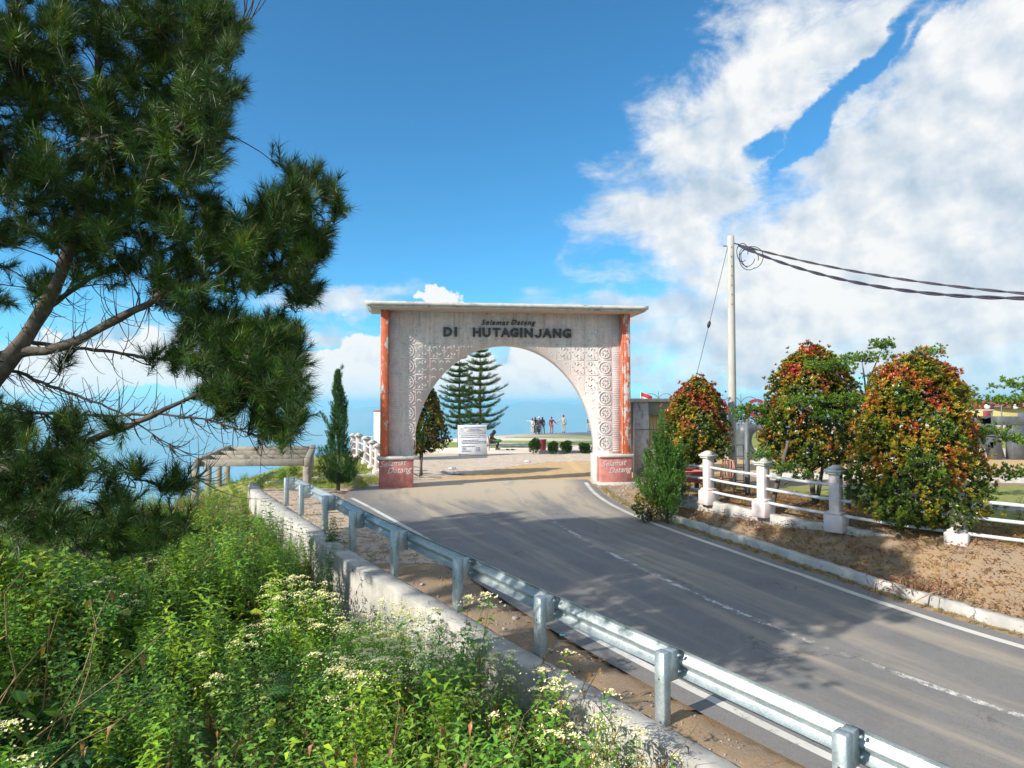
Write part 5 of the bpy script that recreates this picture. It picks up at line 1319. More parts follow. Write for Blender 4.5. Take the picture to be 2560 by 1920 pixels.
def twisted_cypress():
    p = atY(845, 1228, 23.3); pos, ax, sc = [], [], []
    for k in range(4200):
        t = random.random()**1.3; z = .24+3.8*t
        R_ = float(np.interp(t, [0, .08, .22, .38, .6, .8, .93, 1], [.28, .58, .54, .30, .22, .15, .07, .02]))
        a = random.uniform(0, 6.28); lump = 1+.30*math.sin(3*a+z*4.4)+.16*math.sin(z*9+a)
        r = R_*lump*random.uniform(.35, 1.02)
        pos.append((r*math.cos(a)+.05*math.sin(z*3), r*math.sin(a), z)); ax.append((math.cos(a)*.55, math.sin(a)*.55, 1.1)); sc.append(random.uniform(.45, .8)*(1 if t < .85 else .8))
    for (bx, bz, dx, dz, n) in ((-.2, 1.9, -.40, .75, 110), (-.35, .9, -.35, .5, 60), (.35, .75, .5, .5, 120), (0, 3.6, .12, .6, 60), (-.1, 2.6, -.16, .4, 40)):
        for k in range(n):
            t = random.random(); pos.append((bx+dx*t+random.gauss(0, .035), random.gauss(0, .05), bz+dz*t+random.gauss(0, .03))); ax.append((dx*.9, 0, dz+.5)); sc.append(random.uniform(.35, .6))
    conifer('cypress', 'slender twisted dark cypress between the guardrail end and the gate', (p.x, 23.3, Hp(p.x, 23.3)), pos, ax, sc, (.045, .115, .03), [([(0, 0, -.1), (.02, 0, .6), (0, .02, 1.8), (.03, 0, 3.4)], [.07, .06, .04, .015])])
twisted_cypress()
def juniper():
    p = atY(1668, 1312, 16.9); pos, ax, sc, tr = [], [], [], [([(0, 0, -.1), (0, 0, .8), (-.05, 0, 1.9)], [.04, .035, .015])]
    for k in range(34):
        t = k/34; z = .12+1.65*t; a = random.uniform(0, 6.28); l = (1.05-.62*t)*random.uniform(.55, 1.1); up = random.uniform(.55, 1.1)+t*.4
        d = np.array([math.cos(a)*.78, math.sin(a)*.7, up]); d /= np.linalg.norm(d); b = np.array([0, 0, z]); e = b+d*l
        tr.append(([tuple(b), tuple((b+e)/2+np.array([0, 0, -.04])), tuple(e)], [.014, .01, .004]))
        for q in range(int(110*l)):
            u = random.uniform(.12, 1.0); w = .10*(1.15-u)+.035; c = b+d*l*u+np.array([0, 0, -.16*u*(1-u)]); pos.append(tuple(c+rng.normal(0, w, 3)*np.array([1, 1, .8]))); ax.append(tuple(d+np.array([0, 0, .5])+rng.normal(0, .2, 3))); sc.append(random.uniform(.55, .9))
    for q in range(190):
        u = random.random(); pos.append((-.12+random.gauss(0, .10*(1.1-u)), random.gauss(0, .08), 1.6+1.05*u)); ax.append((-.1, 0, 1)); sc.append(random.uniform(.4, .7))
    conifer('juniper', 'ragged bright green juniper bush on the bank beside the right gate pillar', (p.x, 16.9, Hp(p.x, 16.9)), pos, ax, sc, (.065, .165, .03), tr, cat='shrub')
juniper()
def araucaria(px, Y, ytop, label, seed, halfw):
    random.seed(seed); b = atY(px, 1130, Y); bz = Hp(b.x, Y); zt = atY(px, ytop, Y).z-bz
    root = thing('norfolk_pine', label, 'tree', (b.x, Y, bz), 0, 'tiered pines behind the price board'); mb = MB(); tr = MB(); tm = [spray(20, .3) for _ in range(3)]
    tr.tube([(0, 0, -.1), (0, 0, zt*.5), (0, 0, zt)], [.13, .08, .015], 9)
    pos, ax, sc, cl = [], [], [], []
    nt = 11
    for k in range(nt+2):
        t = k/(nt+1); z = zt*(.20+.79*t)+random.uniform(-.08, .08); l = halfw*float(np.interp(t, [0, .12, .5, .8, 1], [.75, 1.0, .84, .52, .08])); nb = random.choice((5, 6, 7)) if t < .8 else 5; a0 = random.uniform(0, 6)
        for i in range(nb):
            a = a0+i*2*math.pi/nb+random.uniform(-.15, .15); ll = l*random.uniform(.68, 1.12); droop = -.30 if t < .25 else -.06
            n = max(6, int(ll*27))
            for q in range(n):
                u = (q+random.random())/n; r = ll*u; zz = z+r*droop*(1-u)+.30*u*u*ll
                for s_ in range(4):
                    pos.append((r*math.cos(a)+random.gauss(0, .045), r*math.sin(a)+random.gauss(0, .045), zz+random.uniform(-.02, .05))); ax.append((math.cos(a)*.7+random.gauss(0, .5), math.sin(a)*.7+random.gauss(0, .5), random.uniform(.2, .9))); sc.append(random.uniform(.65, .98)*(1.2-.38*u)); cl.append(random.uniform(.6, 1.35))
            tr.tube([(0, 0, z), (ll*.9*math.cos(a), ll*.9*math.sin(a), z+.10*ll)], [.022, .006], 4)
    m = len(pos); scatter(mb, tm, np.array(pos), frames(np.array(ax)), np.array(sc), cols=np.array([[.034, .088, .016]])*np.array(cl)[:, None])
    part('foliage', mb, M['leaf'], root); part('trunk', tr, M['bark'], root, kind='stuff')
araucaria(1148, 46.5, 880, 'left one of the two tiered pines, thinner, behind the price board', 3, 1.55)
araucaria(1200, 45.0, 858, 'right one of the two tiered pines, taller, behind the price board', 5, 1.95)
random.seed(11)
def terminalia(label, base, layers, trunkpts, seed):
    root = thing('umbrella_tree', label, 'tree', base, 0, 'layered green trees behind the fence'); b0 = np.array(base); tm = [sprig(7, .07) for _ in range(4)]
    mb = MB(); tr = MB(); tr.tube([np.array(q)-b0 for q in trunkpts], np.linspace(.06, .02, len(trunkpts)), 7)
    for (c, rx, ry, n, src) in layers:
        c = np.array(c)-b0; s0 = np.array(src)-b0; tr.tube([s0, (s0+c)/2+np.array([0, 0, .08]), c], [.022, .016, .008], 5)
        for k in range(7):
            a = random.uniform(0, 6.28); e = c+np.array([math.cos(a)*rx*.8, math.sin(a)*ry*.8, random.uniform(.0, .12)]); tr.tube([c, (c+e)/2+np.array([0, 0, .05]), e], [.009, .006, .003], 4)
        m = n; a = rng.uniform(0, 6.28, m); r = np.sqrt(rng.random(m)); lump = 1+.22*np.sin(a*3+c[0]*5)+.15*np.sin(a*5+2)
        P = np.stack([c[0]+rx*r*lump*np.cos(a), c[1]+ry*r*lump*np.sin(a), c[2]+.08+rng.normal(0, .045, m)+.06*np.cos(a*4)], 1)
        scatter(mb, tm, P, frames(np.stack([rng.normal(0, .5, m), rng.normal(0, .5, m), np.ones(m)], 1)), rng.uniform(.7, 1.15, m), cols=np.array([[.10, .21, .03]])*rng.uniform(.65, 1.35, (m, 1)))
    part('foliage', mb, M['leaf'], root); part('trunk', tr, M['barkgrey'], root, kind='stuff')
def A(px, py, Y): return tuple(atY(px, py, Y))
tb = atY(2120, 1260, 15.0); tb = (tb.x, 15.0, Hp(tb.x, 15.0))
terminalia('airy layered green tree between the tall red topped shrub and the largest shrub', tb,
    [(A(2205, 872, 15.2), .28, .25, 150, A(2165, 985, 15)), (A(2155, 905, 15), .55, .4, 230, A(2165, 985, 15)), (A(2235, 950, 15.2), .6, .4, 260, A(2165, 985, 15)), (A(2080, 925, 14.8), .55, .4, 260, A(2150, 1010, 15)),
     (A(2325, 890, 15.6), .34, .3, 130, A(2200, 985, 15.2)), (A(2400, 990, 15.8), .3, .4, 150, A(2220, 1020, 15.4)), (A(2110, 1010, 14.6), .55, .4, 240, A(2140, 1060, 15)), (A(1990, 1015, 14.5), .42, .3, 150, A(2120, 1080, 15)), (A(2070, 1050, 14.4), .4, .3, 130, A(2120, 1090, 15))],
    [tb, A(2125, 1150, 15), A(2140, 1060, 15), A(2165, 985, 15), A(2175, 930, 15)], 3)
tb = atY(1935, 1275, 14.6); tb = (tb.x, 14.9, Hp(tb.x, 14.9))
terminalia('low layered green sapling reaching over the fence beside the steel post', tb,
    [(A(1885, 1035, 16.2), .50, .4, 260, A(1975, 1060, 15.6)), (A(1935, 1060, 16), .45, .35, 220, A(1975, 1090, 15.6)), (A(1850, 1050, 16.3), .22, .2, 70, A(1900, 1055, 16)), (A(1905, 1150, 14.9), .26, .2, 100, A(1950, 1180, 14.9)), (A(1960, 1180, 14.7), .3, .25, 120, A(1950, 1200, 14.9)), (A(2010, 1200, 14.6), .28, .2, 90, A(1960, 1210, 14.9))],
    [tb, A(1950, 1180, 14.9), A(1975, 1090, 15.4), A(1985, 1050, 15.6)], 4)
tb = (11.6, 14.0, Hp(11.6, 14.0))
terminalia('layered green tree reaching in from the right edge over the black letters', tb,
    [(A(2545, 972, 14), .42, .35, 170, A(2640, 1010, 14)), (A(2520, 1012, 14), .55, .4, 240, A(2640, 1050, 14)), (A(2450, 1090, 14.2), .62, .45, 260, A(2600, 1120, 14)), (A(2560, 1110, 14), .5, .4, 180, A(2620, 1120, 14)), (A(2525, 1195, 12.5), .35, .3, 140, A(2620, 1200, 13))],
    [tb, A(2680, 1150, 14), A(2660, 1050, 14), A(2640, 960, 14)], 5)

# ------------------------------------------------------------------ terrace seen through the arch
def slab(name, pts, z0, z1, mat, label, kind='structure'):
    n = len(pts); mb = MB(); v = [(x, y, z0) for x, y in pts]+[(x, y, z1) for x, y in pts]
    mb.add(v, [tuple(range(n, 2*n))]+[(i, (i+1) % n, n+(i+1) % n, n+i) for i in range(n)]); return tag(mb.build(name, mat), label, kind=kind)
TZ = .15
M['paving'] = simple('pale_paving', (.66, .56, .46), (.56, .48, .40), .5, .9, .004, fine=6, world=True)
M['greypath'] = simple('grey_path', (.44, .41, .38), (.50, .46, .41), .8, .9, .004, fine=6, world=True)
M['lawn'] = simple('lawn', (.19, .30, .045), (.34, .36, .10), .9, .9, .03, fine=9, world=True)
slab('terrace', [(-5.9, 42.4), (9.8, 42.0), (12, 58), (11, 71.5), (3, 68.5), (-3.2, 60.5), (-5.6, 56)], -.5, TZ, M['paving'], 'pale paved terrace with a low kerb beyond the gate')
slab('terrace_kerb', [(-6.0, 42.15), (9.9, 41.75), (9.9, 41.98), (-6.0, 42.38)], -.3, TZ+.05, M['greypath'], 'grey kerb along the front of the terrace')
def blob_sheet(name, pts, z, mat, label, amp=.18):
    P = spline(pts+[pts[0]], 90)[:-1]; P = P+rng.normal(0, amp*.35, P.shape); n = len(P)
    mb = MB(); mb.add([(x, y, z) for x, y in P], [tuple(range(n))]); return tag(mb.build(name, mat), label, kind='structure')
def band(x0, x1, yA0, yA1, yB0, yB1):   # front edge y from yA0 to yA1, back edge yB0..yB1
    k = 7; t = np.linspace(0, 1, k)
    return [(x0+(x1-x0)*u, yA0+(yA1-yA0)*u) for u in t]+[(x1-(x1-x0)*u, yB1+(yB0-yB1)*u) for u in t]
blob_sheet('lawn_strip', band(-5.5, -1.6, 45.2, 46, 53.5, 49), TZ+.006, M['lawn'], 'patch of lawn left of the grey path on the terrace')
blob_sheet('lawn_strip', band(-1.2, 8.8, 51.6, 47.5, 54.5, 53.5), TZ+.006, M['lawn'], 'long strip of lawn across the middle of the terrace')
blob_sheet('lawn_strip', band(-1.5, 3.0, 45.2, 45.4, 47.5, 46.2), TZ+.006, M['lawn'], 'short strip of grass behind the clipped bushes')
blob_sheet('lawn_strip', band(-.6, 9.8, 59, 57.5, 60.5, 62.6), TZ+.006, M['lawn'], 'furthest strip of dry grass near the terrace rim')
blob_sheet('grey_path', band(-2.8, 3.6, 49.0, 45.8, 53.8, 47.6), TZ+.003, M['greypath'], 'grey path crossing the terrace lawn')

# price board
bx0 = atY(1146, 1138, 40.0); bz = Hp(bx0.x, 40); bh = (1138-1063)*40/FPX; bw = (1213-1141)*40/FPX
bd = thing('price_board', 'white printed price board standing on the ground behind the gate', 'sign', (bx0.x, 40, bz), R(3))
tilt = R(-5)
board_m = simple('white_board', (.78, .78, .80), (.70, .70, .73), 3, .5, 0)
m = MB(); m.cbox((bw/2, 0, bh/2+.02), (bw, .04, bh), .01); o = part('panel', m, board_m, bd); o.rotation_euler = (tilt, R(-1.5), 0)
m = MB(); m.cbox((bw/2, -.025, bh*.84), (bw-.06, .01, bh*.28), .002); part('header_band', m, simple('grey_header', (.52, .52, .55), (.58, .58, .6), 4, .6, 0), o)
m = MB(); m.cbox((bw/2, .03, bh+.03), (bw+.05, .05, .04), .008)
for xx in (.1, bw-.1): m.cbox((xx, .06, bh/2), (.05, .05, bh), .005)
part('frame', m, M['greysteel'], o)
ink = simple('navy_print', (.05, .06, .16), (.07, .08, .2), 10, .6, 0)
for s_, x, z, sz in (('PEMERINTAH KABUPATEN TAPANULI UTARA', .58, .92, .082), ('DINAS PARIWISATA', .58, .865, .075), ('UPT PARIWISATA MUARA', .58, .815, .075), ('BERDASARKAN PERDA NO 07 TAHUN 2018', .53, .66, .075),
                     ('TENTANG RETRIBUSI DAN TARIF TEMPAT WISATA', .52, .60, .070), ('1. RETRIBUSI MASUK OBJEK WISATA', .42, .505, .062), ('- PENGUNJUNG DEWASA & ANAK ANAK', .45, .455, .066), ('- PENGUNJUNG ASING & WISATAWAN', .45, .405, .066), ('Rp. 5.000', .90, .455, .066), ('Rp. 2.000', .90, .405, .066),
                     ('2. RETRIBUSI TEMPAT PARKIR', .34, .30, .062), ('- RODA 2', .2, .25, .066), ('- RODA 4', .2, .20, .066), ('- BUS DAN RODA 6', .27, .15, .066), ('Rp. 2.000', .68, .25, .066), ('Rp. 5.000', .68, .20, .066), ('Rp. 10.000', .68, .15, .066)):
    tp_ = text_part('lettering', s_, ink, o, (bw*x, -.032, bh*z), sz, .002, offset=.002)
    w_ = max(v.co.x for v in tp_.data.vertices)-min(v.co.x for v in tp_.data.vertices)
    lim = bw*.74 if z > .78 else (bw*.92 if z > .55 else (bw*.72 if x < .6 else bw*.2))
    if w_ > lim: tp_.scale = (lim/w_, 1, 1)
m = MB(); a = np.linspace(0, 2*np.pi, 21); m.tube([(bw*.13+.10*math.cos(u), -.032, bh*.87+.10*math.sin(u)) for u in a], .009, 5); m.cbox((bw*.13, -.031, bh*.87), (.10, .006, .012), .001); m.cbox((bw*.13, -.031, bh*.89), (.06, .006, .03), .001); part('emblem', m, ink, o, kind='stuff')

# bin
b = atY(1357, 1126, 42.6)
bn = thing('litter_bin', 'dark red bin standing between the clipped bushes on the terrace edge', 'bin', (b.x, 42.6, TZ))
M['binred'] = simple('dark_red_plastic', (.30, .03, .05), (.24, .03, .05), 6, .45, .0)
m = MB(); m.lathe([(.0, 0), (.19, 0), (.215, .62), (.235, .63), (.235, .70), (.205, .70), (.19, .10), (0, .08)], 18); part('body', m, M['binred'], bn, smooth=False)
m = MB(); m.lathe([(.222, .655), (.245, .66), (.245, .70), (.222, .705)], 18); part('rim', m, M['binred'], bn)
# clipped bushes
TB = [(1334, .86, .30, 'tallest of the clipped dark bushes, just left of the red bin'), (1382, .66, .27, 'clipped dark bush right of the red bin, second from the left'), (1416, .70, .26, 'forked clipped dark bush, third from the left on the terrace edge'),
      (1461, .50, .25, 'low round clipped dark bush, fourth from the left'), (1494, .52, .24, 'clipped dark bush half hidden by the right gate pillar')]
for px, h_, r_, lab in TB:
    p = atY(px, 1130, 41.4); random.seed(px)
    root = thing('clipped_bush', lab, 'bush', (p.x, 41.4, Hp(p.x, 41.4)), 0, 'clipped bushes along the terrace edge'); pos, ax, sc = [], [], []
    lobes = [(random.uniform(-.6, .6)*r_, random.uniform(-.3, .3)*r_, h_*random.uniform(.45, .85), r_*random.uniform(.45, .7)) for _ in range(6)]+[(0, 0, h_*.4, r_*.75)]
    for (lx, ly, lz, lr) in lobes:
        for d in rdir(75): pos.append((lx+d[0]*lr, ly+d[1]*lr, max(.08, lz+d[2]*lr*.9))); ax.append(d+np.array([0, 0, .5])); sc.append(random.uniform(.8, 1.2))
    mb = MB(); scatter(mb, [spray(24, .13) for _ in range(3)], np.array(pos), frames(np.array(ax)), np.array(sc), cols=np.array([[.03, .08, .018]])*rng.uniform(.6, 1.3, (len(pos), 1))); part('foliage', mb, M['leaf'], root)
    mb = MB(); mb.tube([(0, 0, -.1), (.01, 0, h_*.4)], .03, 6); part('stem', mb, M['bark'], root)

# ------------------------------------------------------------------ people
def skin_body(edges, radii, pts, sub=1):
    bm = bmesh.new(); lay = bm.verts.layers.skin.verify(); vs = []
    for p, r in zip(pts, radii):
        v = bm.verts.new(p); r = r if isinstance(r, tuple) else (r, r); v[lay].radius = r; vs.append(v)
    vs[0][lay].use_root = True
    for a, b_ in edges: bm.edges.new((vs[a], vs[b_]))
    me = bpy.data.meshes.new('figure'); bm.to_mesh(me); bm.free(); o = bpy.data.objects.new('figure', me); COL.objects.link(o)
    o.modifiers.new('s', 'SKIN').use_smooth_shade = True; sm = o.modifiers.new('u', 'SUBSURF'); sm.levels = sub; sm.render_levels = sub
    bpy.context.view_layer.update(); ev = o.evaluated_get(bpy.context.evaluated_depsgraph_get()); out = bpy.data.meshes.new_from_object(ev)
    bpy.data.objects.remove(o); bpy.data.meshes.remove(me)
    V = np.array([v.co[:] for v in out.vertices]); F = [tuple(p.vertices) for p in out.polygons]; bpy.data.meshes.remove(out); return V, F
def ellipsoid(c, r, n=14, m=10):
    th = np.linspace(0, np.pi, m); ph = np.linspace(0, 2*np.pi, n, endpoint=False); v = [(c[0]+r[0]*math.sin(t)*math.cos(p), c[1]+r[1]*math.sin(t)*math.sin(p), c[2]+r[2]*math.cos(t)) for t in th for p in ph]
    f = [(i*n+j, (i+1)*n+j, (i+1)*n+(j+1) % n, i*n+(j+1) % n) for i in range(m-1) for j in range(n)]; return np.array(v), f
cloth = {}
def cl(c):
    if c not in cloth: cloth[c] = simple('fabric_%d' % len(cloth), c, tuple(q*.8 for q in c), 12, .85, .003)
    return cloth[c]
SKIN = simple('skin', (.36, .20, .13), (.33, .18, .12), 8, .6, 0)
HAIR = simple('dark_hair', (.012, .01, .01), (.03, .022, .018), 30, .5, .002)
def person(label, loc, rz, J, top, legs, h=1.7, hat=None, hair='short', shoes=(.04, .04, .05), extras=None, short=False, skirt=False):
    """J: joint dict in a 1.7 m figure, facing -y (towards the camera) before rz"""
    root = thing('person', label, 'person', loc, rz, 'visitors on the terrace'); k = h/1.7; g = lambda n: np.array(J[n])*k
    names = ['pelvis', 'waist', 'chest', 'neck', 'head0', 'shL', 'elL', 'wrL', 'haL', 'shR', 'elR', 'wrR', 'haR', 'hipL', 'knL', 'anL', 'toL', 'hipR', 'knR', 'anR', 'toR']
    rad = [.10, .095, .115, .05, .055, .05, .036, .026, .034, .05, .036, .026, .034, .075, .052, .034, .03, .075, .052, .034, .03]
    ed = [(0, 1), (1, 2), (2, 3), (3, 4), (2, 5), (5, 6), (6, 7), (7, 8), (2, 9), (9, 10), (10, 11), (11, 12), (0, 13), (13, 14), (14, 15), (15, 16), (0, 17), (17, 18), (18, 19), (19, 20)]
    P = [tuple(g(n)) for n in names]; V, F = skin_body(ed, [r*k for r in rad], P); mb = MB(); mb.add(V, F)
    hc = g('head'); v, f = ellipsoid(hc, (.078*k, .092*k, .118*k)); mb.add(v, f)
    v, f = ellipsoid(hc+np.array([0, -.095, -.015])*k, (.013*k, .02*k, .022*k), 6, 5); mb.add(v, f)
    for s_ in (-1, 1): v, f = ellipsoid(hc+np.array([s_*.08, 0, -.01])*k, (.012*k, .02*k, .028*k), 6, 5); mb.add(v, f)
    for s_, hn in ((1, 'haL'), (-1, 'haR')):        # five short fingers
        w_ = g(hn); d = w_-g('wrL' if hn == 'haL' else 'wrR'); d = d/(np.linalg.norm(d)+1e-6); sd_ = np.cross(d, [0, 1, .2]); sd_ /= np.linalg.norm(sd_)+1e-6
        for q in range(4): mb.tube([w_+sd_*(q-1.5)*.016*k, w_+sd_*(q-1.5)*.018*k+d*(.075-.008*abs(q-1.3))*k], [.009*k, .006*k], 5)
        mb.tube([w_-d*.02, w_+sd_*-.045*k+d*.03*k], [.010*k, .007*k], 5)
    part('body', mb, SKIN, root, smooth=True)
    tn = ['pelvis', 'waist', 'chest', 'neck', 'shL', 'elL', 'wrL', 'shR', 'elR', 'wrR']; te = [(0, 1), (1, 2), (2, 3), (2, 4), (4, 5), (5, 6), (2, 7), (7, 8), (8, 9)]
    tr_ = [.135, .125, .14, .06, .075, .056, .046, .075, .056, .046]; tpts = [g(n) for n in tn]; tpts[3] = tpts[2]*.35+tpts[3]*.65
    V, F = skin_body(te, [r*k for r in tr_], [tuple(q) for q in tpts]); mb = MB(); mb.add(V, F); part('jacket', mb, cl(top), root, smooth=True)
    ln = ['pelvis', 'hipL', 'knL', 'anL', 'hipR', 'knR', 'anR']; le = [(0, 1), (1, 2), (2, 3), (0, 4), (4, 5), (5, 6)]; lr_ = [.125, .098, .072, .052, .098, .072, .052]; lp_2 = [g(n) for n in ln]
    if short: lp_2[3] = lp_2[2]*.75+lp_2[3]*.25; lp_2[6] = lp_2[5]*.75+lp_2[6]*.25; lr_[3] = lr_[6] = .075
    else: lp_2[3] = lp_2[3]+np.array([0, 0, .02]); lp_2[6] = lp_2[6]+np.array([0, 0, .02])
    V, F = skin_body(le, [r*k for r in lr_], [tuple(q) for q in lp_2]); mb = MB(); mb.add(V, F); part('trousers', mb, cl(legs), root, smooth=True)
    for s_ in ('L', 'R'):
        a, t = g('an'+s_), g('to'+s_); mb = MB(); d = t-a; yaw = math.atan2(d[1], d[0]); mb.cbox(tuple((a*.55+t*.45)*np.array([1, 1, 0])+np.array([0, 0, max(.035, a[2]-.03)])), (.25*k, .09*k, .075), .02, rot=Matrix.Rotation(yaw, 4, 'Z')); part('shoe', mb, cl(shoes), root)
    if hair == 'short': v, f = ellipsoid(hc+np.array([0, .018, .028])*k, (.086*k, .096*k, .105*k)); mb = MB(); mb.add(v, f); part('hair', mb, HAIR, root, smooth=True)
    if hair == 'long':
        mb = MB(); v, f = ellipsoid(hc+np.array([0, .02, .02])*k, (.092*k, .10*k, .115*k)); mb.add(v, f); mb.tube([hc+np.array([0, .05, 0]), hc+np.array([0, .085, -.14]), hc+np.array([0, .10, -.34])], [.09*k, .095*k, .045*k], 10); part('hair', mb, HAIR, root, smooth=True)
    if hair == 'hood':
        mb = MB(); v, f = ellipsoid(hc+np.array([0, .03, .005])*k, (.115*k, .125*k, .15*k)); mb.add(v, f); mb.tube([hc+np.array([0, .05, -.06]), (hc+g('chest'))/2+np.array([0, .03, 0]), g('chest')], [.10*k, .12*k, .15*k], 10); part('hood', mb, cl(top), root, smooth=True)
    if hat: mb = MB(); mb.lathe([(0, .145), (.06, .135), (.095, .09), (.102, .03), (.135, .022), (.10, .012)], 14, c=tuple(hc)); mb.box(tuple(hc+np.array([0, -.13, .03])), (.14, .12, .015)); part('hat', mb, cl(hat), root, kind='stuff')
    if extras: extras(root, g, k)
    return root
STAND = dict(pelvis=(0, 0, .95), waist=(0, .0, 1.08), chest=(0, .01, 1.30), neck=(0, .01, 1.46), head0=(0, 0, 1.52), head=(0, -.01, 1.60), shL=(.17, .01, 1.40), elL=(.24, .03, 1.13), wrL=(.24, -.04, .90), haL=(.24, -.05, .84),
    shR=(-.17, .01, 1.40), elR=(-.24, .03, 1.13), wrR=(-.24, -.04, .90), haR=(-.24, -.05, .84), hipL=(.09, 0, .90), knL=(.10, -.02, .50), anL=(.10, .02, .09), toL=(.11, -.13, .04), hipR=(-.09, 0, .90), knR=(-.10, -.02, .50), anR=(-.10, .02, .09), toR=(-.11, -.13, .04))
def pose(**kw): d = dict(STAND); d.update(kw); return d
def at_foot(px, py=1083, Y=None):
    Y = Y or (CAMZ-TZ)*FPX/(py-1010.0); p = atY(px, py, Y); return (p.x, p.y, TZ)
BK = math.pi   # back towards the camera
def backpack(col):
    def f(root, g, k):
        m = MB(); m.cbox(tuple(g('chest')+np.array([0, .17, -.08])*k), (.28*k, .16*k, .42*k), .05); part('backpack', m, cl(col), root)
    return f
# screen right = world +x; with rz = pi a figure's own +x points to world -x
person('person in pale clothes pointing out to the left with a straight arm', at_foot(1331, 1085), BK, pose(shL=(.17, 0, 1.40), elL=(.44, 0, 1.40), wrL=(.68, -.02, 1.42), haL=(.74, -.02, 1.42)), (.62, .56, .52), (.60, .52, .48), 1.52, hair='short', shoes=(.5, .4, .35))
person('person with long dark hair and black top standing just right of the pointing person', at_foot(1338, 1084, 68), BK, pose(), (.02, .022, .03), (.03, .03, .04), 1.58, hair='long')
crouch = dict(pelvis=(0, .12, .34), waist=(0, .06, .46), chest=(0, -.06, .66), neck=(0, -.13, .80), head0=(0, -.16, .85), head=(0, -.20, .93), shL=(.17, -.05, .74), elL=(.20, -.28, .58), wrL=(.10, -.40, .68), haL=(.07, -.43, .72), shR=(-.17, -.05, .74), elR=(-.20, -.28, .58), wrR=(-.10, -.40, .68), haR=(-.07, -.43, .72),
    hipL=(.10, .08, .33), knL=(.20, -.32, .50), anL=(.16, -.08, .09), toL=(.18, -.24, .04), hipR=(-.10, .08, .33), knR=(-.20, -.32, .50), anR=(-.16, -.08, .09), toR=(-.18, -.24, .04))
person('crouching person in a dark grey jacket in front of the standing group', at_foot(1342, 1086), BK-.5, crouch, (.07, .085, .08), (.05, .06, .06), 1.75, hair='short', extras=backpack((.05, .06, .055)))
person('person in a white cap, dark plaid shirt and blue jeans', at_foot(1348, 1084), BK, pose(elR=(-.22, -.10, 1.16), wrR=(-.06, -.22, 1.10), haR=(-.02, -.25, 1.10)), (.09, .05, .11), (.045, .075, .19), 1.62, hat=(.8, .8, .78), hair='short')
person('person with long dark hair, grey jacket and grey trousers at the right of the group', at_foot(1356.5, 1083.5), BK-.3, pose(knR=(-.16, -.02, .50), anR=(-.19, .02, .09), toR=(-.2, -.13, .04)), (.085, .09, .09), (.17, .18, .21), 1.60, hair='long', extras=backpack((.10, .10, .09)))
def card(root, g, k):
    m = MB(); m.cbox(tuple(g('haR')+np.array([-.08, -.02, .0])), (.16, .02, .11), .004); part('leaflet', m, cl((.3, .6, .5)), root)
person('person in a dark red jacket and orange trousers holding out a leaflet', at_foot(1379, 1083.5), BK, pose(shR=(-.17, .01, 1.40), elR=(-.32, .0, 1.16), wrR=(-.50, -.04, 1.02), haR=(-.56, -.05, .99)), (.26, .02, .04), (.42, .11, .05), 1.62, hair='short', extras=card)
person('tall person in a crimson cap and beige clothes reaching to the left', at_foot(1409, 1082), BK-.25, pose(shL=(.17, .01, 1.40), elL=(.38, -.04, 1.20), wrL=(.54, -.10, 1.06), haL=(.59, -.12, 1.01)), (.44, .40, .31), (.46, .40, .34), 1.78, hat=(.50, .02, .12), hair='short')
person('person in a maroon top and beige shorts leaning forward beside the right gate pillar', at_foot(1472, 1080), BK-.4, pose(chest=(0, -.12, 1.27), waist=(0, -.03, 1.08), neck=(0, -.20, 1.40), head0=(0, -.23, 1.44), head=(0, -.28, 1.50), shL=(.17, -.14, 1.34), shR=(-.17, -.14, 1.34), elL=(.2, -.30, 1.12), wrL=(.08, -.42, 1.18), haL=(.05, -.45, 1.2), elR=(-.2, -.30, 1.12), wrR=(-.08, -.42, 1.18), haR=(-.05, -.45, 1.2)), (.28, .03, .06), (.44, .40, .30), 1.62, hair='short', short=True, extras=backpack((.04, .02, .04)))

# plastic chairs
def plastic_chair(label, loc, rz, mat):
    c = thing('plastic_chair', label, 'chair', loc, rz)
    m = MB(); m.cbox((0, 0, .43), (.44, .42, .03), .012); part('seat', m, mat, c)
    m = MB()
    for k in range(5): m.cbox((-.17+.085*k, .225+.02, .66), (.035, .02, .42), .006)
    m.tube([(-.21, .21, .43), (-.22, .25, .7), (-.17, .28, .86), (0, .295, .89), (.17, .28, .86), (.22, .25, .7), (.21, .21, .43)], .02, 6); part('backrest', m, mat, c, kind='stuff')
    for sx in (-1, 1):
        for sy in (-1, 1): m = MB(); m.tube([(sx*.20, sy*.18, .43), (sx*.24, sy*.23, 0)], [.026, .018], 6); part('leg', m, mat, c)
        m = MB(); m.tube([(sx*.22, .22, .66), (sx*.25, 0, .66), (sx*.24, -.18, .62), (sx*.22, -.19, .43)], .018, 6); part('armrest', m, mat, c)
    return c
pch = atY(1230, 1126, 41.6); cb = (pch.x, 42.9, TZ)
brown_pl = simple('brown_plastic', (.22, .11, .10), (.18, .09, .09), 6, .5, 0); orange_pl = simple('orange_plastic', (.50, .22, .13), (.44, .18, .11), 6, .5, 0)
plastic_chair('brown plastic chair carrying the hooded sitter beside the price board', cb, R(90), brown_pl)
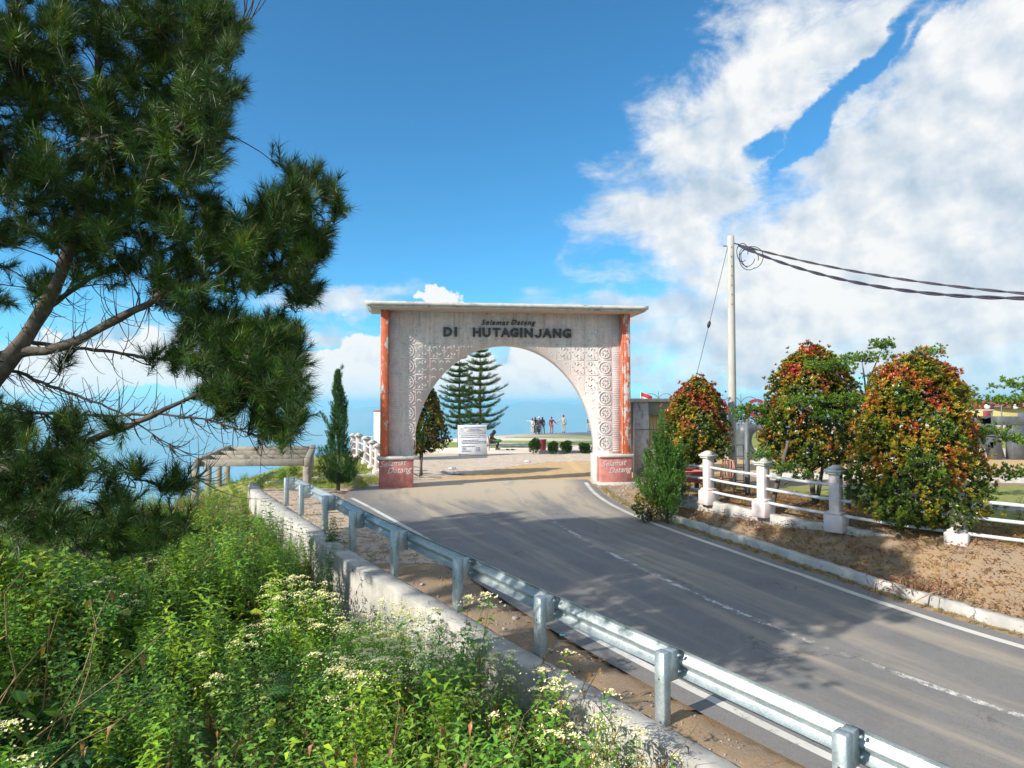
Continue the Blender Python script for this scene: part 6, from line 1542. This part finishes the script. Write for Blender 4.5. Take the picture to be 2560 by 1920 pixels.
sit = dict(pelvis=(0, .10, .52), waist=(0, .12, .66), chest=(0, .08, .90), neck=(0, .0, 1.06), head0=(0, -.05, 1.10), head=(0, -.12, 1.15), shL=(.17, .06, .98), elL=(.21, -.06, .74), wrL=(.10, -.28, .66), haL=(.06, -.33, .64), shR=(-.17, .06, .98), elR=(-.21, -.06, .74), wrR=(-.10, -.28, .66), haR=(-.06, -.33, .64),
    hipL=(.10, .06, .52), knL=(.13, -.38, .54), anL=(.12, -.30, .12), toL=(.12, -.46, .04), hipR=(-.10, .06, .52), knR=(-.13, -.38, .54), anR=(-.12, -.22, .12), toR=(-.12, -.38, .04))
def green_cloth(root, g, k):
    m = MB(); v, f = ellipsoid(np.array([0, -.30, .60]), (.25, .30, .10)); m.add(v+rng.normal(0, .008, v.shape), f); part('cloth', m, cl((.03, .30, .08)), root, smooth=True)
pr = person('person in a dark brown hooded jacket bowed over a green cloth on the chair', cb, R(90), sit, (.035, .02, .018), (.04, .03, .03), 1.68, hair='hood', extras=green_cloth)
pr['group'] = 'visitors on the terrace'
for dx, lab in ((.95, 'left one of the two dark sandals lying beside the chair'), (1.25, 'right one of the two dark sandals lying beside the chair')):
    m = MB(); m.cbox((cb[0]+dx, 42.75, TZ+.05), (.24, .12, .09), .03); m.cbox((cb[0]+dx-.04, 42.75, TZ+.10), (.08, .12, .04), .015); tag(m.build('sandal', M['black']), lab, 'sandal', 'sandals beside the chair')
pc_ = atY(1803, 1215, 17.8); plastic_chair('orange brown plastic chair behind the fence beside the utility pole', (pc_.x, 17.8, Hp(pc_.x, 17.8)), R(-60), orange_pl)
# wheelbarrow like red tray behind the fence
wb = atY(1718, 1195, 18.7); wbt = thing('wheelbarrow', 'faded red wheelbarrow behind the pipe rails next to the juniper', 'wheelbarrow', (wb.x, 18.7, Hp(wb.x, 18.7)), R(8))
redpl = peel('faded_red_metal', (.46, .12, .12), (.52, .18, .17), (.5, .35, .32), .58, .7)
m = MB(); m.add([(-.36, -.25, .28), (.36, -.25, .28), (.36, .25, .28), (-.36, .25, .28), (-.42, -.32, .58), (.48, -.32, .58), (.48, .32, .58), (-.42, .32, .58)], [(0, 3, 2, 1), (0, 1, 5, 4), (1, 2, 6, 5), (2, 3, 7, 6), (3, 0, 4, 7), (5, 1, 0, 4)][:5]); m.tube([(-.42, -.32, .58), (.48, -.32, .58), (.48, .32, .58), (-.42, .32, .58), (-.42, -.32, .58)], .015, 5); part('tray', m, redpl, wbt)
m = MB(); a = np.linspace(0, 2*np.pi, 18); m.tube([(.62+.17*math.cos(u), 0, .17+.17*math.sin(u)) for u in a], .035, 6); part('wheel', m, M['black'], wbt)
for s_ in (-1, 1): m = MB(); m.tube([(.62, s_*.06, .17), (.1, s_*.22, .30), (-.8, s_*.28, .55)], .018, 6); m.tube([(-.2, s_*.24, .36), (-.3, s_*.26, 0)], .018, 6); part('handle', m, M['greysteel'], wbt)
ht = atY(1860, 1170, 18.4); hh0 = Hp(ht.x, 18.4); htt = thing('hand_trolley', 'thin dark metal hand trolley just right of the utility pole', 'trolley', (ht.x-.12, 18.4, hh0))
for s_ in (-1, 1): m = MB(); m.tube([(s_*.12, 0, .08), (s_*.12, .05, 1.25)], .012, 6); part('upright', m, M['black'], htt)
m = MB()
for zz in (.3, .65, .95, 1.25): m.tube([(-.12, .05*zz/1.25, zz), (.12, .05*zz/1.25, zz)], .01, 5)
part('crossbar', m, M['black'], htt, kind='stuff')
m = MB(); m.cbox((0, -.1, .06), (.3, .22, .02), .004); part('toe_plate', m, M['black'], htt)

# ------------------------------------------------------------------ far signs, lamps, flag, house
redl = simple('crimson_letters', (.36, .035, .055), (.30, .03, .05), 2, .5, 0)
LY = 60.0
hs = thing('letter_sign', 'row of tall crimson letters standing on a frame beyond the kiosk', 'sign', (0, LY, 0))
for ch, px in zip('HUTAGINJANG', (1575, 1652, 1729, 1808, 1887, 1932, 1972, 2040, 2105, 2180, 2255)):
    p0 = atY(px, 1000, LY); p1 = atY(px, 1046, LY); text_part('letter', ch, redl, hs, (p0.x, 0, (p0.z+p1.z)/2), (p0.z-p1.z)*1.38, .12, offset=.03, res=4)
m = MB(); xa_, xb_ = atY(1560, 1000, LY).x, atY(2290, 1000, LY).x
for x in np.linspace(xa_, xb_, 12): m.tube([(x, .2, 0), (x, .2, atY(0, 1020, LY).z)], .06, 5)
m.cbox(((xa_+xb_)/2, .2, atY(0, 1044, LY).z), (xb_-xa_, .1, .1), .01); part('support_frame', m, M['greysteel'], hs, kind='stuff')
m = MB(); p = atY(2440, 1016, 62); tag_ = thing('banner', 'red and white banner strip right of the largest shrub', 'banner', (p.x, 62, 0)); m.cbox((0, 0, p.z), (3.2, .08, .55), .01); part('panel', m, redl, tag_)
m = MB()
for x in (-1.5, 1.5): m.tube([(x, .08, 0), (x, .08, p.z)], .05, 6)
part('posts', m, M['greysteel'], tag_, kind='stuff'); 
m = MB(); m.cbox((0, -.05, p.z-.34), (3.2, .06, .14), .01); part('lower_strip', m, M['plainwhite'], tag_)
blk = simple('dark_slate_letters', (.075, .085, .095), (.13, .14, .15), 1.6, .45, .002)
BY = 35.5
bs = thing('letter_sign', 'giant dark slate grey letters standing on the sand at the right edge', 'sign', (0, BY, 0))
def letter_bars(name, bars):
    m = MB()
    for (x0, y0, x1, y1, w_) in bars:
        a = atY(x0, y0, BY); b_ = atY(x1, y1, BY); d = b_-a; L_ = d.length; r = Matrix.Rotation(-math.atan2(d.z, d.x), 4, 'Y'); m.cbox(((a.x+b_.x)/2, 0, (a.z+b_.z)/2), (L_, .5, w_*BY/FPX), .02, rot=r)
    part(name, m, blk, bs)
letter_bars('letter', [(2418, 1148, 2449, 1044, 24), (2492, 1148, 2461, 1044, 28), (2436, 1112, 2476, 1112, 16), (2440, 1050, 2470, 1050, 20)])
letter_bars('letter', [(2488, 1052, 2590, 1052, 22), (2538, 1063, 2538, 1148, 32)])
def ring_letter():
    m = MB(); c = atY(1895, 1085, BY); n = 24; a = np.linspace(0, 2*np.pi, n, endpoint=False); ro, ri = 1.0, .42; V = []
    for y in (-.25, .25):
        for q in a: V.append((c.x+max(-1, min(1, 1.35*math.cos(q)))*ro, y, c.z-.55+max(-1, min(1, 1.35*math.sin(q)))*1.05))
        for q in a: V.append((c.x+ri*math.cos(q), y, c.z-.35+.55*math.sin(q)))
    F = []
    for i in range(n):
        j = (i+1) % n; F += [(i, j, n+j, n+i), (2*n+j, 2*n+i, 3*n+i, 3*n+j), (i, 2*n+i, 2*n+j, j), (n+j, 3*n+j, 3*n+i, n+i)]
    m.add(V, F); part('letter', m, blk, bs)
ring_letter()
def lamp(label, px, ytop, Y, arms=2, globe=.16):
    p = atY(px, ytop, Y); g0_ = Hp(p.x, Y); H_ = p.z-g0_; t = thing('street_lamp', label, 'street lamp', (p.x, Y, g0_), 0, 'ornate lamps on the hilltop')
    m = MB(); m.tube([(0, 0, 0), (0, 0, H_*.5), (0, 0, H_)], [.10, .06, .025], 8); part('pole', m, M['greysteel'], t)
    for s_ in (-1, 1):
        a = np.linspace(0, math.pi*1.02, 14); r_ = .62; m = MB(); m.tube([(s_*(r_-r_*math.cos(u)), 0, H_-.75+.55*math.sin(u)) for u in a], .028, 6)
        a = np.linspace(0, 5.5, 14); m.tube([(s_*(.55+.22*(1-u/7)*math.cos(u)), 0, H_-.85+.22*(1-u/7)*math.sin(u)) for u in a], .018, 5); part('arm', m, M['greysteel'], t, kind='stuff')
        v, f = ellipsoid((s_*r_*2, 0, H_-.95), (globe, globe, globe)); m = MB(); m.add(v, f); part('globe', m, M['plainwhite'], t, smooth=True)
lamp('curly double armed lamp showing just above the kiosk roof', 1646, 978, 56)
lamp('curly double armed lamp just right of the utility pole', 1852, 985, 48)
lamp('double armed lamp with round globes beside the saddle roofed house', 2503, 990, 60, globe=.24)
fp = atY(1602, 980, 50); fl_ = thing('flag', 'small red and white flag flying above the kiosk', 'flag', (fp.x, 50, Hp(fp.x, 50)))
m = MB(); fz = fp.z-Hp(fp.x, 50); m.tube([(0, 0, 0), (0, 0, fz+.05)], .025, 6); part('pole', m, M['plainwhite'], fl_)
for nm, z0, z1, mt in (('red_half', .0, -.28, cl((.60, .03, .04))), ('white_half', -.282, -.50, M['plainwhite'])):
    X_ = np.linspace(.02, .85, 12); m = MB(); dz = -.38*X_; m.grid(np.stack([np.c_[X_, .05*np.sin(X_*9), fz+z0+dz], np.c_[X_, .05*np.sin(X_*9+.4), fz+z1+dz*(1.0)]], 0)); part(nm, m, mt, fl_)
hp_ = atY(2490, 1040, 75); hz = Hp(hp_.x, 75)
ho = thing('saddle_roof_house', 'small yellow house with an upswept red saddle roof at the far right', 'house', (hp_.x, 75, hz))
wl_h = atY(0, 1018, 75).z-hz; m = MB(); m.cbox((0, 0, wl_h/2), (7.0, 5, wl_h), .03); part('wall', m, simple('yellow_plank_wall', (.62, .52, .20), (.56, .46, .18), 3, .7, .01, streak=(1, 1, 9)), ho)
nx_ = 16; X_ = np.linspace(-4.6, 4.6, nx_); lift = (np.abs(X_)/4.6)**2.4*1.25; zt_ = wl_h+.75+lift; ze = wl_h-.05+lift*.5; m = MB()
m.grid(np.stack([np.c_[X_*.84, np.full(nx_, -3.0), ze], np.c_[X_, np.zeros(nx_), zt_], np.c_[X_*.84, np.full(nx_, 3.0), ze]], 0)); part('roof', m, simple('rust_red_roof', (.42, .11, .07), (.34, .09, .06), 2, .7, .01), ho)
m = MB(); m.cbox((-2.9, -2.6, wl_h/2), (.5, .5, wl_h), .02); part('pillar', m, redl, ho)
m = MB(); m.cbox((1.2, -2.52, wl_h*.6), (1.4, .06, 1.0), .01); part('window', m, M['greysteel'], ho)
# low white parapet, flower hedge
m = MB(); m.cbox((44, 70, .55), (30, .3, 1.3), .02); tag(m.build('parapet', M['plainwhite']), 'long low white parapet wall far behind the dark letters', 'wall')
def flower_hedge(name, label, x0, x1, y, z, h, cols, n):
    mb = MB(); tm = [sprig(7, .16) for _ in range(3)]; P = np.stack([rng.uniform(x0, x1, n), y+rng.normal(0, .3, n), z+rng.uniform(0, h, n)], 1); c = np.array(cols)[rng.integers(0, len(cols), n)]*rng.uniform(.7, 1.3, (n, 1))
    scatter(mb, tm, P, frames(rdir(n)+np.array([0, 0, .7])), rng.uniform(.8, 1.3, n), cols=c); tag(mb.build(name, M['leaf']), label, kind='stuff')
flower_hedge('flower_hedge', 'long bed of red and pink flowering plants before the white parapet', 30, 58, 66, .1, .7, [(.45, .06, .07), (.08, .16, .03), (.5, .16, .18), (.25, .04, .05)], 1500)
flower_hedge('flower_bed', 'low red leaved bedding plants beyond the utility pole', 15, 27, 72, .1, 1.2, [(.35, .08, .05), (.06, .12, .03), (.10, .16, .04), (.25, .12, .04)], 1100)
kerb('lot_kerb', [(8.4, 23.5), (13, 21.5), (20, 19.5), (30, 17.5)], .3, .16, M['concrete'], 'pale concrete kerb between the inner lawn and the sandy lot')
kerb('lot_kerb', [(7.6, 16.2), (9.5, 15.4), (12.5, 14.2), (17, 12.5)], .18, .10, M['concrete'], 'low concrete edging of the planting bed behind the fence')
slab('grey_terrace', [(13.5, 33), (21, 31.5), (24, 37), (15, 40)], -.2, Hp(17, 34)+.28, M['greypath'], 'raised grey concrete terrace with a ragged edge on the sandy lot')

# ------------------------------------------------------------------ small plants and litter on the bank and shoulder
def ground_place(n, cond, xr, yr):
    X = rng.uniform(*xr, n); Y = rng.uniform(*yr, n); k = cond(X, Y); X, Y = X[k], Y[k]; return X, Y, H(X, Y)
def dry_tuft():
    T = Tmp()
    for k in range(22):
        a = random.uniform(0, 6.28); l = random.uniform(.03, .085); th = random.uniform(.2, 1.3); d = np.array([math.cos(a)*math.sin(th), math.sin(a)*math.sin(th), math.cos(th)]); s_ = np.array([-math.sin(a), math.cos(a), 0])*.0035; b_ = np.array([random.gauss(0, .025), random.gauss(0, .025), 0])
        T.add(np.array([b_-s_, b_+s_, b_+d*l]), np.array([(0, 1, 2)]), jit((1, 1, 1), .25))
    return T.get()
def leaf_litter():
    T = Tmp()
    for k in range(12):
        l_ = random.uniform(.03, .06); v, f = np.array([(0, 0, 0), (l_*.5, .011, .004), (l_, 0, 0), (l_*.5, -.011, .004)]), np.array([(0, 2, 1), (0, 3, 2)]); T.add(xf(v, random.uniform(0, 6.28), random.uniform(-.3, .3), random.uniform(-.4, .4), 1, (random.gauss(0, .09), random.gauss(0, .09), .008)), f, jit((1, 1, 1), .3))
    return T.get()
bank = lambda X, Y: (sd(RLs, X, Y) > .82) & (sd(RLs, X, Y) < 4.2) & (sd(RLs, X, Y) > .82)
X, Y, Z = ground_place(14000, bank, (3, 13), (7.5, 23)); m_ = len(X); pal = np.array([(.36, .25, .11), (.42, .30, .15), (.20, .22, .05), (.30, .17, .08), (.25, .24, .08)])
pk = np.where(bumps(X, Y, .9)+rng.normal(0, .5, m_) > .7, 2, rng.choice([0, 1, 3, 4], m_)); keep = rng.random(m_) < np.clip(.5+.5*bumps(X+3, Y, .8), .08, 1)
mb = MB(); scatter(mb, [dry_tuft() for _ in range(4)], np.stack([X, Y, Z+.0], 1)[keep], frames(np.c_[rng.normal(0, .15, m_), rng.normal(0, .15, m_), np.ones(m_)])[keep], rng.uniform(.6, 1.5, m_)[keep], cols=pal[pk][keep])
tag(mb.build('dry_grass', M['leaf']), 'short dry grass growing on the earth bank', kind='stuff')
X, Y, Z = ground_place(9500, lambda X, Y: bank(X, Y) & (Y < 18), (4, 13), (7.5, 18)); m_ = len(X); mb = MB(); pal = np.array([(.22, .11, .07), (.28, .15, .09), (.16, .09, .06), (.34, .23, .14)])
scatter(mb, [leaf_litter() for _ in range(4)], np.stack([X, Y, Z+.012], 1), frames(np.c_[rng.normal(0, .1, m_), rng.normal(0, .1, m_), np.ones(m_)]), rng.uniform(.7, 1.4, m_), cols=pal[rng.integers(0, 4, m_)]*rng.uniform(.7, 1.2, (m_, 1)))
tag(mb.build('leaf_litter', M['leaf']), 'fallen brown leaves lying on the bank', kind='stuff')
def rock():
    v, f = ellipsoid((0, 0, 0), (1, .8, .6), 6, 4); v = v*(1+rng.normal(0, .16, v.shape)); F = np.array([q[:3] for q in f]+[(q[0], q[2], q[3]) for q in f]); return v, F, np.ones((len(v), 3))
M['stone'] = simple('gravel_stone', (.42, .38, .33), (.27, .24, .21), 20, .9, .002, world=True)
shoulder = lambda X, Y: (sd(WLmid, X, Y) < -.20) & (sd(LLs, X, Y) < -.40) & (Y < 23.5)
X, Y, Z = ground_place(42000, shoulder, (-9, 7), (2.5, 23.5)); m_ = len(X); dL = sd(LLs, X, Y); keep = rng.random(m_) < np.clip(.6+.5*bumps(X, Y, .7), .15, 1); X, Y, Z = X[keep], Y[keep], Z[keep]; m_ = len(X)
mb = MB(); scatter(mb, [rock() for _ in range(6)], np.stack([X, Y, Z], 1), frames(rdir(m_)), rng.lognormal(-4.35, .45, m_), cols=None)
tag(mb.build('gravel', M['stone']), 'loose gravel on the shoulder behind the guardrail', kind='stuff')
X, Y, Z = ground_place(2600, shoulder, (-9, 7), (2.5, 23.5)); k = (bumps(X+5, Y+2, .8)+rng.normal(0, .3, len(X)) > .35); X, Y, Z = X[k], Y[k], Z[k]; m_ = len(X); mb = MB()
pal = np.array([(.14, .22, .05), (.32, .25, .12), (.10, .18, .04)]); scatter(mb, [dry_tuft() for _ in range(4)], np.stack([X, Y, Z], 1), frames(np.c_[rng.normal(0, .15, m_), rng.normal(0, .15, m_), np.ones(m_)]), rng.uniform(.7, 1.6, m_), cols=pal[rng.integers(0, 3, m_)])
tag(mb.build('shoulder_grass', M['leaf']), 'thin grass and weeds on the gravel shoulder', kind='stuff')
gut = lambda X, Y: (sd(RLs, X, Y) > .36) & (sd(RLs, X, Y) < .60) & (Y < 24)
X, Y, Z = ground_place(60000, gut, (2.8, 14), (4, 24)); m_ = len(X); mb = MB(); pal = np.array([(.16, .20, .05), (.34, .25, .13), (.30, .20, .10)]); z_ = zr(Y)+.01
scatter(mb, [dry_tuft() for _ in range(4)], np.stack([X, Y, z_], 1), frames(np.c_[rng.normal(0, .15, m_), rng.normal(0, .15, m_), np.ones(m_)]), rng.uniform(.4, .9, m_), cols=pal[rng.integers(0, 3, m_)])
tag(mb.build('gutter_grass', M['leaf']), 'sparse grass along the foot of the kerb', kind='stuff')
mb = MB(); k = rng.random(m_) < .8; scatter(mb, [rock() for _ in range(4)], np.stack([X, Y, z_], 1)[k], frames(rdir(m_))[k], rng.lognormal(-4.8, .4, m_)[k]); tag(mb.build('gutter_gravel', M['stone']), 'fine gravel between the edge line and the kerb', kind='stuff')
X, Y, Z = ground_place(9000, lambda X, Y: (sd(RLs, X, Y) > .3) & (sd(RLs, X, Y) < 2.2) & (Y > 19), (2.5, 6), (19, 26.5)); X, Y, Z = X[:1500], Y[:1500], Z[:1500]; m_ = len(X); mb = MB(); scatter(mb, [rock() for _ in range(4)], np.stack([X, Y, Z], 1), frames(rdir(m_)), rng.lognormal(-4.1, .5, m_)); tag(mb.build('rubble', M['stone']), 'loose stones by the right gate pillar', kind='stuff')
# veg on the mound left of the gate and round the pergola
mound = lambda X, Y: (X < -4.9) & (sd(EDGE, X, Y) < .5) & (Y > 23.8) & (sd(EDGE, X, Y) > -4.6)
X, Y, Z = ground_place(5200, mound, (-11, -4.9), (23.8, 42)); k = rng.random(len(X)) < np.clip(.45+.6*bumps(X, Y, 1.0), .05, 1); X, Y, Z = X[k], Y[k], Z[k]; m_ = len(X); mb = MB()
pal = np.array([(.16, .28, .05), (.22, .30, .06), (.34, .27, .13)]); scatter(mb, [dry_tuft() for _ in range(4)], np.stack([X, Y, Z], 1), frames(np.c_[rng.normal(0, .15, m_), rng.normal(0, .15, m_), np.ones(m_)]), rng.uniform(1.4, 3.0, m_), cols=pal[rng.integers(0, 3, m_)])
tag(mb.build('mound_grass', M['leaf']), 'tufty green grass on the mound behind the left gate pillar', kind='stuff')
for (px, Y_, hh_, lab) in ((705, 25.6, .7, 'bright green bush on the slope between the pergola frame and the cypress'), (735, 27.5, .8, 'bright green bush just left of the cypress on the mound'), (775, 29.5, .5, 'low green bush behind the cypress on the mound')):
    p = atY(px, 1190, Y_); plant_thing('green_bush', lab, 'bush', (p.x, Y_, Hp(p.x, Y_)-.05), leafy_plant(16, hh_, .14, (.16, .32, .05), False, .7, .4), group='bushes near the pergola frame')
for (px, py, Y_, hh_, lab) in ((835, 1300, 14.6, None, 'dark leafy weed growing over the wall top beside the fourth guardrail post from the gate'), (775, 1330, 15.0, None, 'leafy weed hanging over the sunlit wall below the guardrail'), (810, 1350, 13.6, None, 'dense dark weed hiding the wall where it turns into shade'), (612, 1235, 21.5, None, 'green weed rising over the far end of the wall'), (695, 1285, 17.6, None, 'round green weed against the sunlit wall face')):
    p = atY(px, py, Y_); g0_ = Hp(p.x, Y_); hh_ = max(.5, p.z-g0_+.12); 
    for q in (0,): plant_thing('tall_weed', lab, 'plant', (p.x, Y_, g0_-.05), leafy_plant(15, hh_, .12, G2 if 'dark' in lab else G1, False, .30, .26), group='tall weeds along the wall')
# red leaved plants at the fence foot
RP = [(1750, 1212, 17.6), (1776, 1238, 16.6), (1812, 1240, 15.9), (1842, 1250, 15.4), (1866, 1262, 15.2), (1898, 1270, 14.7), (1968, 1278, 14.2), (1640, 1208, 20.5), (1612, 1200, 22), (2150, 1205, 15.5), (2190, 1210, 15.2), (2546, 1150, 13.0)]
nm_ = ['left of the first fence post', 'under the first fence post', 'between the first and second fence posts', 'left of the second fence post, near the middle of the rails', 'at the foot of the second fence post', 'just right of the second fence post', 'below the rails before the third fence post', 'behind the juniper', 'at the kiosk corner', 'behind the third fence post', 'beside the largest shrub', 'at the right edge above the rails']
for i, (px, py, Y_) in enumerate(RP):
    p = atY(px, py, Y_); sc_ = 1.0 if i < 11 else 2.2
    plant_thing('red_leaved_plant', 'small maroon leaved plant '+nm_[i], 'plant', (p.x, Y_, Hp(p.x, Y_)), leafy_plant(6, .24*sc_, .07, (.22, .03, .05), False, .6, .5), group='small maroon leaved bedding plants')
# dry branches under the largest shrub
p = atY(2330, 1385, 11.2); db = thing('dry_branches', 'heap of dry reddish twigs and bare sticks below the largest shrub', 'branches', (p.x, 11.2, Hp(p.x, 11.2)))
m = MB()
for k in range(70):
    a = random.uniform(0, 6.28); x0, y0 = random.gauss(-.1, .35), random.gauss(.15, .22); l = random.uniform(.15, .5); P_ = [(x0+math.cos(a)*l*t+random.gauss(0, .02), y0+math.sin(a)*l*t*.6, max(.02, .06+.16*math.sin(t*3)+random.gauss(0, .03))) for t in (0, .3, .6, 1)]; m.tube(P_, [.007, .006, .004, .002], 4)
part('twigs', m, simple('dry_red_twig', (.26, .12, .07), (.34, .2, .11), 12, .9, 0), db, kind='stuff')
m = MB(); T = Tmp()
for k in range(260):
    v, f = tri_leaf(.06, .022, .4); T.add(xf(v, random.uniform(0, 6.28), random.uniform(-.6, .6), random.uniform(-1, 1), 1, (random.gauss(-.2, .38), random.gauss(.15, .22), random.uniform(.02, .2))), f, jit((.28, .09, .05), .3))
m.add(*T.get()); part('dry_leaves', m, M['leaf'], db, kind='stuff')
for (a, b_) in (((.15, .25, .12), (.68, -.28, .06)), ((.62, .1, .10), (.2, -.28, .04)), ((-.6, -.45, .03), (.35, .0, .14))):
    m = MB(); a, b_ = np.array(a), np.array(b_); m.tube([a, a*.6+b_*.4+np.array([.03, 0, .05]), b_], [.014, .011, .005], 6); part('stick', m, simple('bleached_stick', (.50, .40, .28), (.42, .33, .22), 10, .9, 0), db)
# small rubbish and papers
plast = simple('white_plastic_scrap', (.76, .76, .78), (.66, .66, .7), 8, .4, .0)
for (px, py, s_, lab) in ((1107, 1181, .34, 'left white plastic scrap on the sand behind the gate'), (1130, 1172, .30, 'flattened white plastic scrap furthest back on the sand'), (1142, 1184, .5, 'largest crumpled white plastic scrap on the sand'), (1318, 1154, .22, 'small white scrap on the pale ground beyond the sand')):
    p = onZ(px, py, .1); z0 = Hp(p.x, p.y); v, f = ellipsoid((0, 0, 0), (s_*.6, s_*.45, .07), 9, 5); v = v*(1+rng.normal(0, .35, v.shape)); v[:, 2] = np.abs(v[:, 2]); m = MB(); m.add(v+np.array([p.x, p.y, z0+.03]), f); tag(m.build('plastic_scrap', plast), lab, 'litter', 'plastic scraps behind the gate')
for (px, py, c_, lab) in ((1055, 1463, (.6, .4, .5), 'pale pink wrapper on the shoulder soil'), (1376, 1628, (.5, .48, .46), 'flat pale stone by the post foot on the shoulder'), (1407, 1591, (.1, .4, .5), 'small turquoise wrapper on the shoulder')):
    x, y = onRoad(px, py); m = MB(); m.cbox((x, y, Hp(x, y)+.02), (.09, .05, .02), .006, rot=Matrix.Rotation(rng.uniform(0, 3), 4, 'Z')); tag(m.build('wrapper' if 'wrapper' in lab else 'flat_stone', cl(c_)), lab, 'litter' if 'wrapper' in lab else 'stone')
p = atY(2008, 1272, 14.2); 
for dx, lab, r_ in ((0, 'larger yellowish stone on the bank left of the third fence post', .10), (.22, 'smaller yellowish stone on the bank left of the third fence post', .07)):
    v, F, c_ = rock(); m = MB(); m.add(v*r_+np.array([p.x+dx, 14.1, Hp(p.x+dx, 14.1)+r_*.4]), F); tag(m.build('stone', simple('yellow_stone', (.55, .42, .2), (.5, .36, .2), 10, .8, .002)), lab, 'stone')
